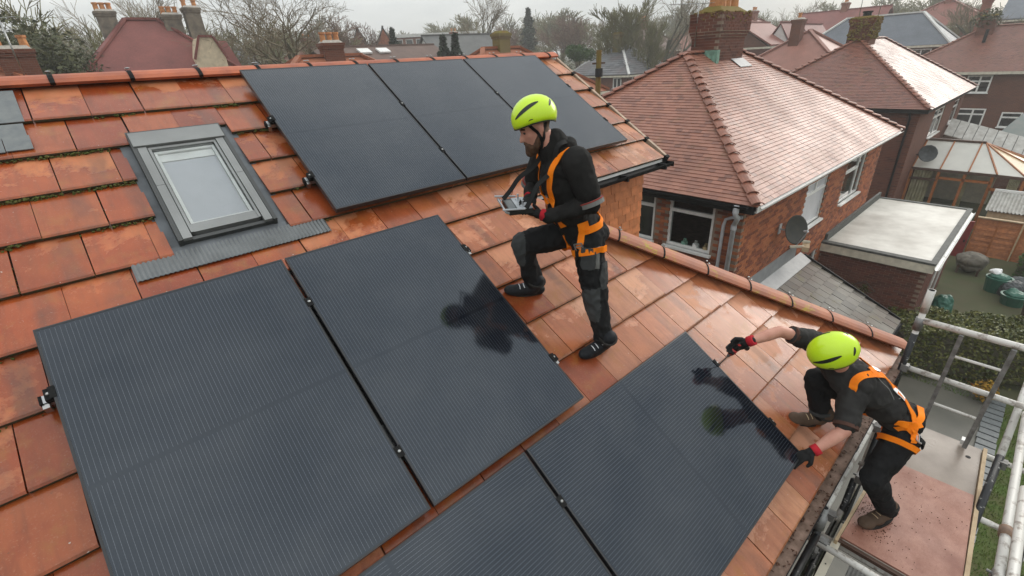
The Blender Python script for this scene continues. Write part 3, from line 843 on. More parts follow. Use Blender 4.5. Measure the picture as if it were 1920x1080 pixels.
def window(parent, O, U, out, w, h, bars=(), frame='white_upvc', glass='window_glass', sill=True, fw=.065, inset=.06, curtain=None):
    """O = lower left corner on the wall face; bars = ('h', z0, x0, x1) / ('v', x, z0, z1) in metres"""
    O, U, out = V(O), V(U), V(out); Zv = V((0, 0, 1))
    T = Matrix((U, out, Zv)).transposed().to_4x4(); T.translation = O - out * inset
    q = MB(); q.T = T
    q.box((0, -.05, 0), (fw, .03, h)); q.box((w - fw, -.05, 0), (w, .03, h)); q.box((fw, -.05, 0), (w - fw, .03, fw)); q.box((fw, -.05, h - fw), (w - fw, .03, h))
    win = q.build('window', frame, parent)
    for bt in bars:
        q = MB(); q.T = T
        if bt[0] == 'h': q.box((bt[2], -.045, bt[1] - fw * .6), (bt[3], .032, bt[1] + fw * .6)); q.build('transom', frame, win)
        else: q.box((bt[1] - fw * .6, -.04, bt[2]), (bt[1] + fw * .6, .028, bt[3])); q.build('mullion', frame, win)
    q = MB(); q.T = T; q.box((fw * .8, -.012, fw * .8), (w - fw * .8, -.002, h - fw * .8)); q.build('glass', glass, win)
    if curtain:
        q = MB(); q.T = T
        for c0, c1, z0, z1 in curtain:
            n_ = max(2, int((c1 - c0) / .05))
            pts = [(c0 + (c1 - c0) * i / n_, -.12 + (.012 if i % 2 else -.012)) for i in range(n_ + 1)]
            q.add([(x, y, z) for z in (z0, z1) for x, y in pts], [(i, i + 1, n_ + 2 + i, n_ + 1 + i) for i in range(n_)])
        q.build('curtain', 'curtain', win, recalc=False)
    if sill:
        q = MB(); q.T = T; q.box((-.05, -.03, -.05), (w + .05, .16, .0)); q.build('sill', frame, win)
    return win

def hip_house(h, x0, y0, x1, y1, ez, rz, ov, mat, near_l, near_f, ridge, cap, cover=(1, 1, 1, 1), pv=.105, pu=.165, rm='ridge_tile', solid=False):
    """roof over the eaves rectangle; hips at 45 degrees on plan; returns apex points. Faces: -X, -Y, +X, +Y"""
    hw = min(x1 - x0, y1 - y0) / 2
    along_x = (x1 - x0) >= (y1 - y0)
    if along_x: A, B = V((x0 + hw, (y0 + y1) / 2, rz)), V((x1 - hw, (y0 + y1) / 2, rz))
    else: A, B = V(((x0 + x1) / 2, y0 + hw, rz)), V(((x0 + x1) / 2, y1 - hw, rz))
    c = [V((x0, y0, ez)), V((x1, y0, ez)), V((x1, y1, ez)), V((x0, y1, ez))]
    if along_x: faces = [[c[3], c[0], A], [c[0], c[1], B, A], [c[1], c[2], B], [c[2], c[3], A, B]]
    else: faces = [[c[3], c[0], A, B], [c[0], c[1], A], [c[1], c[2], B, A], [c[2], c[3], B]]
    q = MB()
    q.add([*c, A, B], [((3, 0, 4) if along_x else (3, 0, 4, 5)), ((0, 1, 5, 4) if along_x else (0, 1, 4)), ((1, 2, 5) if along_x else (1, 2, 5, 4)), ((2, 3, 4, 5) if along_x else (2, 3, 5)), (0, 3, 2, 1)])
    roof = q.build('roof', mat, h)
    for i, f in enumerate(faces):
        if cover[i]: tile_slope(h, f, mat, pu, pv, near_l if i == 0 else near_f if i == 1 else 0)
    if cap:
        hips = [(c[0], A), (c[1], B if along_x else A), (c[2], B), (c[3], A if along_x else B), (A, B)]
        for i, (a, b) in enumerate(hips):
            d = b - a; L = d.length
            if L < .1: continue
            step = .33; k = 0; s = 0
            up = V((0, 0, 1))
            while s < L - .1:
                q = MB(); 
                ov_ = min(.36, L - s); dn = d.normalized(); tl_ = dn.cross(up).normalized().cross(dn)
                st = .05 if i < 4 else .012
                cap_tile(q, a + dn * s + tl_ * (st + .02), dn * ov_ - tl_ * st, up, ov_, .125, segs=5, lift=0)
                # each cap overlaps the one below: tilt a little
                o = q.build('ridge_tile' if i == 4 else 'hip_tile', rm, h); s += step; k += 1
    return A, B

def chimney(h, c, w, d, z0, z1, mat='brick_plain', pots=2, cap_mat='moss', pot='ochre_pot', rot=0.0, corbel=True, potw=.13, poth=.4):
    T = Matrix.Translation(V(c)) @ Matrix.Rotation(rot, 4, 'Z')
    q = MB(); q.T = T
    q.box((-w / 2, -d / 2, z0), (w / 2, d / 2, z1 - .25))
    if corbel:
        q.box((-w / 2 - .04, -d / 2 - .04, z1 - .25), (w / 2 + .04, d / 2 + .04, z1 - .13)); q.box((-w / 2 - .08, -d / 2 - .08, z1 - .13), (w / 2 + .08, d / 2 + .08, z1))
    ch = q.build('chimney', mat, h)
    q = MB(); q.T = T
    q.add([(-w / 2 - .02, -d / 2 - .02, z1), (w / 2 + .02, -d / 2 - .02, z1), (w / 2 + .02, d / 2 + .02, z1), (-w / 2 - .02, d / 2 + .02, z1), (-w / 2 + .1, -d / 2 + .1, z1 + .12), (w / 2 - .1, -d / 2 + .1, z1 + .12), (w / 2 - .1, d / 2 - .1, z1 + .12), (-w / 2 + .1, d / 2 - .1, z1 + .12)],
          [(0, 3, 2, 1), (4, 5, 6, 7), (0, 1, 5, 4), (1, 2, 6, 5), (2, 3, 7, 6), (3, 0, 4, 7)])
    q.build('flaunching', cap_mat, ch)
    for i in range(pots):
        q = MB(); px_ = (i - (pots - 1) / 2) * (w - .3) / max(1, pots - 1) if pots > 1 else 0
        q.lathe([(potw, 0), (potw * .9, poth * .75), (potw * 1.15, poth * .8), (potw * 1.15, poth), (potw * .8, poth), (potw * .78, poth * .8)], T @ V((px_, 0, z1 + .05)), 10)
        q.build('chimney_pot', pot, ch)
    return ch

# --- house next door
h1 = thing('brick_house', 'brick house next door with wet hip roof, wall dish and broad mossy chimney', 'house', (15, 7.5, 0))
wx0, wy0, wx1, wy1 = 9.65, 3.69, 20.55, 11.3
EZ, RZ = 5.2, 7.92
holesL = [(.61 + 0, 1.71, 4.43, 5.64), (2.07, 3.2, 4.43, 5.64)]           # measured from y = wy0, z from the ground
holesR = [(3.8, 5.45, 4.06, 5.34), (7.12, 9.15, 4.06, 5.38), (5.2, 6.1, 1.3, 2.95)]
q = MB()
wall_panel(q, (wx0, wy0, GZ0), (0, 1, 0), wy1 - wy0, EZ - GZ0 - .02, (1, 0, 0), holes=holesL)
wall_panel(q, (wx0 + .2, wy0, GZ0), (1, 0, 0), wx1 - wx0 - .2, EZ - GZ0 - .02, (0, 1, 0), holes=[(a - .2, b - .2, c, d) for a, b, c, d in holesR])
wall_panel(q, (wx1, wy0 + .2, GZ0), (0, 1, 0), wy1 - wy0 - .2, EZ - GZ0 - .02, (-1, 0, 0))
wall_panel(q, (wx0 + .2, wy1, GZ0), (1, 0, 0), wx1 - wx0 - .4, EZ - GZ0 - .02, (0, -1, 0))
q.box((wx0 + .2, wy0 + .2, 2.5), (wx1 - .2, wy1 - .2, 2.6))
q.build('wall', 'mortar_wall', h1)
brick_skin(h1, (wx0, wy0, GZ0), (0, 1, 0), (-1, 0, 0), wy1 - wy0, EZ - GZ0, holesL, zmin=2.6, near=300)
brick_skin(h1, (wx0, wy0, GZ0), (1, 0, 0), (0, -1, 0), wx1 - wx0, EZ - GZ0, holesR, zmin=.4, near=0)
hip_house(h1, 9.3, 3.34, 20.9, 11.65, EZ, RZ, .35, 'plain_tile', 300, 0, True, True, rm='hip_brown')
q = MB(); q.box((9.34, 3.40, EZ - .19), (9.365, 11.6, EZ - .02)); q.box((9.365, 3.40, EZ - .19), (9.66, 11.6, EZ - .17)); q.build('side_fascia', 'clip_black', h1)
q = MB(); q.box((9.4, 3.36, EZ - .16), (20.85, 3.385, EZ - .015)); q.box((9.4, 3.385, EZ - .16), (20.85, 3.70, EZ - .14)); q.build('rear_fascia', 'white_upvc', h1)
q = MB(); half_pipe(q, V((9.26, 11.6, EZ - .03)), V((9.26, 3.5, EZ - .03)), .055); q.build('side_gutter', 'gutter_black', h1)
q = MB(); half_pipe(q, V((9.5, 3.31, EZ - .035)), V((20.9, 3.31, EZ - .035)), .05); q.build('rear_gutter', 'white_upvc', h1)
window(h1, (wx0, wy0 + 1.71, GZ0 + 4.43), (0, -1, 0), (-1, 0, 0), 1.10, 1.21, [('h', .87, .065, 1.035)], glass='clear_glass')
window(h1, (wx0, wy0 + 3.2, GZ0 + 4.43), (0, -1, 0), (-1, 0, 0), 1.13, 1.21, [('h', .87, .065, 1.065)], glass='window_glass')
window(h1, (wx0 + 3.8, wy0, GZ0 + 4.06), (1, 0, 0), (0, -1, 0), 1.65, 1.28, [('h', .95, .065, 1.585), ('v', .82, .95, 1.215)], glass='blind')
window(h1, (wx0 + 7.12, wy0, GZ0 + 4.06), (1, 0, 0), (0, -1, 0), 2.03, 1.32, [('h', .93, .065, 1.35), ('v', 1.38, .065, 1.26)])
window(h1, (wx0 + 5.2, wy0, GZ0 + 1.3), (1, 0, 0), (0, -1, 0), .9, 1.65, [('h', 1.1, .065, .835)], sill=False)
for i, (y, c_) in enumerate(((4.45, 'pot_pale'), (4.7, 'white_upvc'), (4.98, 'copper_green'))):
    q = MB(); q.lathe([(.05, 0), (.085, .05), (.075, .12), (.03, .15), (.04, .19), (.0, .2)], (wx0 + .13, y, GZ0 + 4.44), 10)
    q.build('ornament', c_, label=('small sand coloured ornament on the inner sill next to the corner', 'small white ornament in the middle of the inner sill', 'small green ornament on the inner sill of the side window')[i], cat='ornament')
# pipes at the corner
def pipe(name, pts, r, mt, parent, **k):
    q = MB(); q.tube(pts, r, 10); return q.build(name, mt, parent, smooth=True, **k)
dp = pipe('downpipe', [(9.27, 3.72, 5.17), (9.27, 3.72, 4.98), (9.33, 3.68, 4.9), (9.50, 3.78, 4.74), (9.575, 3.83, 4.66), (9.575, 3.83, GZ0)], .05, 'grey_pipe', h1)
q = MB()
for p_, z in (((9.27, 3.72), 5.06), ((9.575, 3.83), 4.6), ((9.575, 3.83), 3.4)): q.lathe([(.05, -.05), (.06, -.05), (.06, .05), (.05, .05)], (*p_, z), 10)
q.build('pipe_collar', 'grey_pipe', dp)
pipe('waste_pipe', [(9.62, 3.70, 4.83), (9.60, 3.9, 4.80), (9.58, 4.02, 4.74), (9.58, 4.05, 4.6), (9.58, 4.05, GZ0)], .035, 'grey_pipe', h1)
# chimney: real brick courses, mossy shoulders, two squat pots
CX0, CX1, CY0, CY1, CZ = 14.45, 16.15, 7.1, 7.9, 8.95
q = MB(); q.box((CX0, CY0, 7.0), (CX1, CY1, CZ - .1)); q.box((CX0 - .03, CY0 - .03, 8.30), (CX1 + .03, CY1 + .03, 8.37)); q.box((CX0 - .06, CY0 - .06, 8.37), (CX1 + .06, CY1 + .06, 8.45)); q.box((CX0 - .09, CY0 - .09, 8.45), (CX1 + .09, CY1 + .09, CZ - .06)); ch = q.build('chimney', 'mortar_wall', h1)
rnb = random.Random(2); bm_ = []
for r in range(int((CZ - 7.3) / .078)):
    z = 7.3 + r * .078; g_ = .0 if z < 8.28 else .03 if z < 8.36 else .06 if z < 8.44 else .09
    q0 = MB()
    for (O_, U_, W_, nrm_) in (((CX0 - g_, CY0 - g_), (1, 0), CX1 - CX0 + 2 * g_, (0, -1)), ((CX0 - g_, CY0 - g_), (0, 1), CY1 - CY0 + 2 * g_, (-1, 0)), ((CX1 + g_, CY0 - g_), (0, 1), CY1 - CY0 + 2 * g_, (1, 0)), ((CX0 - g_, CY1 + g_), (1, 0), CX1 - CX0 + 2 * g_, (0, 1))):
        n_ = round(W_ / .225); pw = W_ / n_
        for i in range(n_):
            x = (i + .5 + (.5 if r % 2 and i < n_ - 1 else 0)) * pw
            X_ = V((*U_, 0)); Y_ = V((*nrm_, 0)); zz = V((0, 0, 1))
            if X_.cross(Y_).dot(zz) < 0: X_ = -X_
            bm_.append((frame_m(V((O_[0] + U_[0] * x, O_[1] + U_[1] * x, z)) + Y_ * rnb.uniform(-.004, .004), X_, Y_, zz)))
q = MB(); q.box((-.107, -.10, .005), (.107, .010, .073)); spread('chimney_brick', q.mesh('chimney_brick', 'brick_dark'), bm_, h1, 200)
q = MB(); q.add([(CX0 - .1, CY0 - .1, CZ - .06), (CX1 + .1, CY0 - .1, CZ - .06), (CX1 + .1, CY1 + .1, CZ - .06), (CX0 - .1, CY1 + .1, CZ - .06), (CX0 + .28, CY0 + .2, CZ + .16), (CX1 - .28, CY0 + .2, CZ + .16), (CX1 - .28, CY1 - .2, CZ + .16), (CX0 + .28, CY1 - .2, CZ + .16)],
      [(0, 3, 2, 1), (4, 5, 6, 7), (0, 1, 5, 4), (1, 2, 6, 5), (2, 3, 7, 6), (3, 0, 4, 7)])
q.build('flaunching', 'moss_ochre', ch)
for x, r_, hh in ((14.95, .24, .36), (15.3, .22, .34), (15.86, .19, .38)):
    q = MB(); q.lathe([(r_, 0), (r_ * .92, hh * .8), (r_ * 1.02, hh * .82), (r_ * 1.02, hh), (r_ * .78, hh), (r_ * .75, hh * .6)], (x, 7.5, CZ + .06), 12); q.build('chimney_pot', 'ochre_pot', ch)
q = MB(); rm_ = random.Random(9)
for _ in range(260):
    a = rm_.choice((0, 1)); 
    p_ = V((rm_.uniform(CX0 - .1, CX1 + .1), CY0 - .1 + rm_.random() * .2, CZ - .05)) if a else V((CX0 - .1 + rm_.random() * .25, rm_.uniform(CY0, CY1), CZ - .05))
    f_ = rm_.random() ** 2; moss_blob(q, p_ + V((0, 0, -f_ * .3 + .06)), rm_.uniform(.02, .05))
q.build('moss', 'moss_ochre', ch, kind='stuff')
q = MB(); q.box((14.3, 7.0, 7.62), (14.46, 8.0, 7.98)); q.build('lead_apron', 'copper_green', h1); q = MB(); q.prism([(15.4, 6.75, 7.47), (16.2, 6.75, 7.47), (16.2, 7.08, 7.70), (15.4, 7.08, 7.70)], (0, 0, .02)); q.build('lead_apron', 'flash_pale', h1)
# TV aerial strapped to the chimney
ae = thing('tv_aerial', 'thin yagi television aerial strapped to the broad mossy chimney', 'aerial', (14.4, 7.6, 8.2))
pipe('mast', [(14.36, 7.75, 8.1), (14.36, 7.75, 9.5)], .014, 'screw_steel', ae)
for z, L_ in ((9.45, 1.5), (9.2, 1.1)):
    q = MB(); q.tube([(14.36 - L_ * .7, 7.75 + L_ * .45, z), (14.36 + .35, 7.75 - .2, z)], .010, 5)
    for i in range(8):
        p_ = V((14.36 - L_ * .7, 7.75 + L_ * .45, z)).lerp(V((14.7, 7.55, z)), i / 7); q.tube([p_ + V((-.1, -.15, 0)), p_ + V((.1, .15, 0))], .005, 4)
    q.build('boom', 'screw_steel', ae)
# satellite dish
sd_ = thing('satellite_dish', 'weathered grey satellite dish on the brick rear wall next door', 'satellite dish', (11.9, 3.6, 4.0))
dd = V((-.45, -.85, .28)).normalized(); dc = V((11.93, 3.36, 4.02)); dq = dd.to_track_quat('Z', 'Y')
q = MB(); nr = 20; rr = [(0, 0), (.10, .008), (.20, .03), (.28, .06), (.315, .078)]
vs_ = [dc + dq @ V((r * 1.0 * math.cos(2 * math.pi * k / nr), r * 1.12 * math.sin(2 * math.pi * k / nr), z + dz)) for dz in (0, -.012) for r, z in rr[1:] for k in range(nr)]
m_ = len(rr) - 1
fs = [(i * nr + k, i * nr + (k + 1) % nr, (i + 1) * nr + (k + 1) % nr, (i + 1) * nr + k) for i in range(m_ - 1) for k in range(nr)] + [tuple(range(nr))[::-1]]
off = m_ * nr
fs += [tuple(off + i for i in f[::-1]) for f in fs] + [((m_ - 1) * nr + k, (m_ - 1) * nr + (k + 1) % nr, off + (m_ - 1) * nr + (k + 1) % nr, off + (m_ - 1) * nr + k) for k in range(nr)]
q.add(vs_, fs); q.build('dish', 'dish_grey', sd_, smooth=True)
f_ = dc + dd * .42 + V((-.04, 0, -.02))
q = MB(); q.tube([dc + dq @ V((0, -.36, .08)), f_], .012, 6); q.tube([f_, f_ - dd * .1], .03, 8); q.build('feed_arm', 'grey_pipe', sd_)
q = MB(); q.tube([dc - dd * .02, dc + V((0, .22, -.05)), dc + V((0, .32, -.05))], .022, 8); q.box((11.86, 3.66, 3.85), (12.0, 3.685, 4.1)); q.build('wall_bracket', 'grey_pipe', sd_)
lb = thing('wall_fitting', 'weathered cream bracket on the brick wall below the dish', 'wall lamp', (13.4, 3.6, 3.1))  # unclear pale shape on the wall, built as a bracketed block
q = MB(); q.bar((12.95, 3.66, 3.2), (13.2, 3.4, 3.2), .06, .05); q.bar((13.25, 3.66, 3.3), (13.5, 3.36, 3.25), .05, .05); q.build('bracket', 'cream_paint', lb)
q = MB(); q.cbox((13.3, 3.38, 3.16), (.42, .16, .12), Matrix.Rotation(.3, 3, 'Z')); q.build('bracket_block', 'timber_pale', lb)
q = MB(); q.cbox((13.3, 3.36, 3.09), (.34, .1, .02), Matrix.Rotation(.3, 3, 'Z')); q.build('lens', 'cream_paint', lb)  # plain flat plate under the block

# lean-to roof of grey slabs against that wall
lt = thing('lean_to', 'lean-to of grey slab tiles against the brick house, beyond the lichened hip', 'lean-to', (12, 2.4, GZ0))
la, lb_ = V((9.72, 1.1, 1.44)), V((14.1, 1.1, 1.44)); lc, ld = V((14.1, 3.68, 2.62)), V((9.72, 3.68, 2.62))
q = MB(); q.prism([la, lb_, lc, ld], (0, 0, -.05)); q.build('roof', 'felt_dark', lt)
tile_slope(lt, [la, lb_, lc, ld], 'grey_slab', .30, .315, 300, 'slab_tile', .045, .008, .008)
q = MB(); q.box((9.8, 1.3, GZ0), (14.0, 3.68, 1.40)); q.build('wall', 'brick_plain', lt)
q = MB(); q.prism([(9.75, 3.35, 2.52), (14.05, 3.35, 2.52), (14.05, 3.66, 2.70), (9.75, 3.66, 2.70)], (0, .0, .012)); q.prism([(9.75, 3.66, 2.70), (13.6, 3.66, 2.70), (13.6, 3.665, 3.1), (9.75, 3.665, 3.1)], (0, .012, 0)); q.build('flashing', 'flash_pale', lt)
q = MB(); half_pipe(q, V((9.7, 1.05, 1.42)), V((14.15, 1.05, 1.42)), .055); q.bar((14.12, 1.1, 1.44), (14.12, 3.6, 2.6), .03, .16); q.build('gutter', 'gutter_black', lt)

# flat-roofed extension
ex = thing('flat_roof_extension', 'brick extension with a pale felted flat roof and cream fascia', 'extension', (19, 2.3, GZ0))
q = MB(); q.box((16.15, 1.05, GZ0), (22.5, 3.68, 2.2)); q.build('wall', 'mortar_wall', ex)
brick_skin(ex, (16.15, 1.05, GZ0), (0, 1, 0), (-1, 0, 0), 2.62, 2.75, (), 'brick_dark', 300)
brick_skin(ex, (16.15, 1.05, GZ0), (1, 0, 0), (0, -1, 0), 6.3, 2.75, (), 'brick_dark', 0)
q = MB(); q.box((16.08, .98, 2.2), (22.55, 3.68, 2.42)); q.build('roof', 'felt_roof', ex)
q = MB()
for a, b in (((16.02, .92, 2.40), (16.24, 3.68, 2.46)), ((16.24, .92, 2.40), (22.6, 1.06, 2.455)), ((22.44, 1.06, 2.40), (22.6, 3.68, 2.45))): q.box(a, b)
q.box((16.24, 3.60, 2.42), (22.44, 3.675, 2.66)); q.build('felt_kerb', 'felt_dark', ex)
for i in range(1, 6):
    q = MB(); q.box((16.24, 1.06 + i * .43, 2.42), (22.44, 1.10 + i * .43, 2.4225)); q.build('felt_lap', 'felt_roof', ex)
q = MB(); q.box((16.03, .93, 2.16), (16.07, 3.68, 2.395)); q.box((16.07, .93, 2.16), (22.5, .97, 2.395)); q.build('fascia', 'cream_paint', ex)
q = MB(); half_pipe(q, V((16.0, .87, 2.34)), V((22.6, .87, 2.34)), .055); q.build('gutter', 'white_upvc', ex)
pipe('downpipe', [(17.3, .87, 2.3), (17.3, .95, 2.1), (17.3, .98, GZ0)], .034, 'white_upvc', ex)
pipe('downpipe', [(18.9, .87, 2.3), (18.9, .95, 2.1), (18.9, .98, GZ0)], .034, 'white_upvc', ex)
pl_ = thing('wall_planter', 'diamond wire planter of yellow-green plants on the dark brick extension wall', 'planter', (16.05, 2.3, 1.2))
q = MB(); dpt = [(16.02, 2.6, 1.30), (16.02, 2.3, 1.52), (16.02, 2.0, 1.26), (16.02, 2.3, 1.08), (16.02, 2.6, 1.30)]; q.tube(dpt, .012, 5); q.build('wire_frame', 'dish_grey', pl_)
q = MB(); rq = random.Random(4)
for _ in range(120):
    p_ = V((16.02 + rq.uniform(-.08, .05), 2.3 + rq.gauss(0, .1), 1.29 + rq.gauss(0, .07))); a = Matrix.Rotation(rq.uniform(0, 6), 3, V((rq.random(), rq.random(), rq.random())))
    q.add([p_ + a @ V(x) for x in ((-.03, 0, 0), (0, .015, 0), (.035, 0, 0), (0, -.015, 0))], [(0, 1, 2, 3)])
q.build('foliage', 'leaf_hedge', pl_, recalc=False)

# --- second house along
h2 = thing('brick_house', 'brick house beyond, tiled hip roof with a moss-covered chimney, conservatory at its back', 'house', (33.5, 8, 0))
q = MB(); holes2R = [(3.8, 6.6, 4.05, 5.35), (9.4, 11.2, 4.05, 5.3)]
wall_panel(q, (27.65, 3.94, GZ0), (1, 0, 0), 12.6, EZ - GZ0 - .02, (0, 1, 0), holes=holes2R)
wall_panel(q, (27.65, 4.14, GZ0), (0, 1, 0), 7.8, EZ - GZ0 - .02, (1, 0, 0), holes=[(1.5, 2.6, 4.4, 5.5)])
wall_panel(q, (40.05, 4.14, GZ0), (0, 1, 0), 7.8, EZ - GZ0 - .02, (1, 0, 0)); wall_panel(q, (27.85, 11.94, GZ0), (1, 0, 0), 12.2, EZ - GZ0 - .02, (0, 1, 0))
q.build('wall', 'brick_plain', h2)
brick_skin(h2, (27.65, 3.94, GZ0), (0, 1, 0), (-1, 0, 0), 8, EZ - GZ0, [(1.7, 2.8, 4.4, 5.5)], 'brick_dark', 0, zmin=1.5)
hip_house(h2, 27.3, 3.59, 40.6, 12.3, EZ, 8.1, .35, 'plain_tile_brown', 0, 0, True, True, rm='hip_brown')
q = MB(); q.box((27.36, 3.65, EZ - .18), (27.68, 12.2, EZ - .02)); q.box((27.68, 3.65, EZ - .18), (40.5, 3.97, EZ - .02)); q.build('fascia', 'gutter_black', h2)
window(h2, (27.65, 5.64 + 1.1, GZ0 + 4.4), (0, -1, 0), (-1, 0, 0), 1.1, 1.1, [('v', .55, .065, 1.03)])
window(h2, (27.65 + 3.8, 3.94, GZ0 + 4.05), (1, 0, 0), (0, -1, 0), 2.8, 1.3, [('h', .9, .065, 2.73), ('v', 1.4, .065, 1.23)])
window(h2, (27.65 + 9.4, 3.94, GZ0 + 4.05), (1, 0, 0), (0, -1, 0), 1.8, 1.25, [('h', .9, .065, 1.73)])
pipe('downpipe', [(27.55, 4.3, 5.0), (27.58, 4.25, 4.8), (27.58, 4.2, GZ0)], .045, 'gutter_black', h2)
ch2 = chimney(h2, (32.0, 7.95, 0), 1.25, 1.0, 7.2, 9.0, pots=1, cap_mat='moss_ochre', pot='gutter_black', potw=.2, poth=.3)
q = MB()
for _ in range(420):
    p_ = V((31.37 + rm_.random() * 1.26, 7.45 + rm_.random(), 0))
    s_ = rm_.choice((0, 1, 2))
    if s_ == 0: p_.x = 31.33
    elif s_ == 1: p_.y = 7.4
    p_.z = 9.05 - (rm_.random() ** 1.5) * (1.0 if s_ < 2 else .05)
    moss_blob(q, p_, rm_.uniform(.03, .08))
q.build('moss', 'moss_ochre', ch2, kind='stuff')
ae = thing('tv_aerial', 'tall thin aerial poles standing on the moss-covered chimney', 'aerial', (32, 7.9, 9))
pipe('mast', [(31.6, 8.2, 8.9), (31.7, 8.25, 10.6)], .016, 'screw_steel', ae); pipe('mast', [(32.5, 7.6, 8.9), (32.55, 7.55, 10.6)], .016, 'screw_steel', ae)
q = MB(); q.tube([(31.68, 8.25, 10.1), (32.55, 7.58, 10.0)], .01, 4); q.cbox((32.4, 7.6, 10.05), (.25, .1, .1)); q.build('crossarm', 'screw_steel', ae)
d2 = thing('satellite_dish', 'black satellite dish at the corner of the conservatory house', 'satellite dish', (30.3, 3.9, 2.9))
q = MB(); q.lathe([(.02, 0), (.22, .03), (.40, .10), (.38, .12), (.2, .05), (.02, .02)], (30.0, 3.55, 2.95), 14, (-.8, -.5, .3)); q.build('dish', 'bag_grey', d2)
q = MB(); q.tube([(30.0, 3.6, 2.95), (30.05, 3.94, 2.85)], .03, 6); q.build('wall_bracket', 'bag_grey', d2)

# conservatory on its back wall
cs = thing('conservatory', 'timber framed conservatory with translucent fan-shaped roof behind the second house', 'conservatory', (31.5, 2, GZ0))
X0, X1, Y0c, Y1c, ze = 29.9, 34.2, .0, 3.9, 2.28
apx, apy, apz = 31.9, 1.75, 3.3
q = MB()
for y0, y1 in ((3.9, 2.75), (2.75, 2.02)):
    f0, f1 = (y0 - 3.9) / (1.75 - 3.9), (y1 - 3.9) / (1.75 - 3.9)
R0 = V((apx - .1, 3.9, 3.32)); R1 = V((apx, apy, apz))
evs = [V((X0, 3.9, ze)), V((X0, 2.86, ze)), V((X0, 1.85, ze)), V((X0 - .03, .9, ze)), V((X0 + .1, -.02, ze - .05)), V((31.0, -.6, ze)), V((32.2, -.75, ze)), V((33.3, -.5, ze)), V((34.2, .4, ze)), V((34.2, 1.75, ze)), V((34.2, 3.9, ze))]
rgs = [R0, R0.lerp(R1, .48), R0.lerp(R1, .94), R1, R1, R1, R1, R1, R1, R0.lerp(R1, .94), R0]
for i in range(len(evs) - 1):
    a, b, c_, d_ = evs[i], evs[i + 1], rgs[i + 1], rgs[i]
    pl4 = [a, b, c_] if (c_ - d_).length < .01 else [a, b, c_, d_]
    q = MB(); q.prism(pl4, (0, 0, .025)); q.build('roof_sheet', 'polycarb' if i < 4 else 'polycarb_gold', cs)
for a, b in zip(evs, rgs):
    q = MB(); q.bar(a + V((0, 0, .03)), b + V((0, 0, .03)), .055, .07); q.build('glazing_bar', 'timber_orange' , cs)
q = MB(); q.bar(R0 + V((0, 0, .05)), R1 + V((0, 0, .05)), .16, .1); q.build('ridge_beam', 'timber_dark', cs)
q = MB()
for a, b in zip(evs, evs[1:]): q.bar(a - V((0, 0, .03)), b - V((0, 0, .03)), .13, .12)
q.build('eaves_gutter', 'timber_dark', cs)
posts = [evs[0], evs[1], V((X0, 2.86, ze)), evs[3], evs[4]]
for p_ in (evs[0], evs[1], V((X0, 1.93, ze)), V((X0, 1.0, ze)), evs[4], evs[5], evs[6], evs[7], evs[8], evs[9]):
    q = MB(); q.bar((p_.x + .03, p_.y, GZ0), (p_.x + .03, p_.y, ze - .05), .11, .11); q.build('post', 'timber_orange', cs)
for z, y0, y1 in ((1.78, 3.9, 2.86), (1.9, 2.86, 1.0), (1.62, 1.0, 0)):
    q = MB(); q.bar((X0 + .02, y0, z), (X0 + .02, y1, z), .09, .11); q.build('transom', 'timber_orange' if y0 < 3 else 'timber_dark', cs)
for y0, y1 in ((3.85, 2.9), (2.82, 1.96), (1.9, 1.04), (.96, .06)):
    q = MB(); q.box((X0 + .035, y1, GZ0 + .5), (X0 + .045, y0, ze - .08)); q.build('pane', 'clear_glass', cs)
    q = MB(); q.box((X0 - .01, y1, GZ0), (X0 + .07, y0, GZ0 + .5)); q.build('dwarf_panel', 'timber_orange', cs)
q = MB(); q.box((X0 + .5, .2, GZ0), (33.8, 3.85, GZ0 + .05)); q.build('floor', 'paving', cs)
q = MB()
for y0, y1 in ((3.8, 3.1), (2.0, 1.75), (.45, .1)):
    n_ = 12
    pts = [(X0 + .16 + (.02 if i % 2 else -.02), y0 + (y1 - y0) * i / n_) for i in range(n_ + 1)]
    q.add([(x, y, z) for z in (GZ0 + .1, ze - .12) for x, y in pts], [(i, i + 1, n_ + 2 + i, n_ + 1 + i) for i in range(n_)])
q.build('curtain', 'curtain', cs, recalc=False)
q = MB(); q.box((30.6, 2.1, GZ0), (31.3, 3.3, GZ0 + .45)); q.box((31.2, 2.1, GZ0 + .45), (31.45, 3.3, GZ0 + .95)); q.build('settee', 'tarp_brown', None, label='brown settee standing inside the conservatory', cat='settee')
q = MB(); q.box((34.0, 1.0, GZ0), (34.2, 3.9, 2.2)); q.build('inner_wall', 'cream_paint', cs)

# low tiled range, sheds and the third house behind
lr = thing('low_tiled_roof', 'low outbuilding with a strip of pale grey interlocking tiles above the conservatory', 'outbuilding', (37, 2, GZ0))
a, b, c_, d_ = V((35.8, 3.8, 3.05)), V((35.8, -1.6, 1.7)), V((37.0, -1.6, 2.35)), V((37.0, 3.8, 3.75))
q = MB(); q.prism([a, b, c_, d_], (0, 0, -.06)); q.build('roof', 'felt_dark', lr)
q = MB(); q.box((36.0, -1.5, GZ0), (38.5, 3.7, 1.5)); q.build('wall', 'brick_plain', lr)
for i in range(13):
    p0, p1 = a.lerp(b, i / 13), a.lerp(b, (i + .93) / 13); p3, p2 = d_.lerp(c_, i / 13), d_.lerp(c_, (i + .93) / 13)
    q = MB(); q.prism([p0, p1, p2, p3], (0, 0, .05)); q.build('roof_tile', 'corrugated', lr)
q = MB(); q.bar(a + V((-.05, 0, -.12)), b + V((-.05, 0, -.12)), .08, .26); q.build('fascia', 'timber_dark', lr)
sh = thing('felted_shed', 'dark green felted shed roof with white gutter at the right edge', 'shed', (41, .5, GZ0))
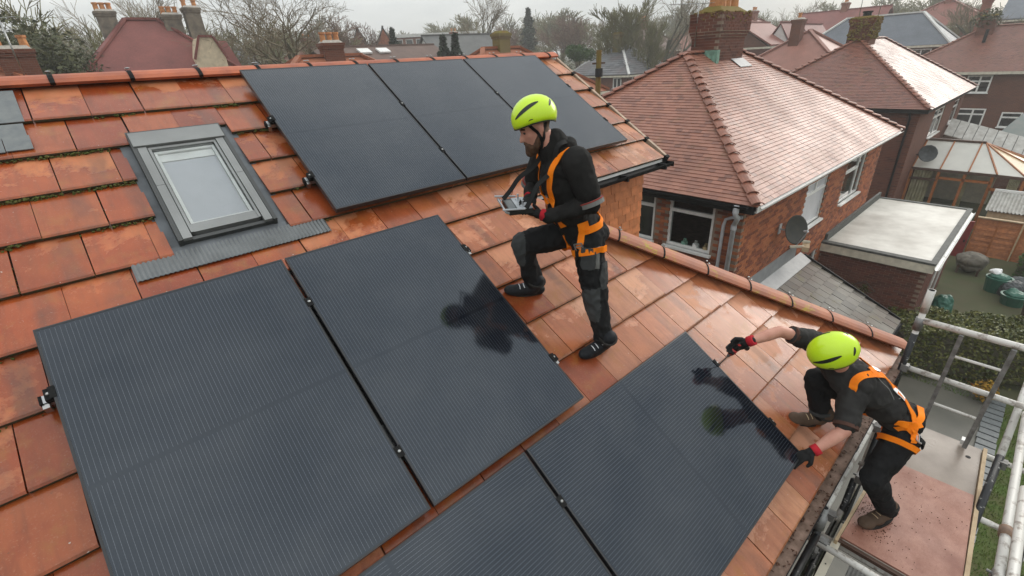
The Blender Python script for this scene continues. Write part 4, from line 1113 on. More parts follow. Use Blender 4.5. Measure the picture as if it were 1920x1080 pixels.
q = MB(); q.prism([(39.2, 1.9, 2.6), (39.2, -2.2, 2.5), (42, -2.2, 3.5), (42, 1.2, 3.6)], (0, 0, .08)); q.build('roof', 'felt_green', sh)
q = MB(); q.box((39.5, -2, GZ0), (42, 1.6, 2.45)); q.build('wall', 'cream_paint', sh)
q = MB(); q.bar((39.15, 1.9, 2.55), (39.15, -2.2, 2.45), .1, .14); q.build('gutter', 'white_upvc', sh)
h3 = thing('brick_house', 'dark brick house facing across, brown tiled hip roof, leafy chimney and white windows', 'house', (55, 5, 0))
wl = [(3.7 - 0, 5.1, 4.65, 5.9)]
q = MB(); q.box((51, -3.0, GZ0), (60, 9.8, 5.5)); q.build('wall', 'brick_plain', h3)
hip_house(h3, 50.6, -3.6, 60.2, 10.3, 5.5, 8.5, .4, 'plain_tile_brown', 0, 0, True, True, cover=(1, 1, 0, 0), rm='hip_brown')
q = MB(); q.box((50.55, -3.6, 5.32), (50.66, 10.2, 5.5)); q.build('fascia', 'cream_paint', h3)
for (y1, z0, y0, z1, br) in ((5.18, 4.05, 3.8, 5.25, [('h', .8, .07, 1.31), ('v', .75, .07, 1.13)]), (5.1, 1.6, 3.5, 2.95, [('h', .95, .07, 1.53), ('v', .9, .07, 1.28)]), (2.6, 1.7, 1.5, 2.75, [('h', .7, .07, 1.03)]), (1.0, 4.1, -.6, 5.2, [('v', .8, .07, 1.03)])):
    window(h3, (51, y1, z0), (0, -1, 0), (-1, 0, 0), y1 - y0, z1 - z0, br, fw=.09, inset=-.06)
ch3 = chimney(h3, (54.9, 5.5, 0), 1.0, 1.0, 7.5, 9.2, pots=0, cap_mat='moss_ochre', corbel=False)
q = MB(); q.tube([(53.5, 5.25, 7.4), (53.5, 5.25, 8.3)], .1, 8); q.build('flue', 'gutter_black', h3)
def leaf_cloud(q, c, r, n, size, rn, flat=1.0, shell=.0):
    for _ in range(n):
        d = V((rn.gauss(0, 1), rn.gauss(0, 1), rn.gauss(0, 1))).normalized() * (shell + (1 - shell) * rn.random() ** .45)
        p = V(c) + V((d.x * r[0], d.y * r[1], d.z * r[2]))
        s = size * rn.uniform(.6, 1.4); a = Matrix.Rotation(rn.uniform(0, 6.28), 3, V((rn.gauss(0, 1), rn.gauss(0, 1), rn.gauss(0, 1))).normalized())
        q.add([p + a @ V(x) for x in ((-s, 0, 0), (0, s * .55, s * .12), (s, 0, 0), (0, -s * .55, s * .12))], [(0, 1, 2, 3)])
q = MB(); leaf_cloud(q, (54.8, 5.6, 9.0), (.9, .9, .75), 700, .09, random.Random(8)); q.build('ivy', 'leaf_ivy', ch3, recalc=False, kind='stuff')
# ------------------------------------------------------------------ the two workers
simple('skin', (.52, .27, .20), .5, .12, 14, col2=(.47, .21, .15), spec=.4)
simple('beard_hair', (.085, .042, .022), .75, .3, 40)
simple('short_hair', (.20, .13, .09), .8, .25, 50)
simple('eye_dark', (.02, .015, .012), .3)
simple('lip', (.40, .16, .13), .5)
def cloth(name, c, rough=.85, fine=260, **k):
    t = NT(name); v_ = t.coord('Object')
    n1 = t.noise(v_, 7, 5, .6); n2 = t.noise(v_, fine, 2)
    cc = t.mix(t.rng(n1, .3, .75), c, tuple(min(1, x * 1.6 + .004) for x in c))
    t.set(cc, rough, 0, .16)
    t.bump(n2, .25, .002); return t.m
cloth('shirt_black', (.010, .0095, .009)); cloth('shirt_grey', (.022, .021, .020)); cloth('trouser_black', (.009, .009, .0095)); cloth('trouser_grey', (.040, .042, .042))
cloth('strap_orange', (.82, .17, .003), .6, 500); cloth('strap_black', (.008, .008, .008), .6, 500); cloth('strap_white', (.72, .70, .68), .6)
cloth('glove_black', (.012, .012, .012)); cloth('cuff_red', (.32, .012, .02)); cloth('boot_black', (.010, .011, .013), .6); cloth('boot_brown', (.075, .048, .032), .75); cloth('boot_sole', (.022, .020, .018), .8); cloth('cuff_brown', (.06, .03, .022))
simple('helmet_lime', (.56, .80, .012), .28, .06, 5, spec=.5, coat=.3)
simple('helmet_vent', (.012, .016, .012), .4)
simple('seam_grey', (.16, .16, .15), .7); simple('seam_red', (.25, .03, .02), .7)
simple('buckle', (.55, .55, .56), .3, metal=.9)
simple('tool_red', (.42, .015, .012), .35); simple('tool_black', (.012, .012, .012), .45); simple('tool_steel', (.35, .35, .34), .3, metal=.9)
simple('tray_silver', (.42, .44, .46), .35, metal=.6)

def blob(name, prims, mats, parent, voxel=.012, smooth=4, fold=0.0, fscale=9, cats=None, link=True, **k):
    """union of tapered limbs and ellipsoids grown into one continuous surface"""
    q = MB()
    for p in prims:
        if p[0] == 'cap':
            _, a, ra, b, rb = p; a, b = V(a), V(b); L = (b - a).length; n = max(2, int(L / .03) + 1)
            for i in range(n + 1):
                t_ = i / n; q.ell(a.lerp(b, t_), (ra + (rb - ra) * t_,) * 3, 12)
            q.tube([a, b], [ra, rb], 14)
        else: q.ell(p[1], p[2], 16, p[3] if len(p) > 3 else None)
    me = q.mesh(name + '_raw', [])
    ob = bpy.data.objects.new(name + '_raw', me); COL.objects.link(ob)
    r_ = ob.modifiers.new('r', 'REMESH'); r_.mode = 'VOXEL'; r_.voxel_size = voxel
    s_ = ob.modifiers.new('s', 'SMOOTH'); s_.factor = .6; s_.iterations = smooth
    dg = bpy.context.evaluated_depsgraph_get()
    out = bpy.data.meshes.new_from_object(ob.evaluated_get(dg))
    bpy.data.objects.remove(ob); bpy.data.meshes.remove(me)
    out.name = name
    if fold:
        nn = [v.normal.copy() for v in out.vertices]
        for v, nm in zip(out.vertices, nn):
            c = v.co * fscale
            f_ = mnoise.fractal(V((c.x, c.y, c.z * .8)), 1.0, 2.0, 3)
            r2 = 1 - abs(mnoise.noise(V((c.x * 1.7 + 5, c.y * 1.7, c.z * 1.3))))
            r3 = 1 - abs(mnoise.noise(V((c.x * 3.1 - 7, c.y * 3.1, c.z * 2.2 + 3))))
            v.co += nm * fold * (f_ * .8 + (r2 - .7) * 1.2 + (r3 - .75) * .7)
    for m_ in mats: out.materials.append(M_(m_))
    if cats:
        for p in out.polygons: p.material_index = cats(p.center)
    out.polygons.foreach_set('use_smooth', [True] * len(out.polygons))
    w = world_of(parent).inverted()
    bv = BVHTree.FromPolygons([v.co.copy() for v in out.vertices], [tuple(p.vertices) for p in out.polygons])
    out.transform(w); out.update()
    o = bpy.data.objects.new(name, out); COL.objects.link(o); adopt(o, parent, **k)
    return o, bv

def catmull(pts, n=8):
    pts = [V(p) for p in pts]; out = []
    for i in range(len(pts) - 1):
        p0, p1, p2, p3 = pts[max(0, i - 1)], pts[i], pts[i + 1], pts[min(len(pts) - 1, i + 2)]
        for j in range(n):
            t_ = j / n
            out.append(.5 * ((2 * p1) + (p2 - p0) * t_ + (2 * p0 - 5 * p1 + 4 * p2 - p3) * t_ * t_ + (3 * p1 - p0 - 3 * p2 + p3) * t_ ** 3))
    out.append(pts[-1]); return out
def ribbon(name, pts, width, mat, parent, bvs=(), off=.008, th=.004, n=8, upn=None, **k):
    """a webbing strap laid on the nearest of the given surfaces"""
    c = catmull(pts, n); P, Nn = [], []
    for p in c:
        best = None
        for b in bvs:
            h = b.find_nearest(p)
            if h[0] is not None and (best is None or h[3] < best[3]): best = h
        if best: nm = best[1] if best[1].length > .5 else V((0, 0, 1)); P.append(best[0] + nm * off); Nn.append(nm)
        else: P.append(p); Nn.append(V(upn or (0, 0, 1)))
    for _ in range(3):
        P = [P[0]] + [(P[i - 1] + P[i] * 2 + P[i + 1]) / 4 for i in range(1, len(P) - 1)] + [P[-1]]
        Nn = [Nn[0]] + [(Nn[i - 1] + Nn[i] * 2 + Nn[i + 1]).normalized() for i in range(1, len(Nn) - 1)] + [Nn[-1]]
    q = MB(); vs_ = []
    for i, (p, nm) in enumerate(zip(P, Nn)):
        d = (P[min(i + 1, len(P) - 1)] - P[max(0, i - 1)]); sd = d.cross(nm)
        sd = sd.normalized() if sd.length > 1e-6 else V((1, 0, 0))
        vs_ += [p + sd * width / 2, p - sd * width / 2, p - sd * width / 2 + nm * th, p + sd * width / 2 + nm * th]
    fs = [(3, 2, 1, 0)] + [(4 * i + j, 4 * i + (j + 1) % 4, 4 * i + 4 + (j + 1) % 4, 4 * i + 4 + j) for i in range(len(P) - 1) for j in range(4)] + [tuple(4 * (len(P) - 1) + j for j in range(4))]
    q.add(vs_, fs); return q.build(name, mat, parent, **k)
def basis(f, u):
    """frame with x = f (forward), z about u, y = left"""
    f = V(f).normalized(); l = V(u).cross(f).normalized(); u = f.cross(l)
    return Matrix((f, l, u)).transposed()
def torso(f, u):
    u = V(u).normalized(); f = (V(f) - u * V(f).dot(u)).normalized()
    return Matrix((f, u.cross(f), u)).transposed()
def hand(name, w, d, pn, side, mats, parent, curl=.9, size=1.0, spread=.12, thumb_in=.5, cuff=None):
    """glove with palm, four jointed fingers and a thumb; d to the fingertips, pn out of the palm, side = towards the thumb"""
    d = V(d).normalized(); pn = (V(pn) - d * V(pn).dot(d)).normalized(); sd = d.cross(pn)
    if sd.dot(V(side)) < 0: sd = -sd
    w = V(w); z = size
    pr = [('cap', w - d * .02, .031 * z, w + d * .03 * z, .030 * z)]
    pc = w + d * .065 * z
    pr.append(('ell', pc, (.050 * z, .042 * z, .021 * z), Matrix((d, sd, pn)).transposed()))
    for i, (o_, L) in enumerate(((.030, .078), (.010, .086), (-.010, .080), (-.029, .064))):
        b = pc + d * .030 * z + sd * o_ * z; a = .25 + curl * .15; dr = (d + sd * o_ * 4 * spread).normalized(); p = b; r = .0118 * z
        for s_, fr in enumerate((.45, .32, .23)):
            ang = curl * (.45 + .42 * s_) + a * .3
            dv = dr * math.cos(ang) + pn * math.sin(ang); e = p + dv * L * fr * z
            pr.append(('cap', p, r, e, r * .9)); p = e; r *= .9
    tb = w + d * .03 * z + sd * .032 * z; t1 = tb + (d * .6 + sd * (.75 - thumb_in * .4) + pn * .35).normalized() * .042 * z; t2 = t1 + (d * .8 + pn * (.3 + thumb_in * .5) - sd * .1).normalized() * .034 * z
    pr += [('cap', tb, .016 * z, t1, .0135 * z), ('cap', t1, .0135 * z, t2, .011 * z)]
    o, b = blob(name, pr, mats, parent, .0048, 3)
    if cuff:
        q = MB(); q.lathe([(.034 * z, -.030), (.037 * z, -.03), (.038 * z, .012), (.034 * z, .014)], w - d * .012, 14, d); q.build('cuff', cuff, o, smooth=True)
    return o
def boot(name, ankle, toe, up, mat, parent, L=.285, w=.047, sole='boot_sole'):
    a, up = V(ankle), V(up).normalized(); f = V(toe); f = (f - up * f.dot(up)).normalized(); h = .085
    base = a - up * h
    he = base - f * .06; M3 = basis(f, up)
    pr = [('cap', a + up * .07, .056, a - up * .01, .054), ('ell', he + up * .045, (.048, .040, .045), M3), ('cap', a - up * .01, .052, base + f * .07 + up * .05, .046),
          ('ell', base + f * .09 + up * .042, (.085, w, .042), M3), ('ell', base + f * (L - .135) + up * .036, (.072, w * .98, .036), M3), ('ell', base + f * .0 + up * .042, (.07, .042, .042), M3)]
    o, b = blob(name, pr, [mat], parent, .008, 3, .0015, 30)
    q = MB(); n = 18; pts = []
    for i in range(n):
        t_ = 2 * math.pi * i / n; x = math.cos(t_) * (L / 2) + .045 + (L - .285) / 2; y = math.sin(t_) * w * (1.02 + .1 * math.cos(t_)) * (1 if abs(math.cos(t_)) < .8 else 1)
        pts.append(base + M3 @ V((x, y, -.004)))
    q.prism(pts, up * .026); q.build('sole', sole, o)
    c_ = a + up * .062; n2 = 16; q = MB(); q.tube([c_ + M3 @ V((.060 * math.cos(6.2832 * i / n2), .056 * math.sin(6.2832 * i / n2), -.012 * math.cos(6.2832 * i / n2))) for i in range(n2 + 1)], .010, 6, cap=False); q.build('cuff', sole, o, smooth=True)
    for i in range(4):
        q = MB(); p0 = base + f * (.035 + .026 * i) + up * (.112 - .016 * i); hs_ = [b.find_nearest(p0 + M3.col[1] * e + up * .02) for e in (-.026, -.01, .01, .026)]
        q.tube([h_[0] + h_[1] * .003 for h_ in hs_], .0032, 5); q.build('lace', 'buckle' if mat == 'boot_black' else 'timber_pale', o)
    return o, b
def helmet(parent, c, M3, rx=.150, ry=.122, rz=.128):
    """climbing-style helmet: shell with lower rim line, dark vents, padding, brim edge"""
    c = V(c); rim = lambda a: -.035 + .028 * math.cos(a) - .030 * math.cos(2 * a) * .5     # lower behind the ears than at the brow
    P = lambda a, e, g=1.0: c + M3 @ V((math.cos(a) * math.cos(e) * rx * g * (1.04 if math.cos(a) < 0 else 1), math.sin(a) * math.cos(e) * ry * g, math.sin(e) * rz * g))
    q = MB(); na, ne = 32, 10; vs_ = []
    e0 = lambda a: math.asin(max(-.6, min(.4, rim(a) / rz)))
    for g in (1.0, .93):
        for i in range(ne):
            t_ = i / ne
            vs_ += [P(2 * math.pi * k / na, e0(2 * math.pi * k / na) * (1 - t_) + math.pi / 2 * t_, g) for k in range(na)]
        vs_.append(P(0, math.pi / 2, g))
    top, off = ne * na, ne * na + 1
    fs = [(i * na + k, i * na + (k + 1) % na, (i + 1) * na + (k + 1) % na, (i + 1) * na + k) for i in range(ne - 1) for k in range(na)] + [((ne - 1) * na + k, (ne - 1) * na + (k + 1) % na, top) for k in range(na)]
    fs += [tuple(off + i for i in f[::-1]) for f in fs] + [(k, off + k, off + (k + 1) % na, (k + 1) % na) for k in range(na)]
    q.add(vs_, fs)
    sh_ = q.build('helmet', 'helmet_lime', parent, smooth=True)
    def strip(name, pth, wd, mt, g=1.012):
        q = MB(); v2 = []; n = len(pth)
        for i, (a, e) in enumerate(pth):
            da, de = pth[min(i + 1, n - 1)][0] - pth[max(i - 1, 0)][0], pth[min(i + 1, n - 1)][1] - pth[max(i - 1, 0)][1]
            l_ = math.hypot(da, de) or 1; w_ = wd * math.sin(math.pi * (i + .35) / (n - .3)) ** .6
            for s_ in (1, -1):
                v2.append(P(a - de / l_ * w_ * s_ / max(.4, math.cos(e)), e + da / l_ * w_ * s_, g))
            for s_ in (-1, 1): v2.append(P(a - de / l_ * w_ * s_ / max(.4, math.cos(e)), e + da / l_ * w_ * s_, g - .05))
        q.add(v2, [(3, 2, 1, 0)] + [(4 * i + j, 4 * i + (j + 1) % 4, 4 * i + 4 + (j + 1) % 4, 4 * i + 4 + j) for i in range(n - 1) for j in range(4)] + [tuple(4 * (n - 1) + j for j in range(4))])
        return q.build(name, mt, sh_, smooth=False)
    for s_ in (1, -1):
        strip('vent', [(s_ * (.50 + .13 * i), .33 + .085 * i - .0045 * i * i) for i in range(12)], .10, 'helmet_vent')
        strip('badge', [(s_ * (1.15 + .07 * i), .07 + .03 * math.sin(i)) for i in range(4)], .022, 'helmet_vent')
        strip('rear_vent', [(s_ * (2.3 + .1 * i), .30 + .05 * i) for i in range(5)], .06, 'helmet_vent')
    q = MB(); q.tube([P(2 * math.pi * k / na, e0(2 * math.pi * k / na), .985) for k in range(na + 1)], .0045, 6, cap=False); q.build('rim', 'helmet_vent', sh_)
    return sh_
def head_prims(Hc, M3, neck, nr=.060):
    f, l, u = M3.col[0], M3.col[1], M3.col[2]
    pr = [('ell', Hc + u * .02, (.098, .078, .098), M3), ('ell', Hc + f * .018 - u * .035, (.082, .068, .098), M3), ('ell', Hc + f * .042 - u * .098, (.050, .050, .042), M3),
          ('ell', Hc + f * .078 + u * .006, (.022, .052, .016), M3), ('cap', Hc + f * .088 - u * .012, .011, Hc + f * .112 - u * .052, .0145), ('ell', Hc + f * .095 - u * .054, (.016, .021, .011), M3),
          ('ell', Hc + f * .082 - u * .085, (.015, .026, .014), M3), ('ell', Hc + f * .075 - u * .125, (.024, .026, .020), M3),
          ('ell', Hc + f * .062 + l * .040 - u * .035, (.022, .022, .022), M3), ('ell', Hc + f * .062 - l * .040 - u * .035, (.022, .022, .022), M3),
          ('cap', V(neck), nr * 1.08, Hc - u * .06 - f * .015, nr)]
    for s in (1, -1): pr += [('ell', Hc + l * s * .078 - f * .008 - u * .018, (.020, .010, .032), M3), ('cap', Hc + l * s * .070 + f * .0 - u * .05, .012, Hc + l * s * .048 + f * .05 - u * .11, .014)]
    return pr
def face_bits(parent, Hc, M3):
    f, l, u = M3.col[0], M3.col[1], M3.col[2]
    for s in (1, -1):
        q = MB(); q.ell(Hc + f * .083 + l * s * .031 - u * .012, (.009, .013, .008), 8, M3); q.build('eye', 'eye_dark', parent)
        q = MB(); q.tube([Hc + f * .093 + l * s * .012 + u * .010, Hc + f * .094 + l * s * .03 + u * .014, Hc + f * .078 + l * s * .052 + u * .008], .0055, 6); q.build('eyebrow', 'beard_hair', parent)
    q = MB(); q.ell(Hc + f * .094 - u * .088, (.008, .020, .006), 8, M3); q.build('mouth', 'lip', parent)

# --- the standing worker, looking down at the controller in his hands
F, Lf = V((-.86, .51, 0)), V((-.51, -.86, 0))
w1 = thing('person', 'standing worker in lime helmet and orange harness, one knee raised, looking at a controller', 'person', (2.2, 1.95, 6.1), 'roof workers in lime helmets and orange harnesses')
neck = V((2.095, 2.00, 7.515)); pel = V((2.285, 1.905, 6.985))
Lsh, Lel, Lwr = V((2.10, 1.795, 7.452)), V((2.135, 1.70, 7.205)), V((1.965, 1.915, 7.128))
Rsh, Rel, Rwr = V((2.215, 2.16, 7.44)), V((2.20, 2.28, 7.22)), V((2.06, 2.155, 7.19))
Lhip, Lkn, Lan = V((2.245, 1.815, 6.93)), V((2.262, 1.751, 6.50)), V((2.285, 1.675, 6.165))
Rhip, Rkn, Ran = V((2.30, 2.0, 6.915)), V((2.010, 2.195, 6.865)), V((2.125, 2.215, 6.505))
hf = (F + V((0, 0, -.36))).normalized(); HM = basis(hf, (0, 0, 1)); hl, hu = HM.col[1], HM.col[2]
Hc = V((2.028, 2.058, 7.652))
body, bv_body = blob('body', head_prims(Hc, HM, neck) + [('cap', Lsh, .045, Lel, .040), ('cap', Lel, .040, Lwr, .030), ('cap', Rsh, .045, Rel, .040), ('cap', Rel, .04, Rwr, .03), ('cap', neck, .07, pel, .11), ('cap', Lhip, .07, Lkn, .05), ('cap', Lkn, .05, Lan, .036), ('cap', Rhip, .07, Rkn, .05), ('cap', Rkn, .05, Ran, .036), ('cap', Lsh, .05, Rsh, .05)],
                     ['skin', 'short_hair'], w1, .0085, 3, cats=lambda c: 1 if ((c - Hc).dot(hf) < -.005 and (c - Hc).dot(hu) > -.055 and abs((c - Hc).dot(hl)) < .084 and (c - Hc).dot(hu) < .1) and not ((c - Hc).dot(hl) > .072) else 0)
face_bits(body, Hc, HM)
blob('beard', [('ell', Hc + hf * .060 - hu * .118, (.050, .050, .042), HM), ('ell', Hc + hf * .078 - hu * .135, (.038, .036, .032), HM), ('cap', Hc + hl * .070 + hf * .012 - hu * .05, .012, Hc + hl * .052 + hf * .045 - hu * .105, .022), ('cap', Hc - hl * .070 + hf * .012 - hu * .05, .012, Hc - hl * .052 + hf * .045 - hu * .105, .022),
               ('cap', Hc + hf * .094 + hl * .022 - hu * .077, .009, Hc + hf * .075 + hl * .04 - hu * .105, .014), ('cap', Hc + hf * .094 - hl * .022 - hu * .077, .009, Hc + hf * .075 - hl * .04 - hu * .105, .014), ('cap', Hc + hf * .098 - hl * .022 - hu * .076, .008, Hc + hf * .098 + hl * .022 - hu * .076, .008)], ['beard_hair'], body, .006, 2, .003, 60)
def along(a, b, t_): return a.lerp(b, t_)
TM = torso(F, neck - pel); tf, tl, tu = TM.col[0], TM.col[1], TM.col[2]
TT = lambda f, l, h: pel + tf * f + tl * l + tu * h
shirt_pr = [('ell', TT(.012, 0, .02), (.135, .175, .12), TM), ('ell', TT(.025, 0, .17), (.140, .168, .16), TM), ('ell', TT(.012, 0, .34), (.132, .182, .17), TM), ('ell', TT(-.01, 0, .44), (.110, .185, .10), TM),
            ('cap', Lsh - tu * .01, .082, Rsh - tu * .01, .082), ('cap', neck - tu * .03, .086, neck + (Hc - neck) * .12 - hf * .03, .072),
            ('cap', Lsh, .076, along(Lsh, Lel, .55), .066), ('cap', along(Lsh, Lel, .5), .064, Lel, .056), ('cap', Lel, .056, Lwr, .041), ('cap', Rsh, .074, Rel, .060), ('cap', Rel, .056, Rwr, .041)]
shirt, bv_sh = blob('top', shirt_pr, ['shirt_black', 'shirt_grey'], w1, .0095, 2, .0125, 8)
for s_, (a, b) in ((1, (Lsh, Lel)), (-1, (Rsh, Rel))):         # short over-sleeve with a piped hem
    e = along(a, b, .74); d_ = (b - a).normalized()
    so, bs_ = blob('sleeve', [('cap', a + d_ * .0, .091, e, .0765)], ['shirt_black'], shirt, .010, 2, .005, 14)
    q = MB(); q.lathe([(.070, -.028), (.0785, -.026), (.0785, -.012), (.0785, .006), (.070, .008)], e + d_ * .070, 18, d_); q.build('hem', 'seam_grey', so)
    q = MB(); q.lathe([(.070, -.004), (.0805, -.003), (.0805, .003), (.070, .004)], e + d_ * .046, 18, d_); q.build('piping', 'seam_red', so)
q = MB(); blob('collar', [('cap', neck - (Hc - neck) * .05 - hf * .045, .078, neck + (Hc - neck) * .20 - hf * .050, .066)], ['shirt_black'], shirt, .009, 2, .004, 20)
blob('hood', [('ell', TT(-.105, -.0, .535), (.055, .085, .05), TM), ('ell', TT(-.10, .05, .53), (.045, .045, .05), TM)], ['shirt_black'], shirt, .009, 2, .004, 20)
def knee_cat(c):
    for kn, hp, an in ((Lkn, Lhip, Lan), (Rkn, Rhip, Ran)):
        d_ = (c - kn); ax = (an - hp).normalized(); sh = (an - kn).normalized()
        if -.10 < d_.dot(sh) < .15 and d_.length < .17 and d_.dot(F) > (-.005 if d_.dot(sh) < .12 else .0): return 1
    dl = c - (Lhip + F * .02 + Lf * .06 - V((0, 0, .11)))
    if dl.dot(Lf) > -.02 and abs(dl.z) < .075 and -.06 < dl.dot(F) < .045: return 1
    dl = c - (Lhip - F * .085 - V((0, 0, .25)) + Lf * .02)
    if abs(dl.z) < .085 and dl.dot(F) < .03 and abs(dl.dot(Lf)) < .1: return 1
    return 0
tr_pr = [('ell', TT(0, 0, -.02), (.132, .178, .115), TM), ('ell', TT(-.03, 0, -.08), (.125, .165, .10), TM), ('cap', Lhip, .108, along(Lhip, Lkn, .5), .094), ('cap', along(Lhip, Lkn, .5), .094, Lkn, .080), ('cap', Lkn, .080, along(Lkn, Lan, .5), .072), ('cap', along(Lkn, Lan, .5), .072, Lan + V((0, 0, .015)), .064),
         ('cap', Rhip, .106, along(Rhip, Rkn, .5), .096), ('cap', along(Rhip, Rkn, .5), .094, Rkn, .082), ('cap', Rkn, .082, along(Rkn, Ran, .5), .072), ('cap', along(Rkn, Ran, .5), .072, Ran + V((0, 0, .015)), .064)]
trs, bv_tr = blob('trousers', tr_pr, ['trouser_black', 'trouser_grey'], w1, .0095, 2, .015, 8.5, cats=knee_cat)
def patch(name, c, f, u, w, h, mat, parent, bvs, off=.004, n=5):
    """a sewn pocket: a small grid laid on the cloth"""
    f, u = V(f).normalized(), V(u).normalized(); s_ = f.cross(u).normalized(); q = MB(); vs_ = []
    for lay in (off, -.004):
        for j in range(n + 1):
            for i in range(n + 1):
                p = V(c) + s_ * w * (i / n - .5) + u * h * (j / n - .5)
                hsts = [b.find_nearest(p) for b in bvs]; hb_ = min(hsts, key=lambda x: x[3])
                vs_.append(hb_[0] + hb_[1] * lay)
    m1 = (n + 1) ** 2; g = lambda i, j, k: k * m1 + j * (n + 1) + i
    fs = [(g(i, j, 0), g(i + 1, j, 0), g(i + 1, j + 1, 0), g(i, j + 1, 0)) for i in range(n) for j in range(n)]
    bd = [(i, 0) for i in range(n)] + [(n, j) for j in range(n)] + [(i, n) for i in range(n, 0, -1)] + [(0, j) for j in range(n, 0, -1)]
    fs += [(g(*bd[k], 0), g(*bd[k], 1), g(*bd[(k + 1) % len(bd)], 1), g(*bd[(k + 1) % len(bd)], 0)) for k in range(len(bd))]
    q.add(vs_, fs); return q.build(name, mat, parent)
for kn_, an_ in ((Lkn, Lan), (Rkn, Ran)):
    d_ = (an_ - kn_).normalized(); q = MB(); q.lathe([(.062, -.014), (.072, -.012), (.074, .010), (.064, .012)], an_ + V((0, 0, .03)), 16, d_); q.build('hem', 'trouser_black', trs)
patch('holster_pocket', Lhip + F * .05 + Lf * .12 - V((0, 0, .10)), Lf, (.05, 0, 1), .12, .15, 'trouser_grey', trs, [bv_tr], .012)
patch('pocket_flap', Lhip - F * .03 + Lf * .12 - V((0, 0, .10)), Lf, (.05, 0, 1), .03, .15, 'seam_grey', trs, [bv_tr], .008)
patch('thigh_pocket', Lhip - F * .085 + Lf * .07 - V((0, 0, .24)), Lf - F * .5, (.05, 0, 1), .085, .17, 'trouser_grey', trs, [bv_tr], .010)
boot('boot', Lan + V((0, 0, -.005)), V((-1, .1, 0)), RN, 'boot_black', w1); boot('boot', Ran + V((-.005, 0, -.012)), V((-.84, .45, .0)), RN, 'boot_black', w1)
helmet(w1, Hc + hu * .045 - hf * .008, HM, .138, .114, .122)
# chin strap
for s in (1, -1):
    ribbon('chin_strap', [Hc + hl * s * .085 + hf * .055 + hu * .03, Hc + hl * s * .085 + hf * .022 - hu * .035, Hc + hl * s * .072 + hf * .008 - hu * .09, Hc + hl * s * .035 + hf * .035 - hu * .155], .018, 'strap_black', w1, [bv_body], .004)
    ribbon('chin_strap', [Hc + hl * s * .075 - hf * .055 + hu * .0, Hc + hl * s * .075 - hf * .03 - hu * .05, Hc + hl * s * .068 + hf * .006 - hu * .092], .018, 'strap_black', w1, [bv_body], .004)
# full-body harness
bvs = [bv_sh, bv_tr]
hn = ribbon('harness', [TT(-.15, .05, .06), TT(-.16, .07, .25), TT(-.145, .11, .42), TT(-.06, .135, .56), TT(.05, .125, .50), TT(.12, .10, .36), TT(.15, .10, .22), TT(.14, .13, .10)], .044, 'strap_orange', w1, bvs)
H_ = lambda nm, pts, wd, mt: ribbon(nm, pts, wd, mt, hn, bvs, off=.011)
H_('shoulder_strap', [TT(-.15, -.05, .06), TT(-.16, -.07, .25), TT(-.145, -.11, .42), TT(-.06, -.135, .56), TT(.05, -.125, .50), TT(.12, -.09, .36), TT(.15, -.10, .22), TT(.14, -.13, .10)], .044, 'strap_orange')
H_('chest_strap', [TT(.14, .12, .30), TT(.16, .04, .28), TT(.16, -.04, .28), TT(.14, -.10, .30)], .036, 'strap_orange')
H_('hip_strap', [TT(.06, .16, .045), TT(-.02, .18, .035), TT(-.11, .13, .015), TT(-.15, .02, .01)], .046, 'strap_orange')
H_('hip_strap', [TT(.06, -.16, .045), TT(-.02, -.18, .035), TT(-.11, -.13, .015), TT(-.15, -.02, .01)], .046, 'strap_orange')
H_('leg_strap', [TT(.04, .18, .06), TT(.075, .17, -.02), TT(.095, .12, -.12), TT(.06, .05, -.18)], .042, 'strap_orange')
H_('leg_strap', [TT(.12, -.02, -.06), TT(.13, -.05, -.10), TT(.10, -.02, -.17)], .042, 'strap_orange')
H_('buckle_pad', [TT(.02, .185, .09), TT(.035, .185, .03)], .07, 'strap_orange')
H_('back_label', [TT(-.165, .075, .24), TT(-.165, .075, .34)], .042, 'strap_white')
def buckle(c, n, up, w=.052, h=.04):
    n, up = V(n).normalized(), V(up).normalized(); s_ = up.cross(n); q = MB(); c = V(c) + n * .012
    for a, b in (((-w / 2, -h / 2), (w / 2, -h / 2)), ((w / 2, -h / 2), (w / 2, h / 2)), ((w / 2, h / 2), (-w / 2, h / 2)), ((-w / 2, h / 2), (-w / 2, -h / 2)), ((-w / 2, 0), (w / 2, 0))):
        q.bar(c + s_ * a[0] + up * a[1], c + s_ * b[0] + up * b[1], .008, .008, n)
    return q.build('buckle', 'buckle', hn)
hb_ = bv_tr.find_nearest(TT(.09, .17, -.035)); buckle(hb_[0], hb_[1], tu)
hb_ = bv_sh.find_nearest(TT(.15, .02, .29)); buckle(hb_[0], hb_[1], tl, .04, .03)
ribbon('strap_tail', [TT(.10, .165, -.05), TT(.115, .15, -.14), TT(.11, .15, -.2)], .03, 'strap_black', hn, bvs, .012)
def thigh_loop(a, b, t_, r, bv, ph=0.0, span=6.2832):
    a, b = V(a), V(b); ax = (b - a).normalized(); o_ = ax.orthogonal().normalized(); c_ = a.lerp(b, t_)
    ribbon('leg_loop', [c_ + (Matrix.Rotation(ph + span * i / 10, 3, ax) @ o_) * r - ax * .03 * math.cos(6.2832 * i / 10) for i in range(11)], .042, 'strap_orange', hn, [bv], .009)
thigh_loop(Lhip, Lkn, .20, .12, bv_tr); thigh_loop(Rhip, Rkn, .22, .12, bv_tr)
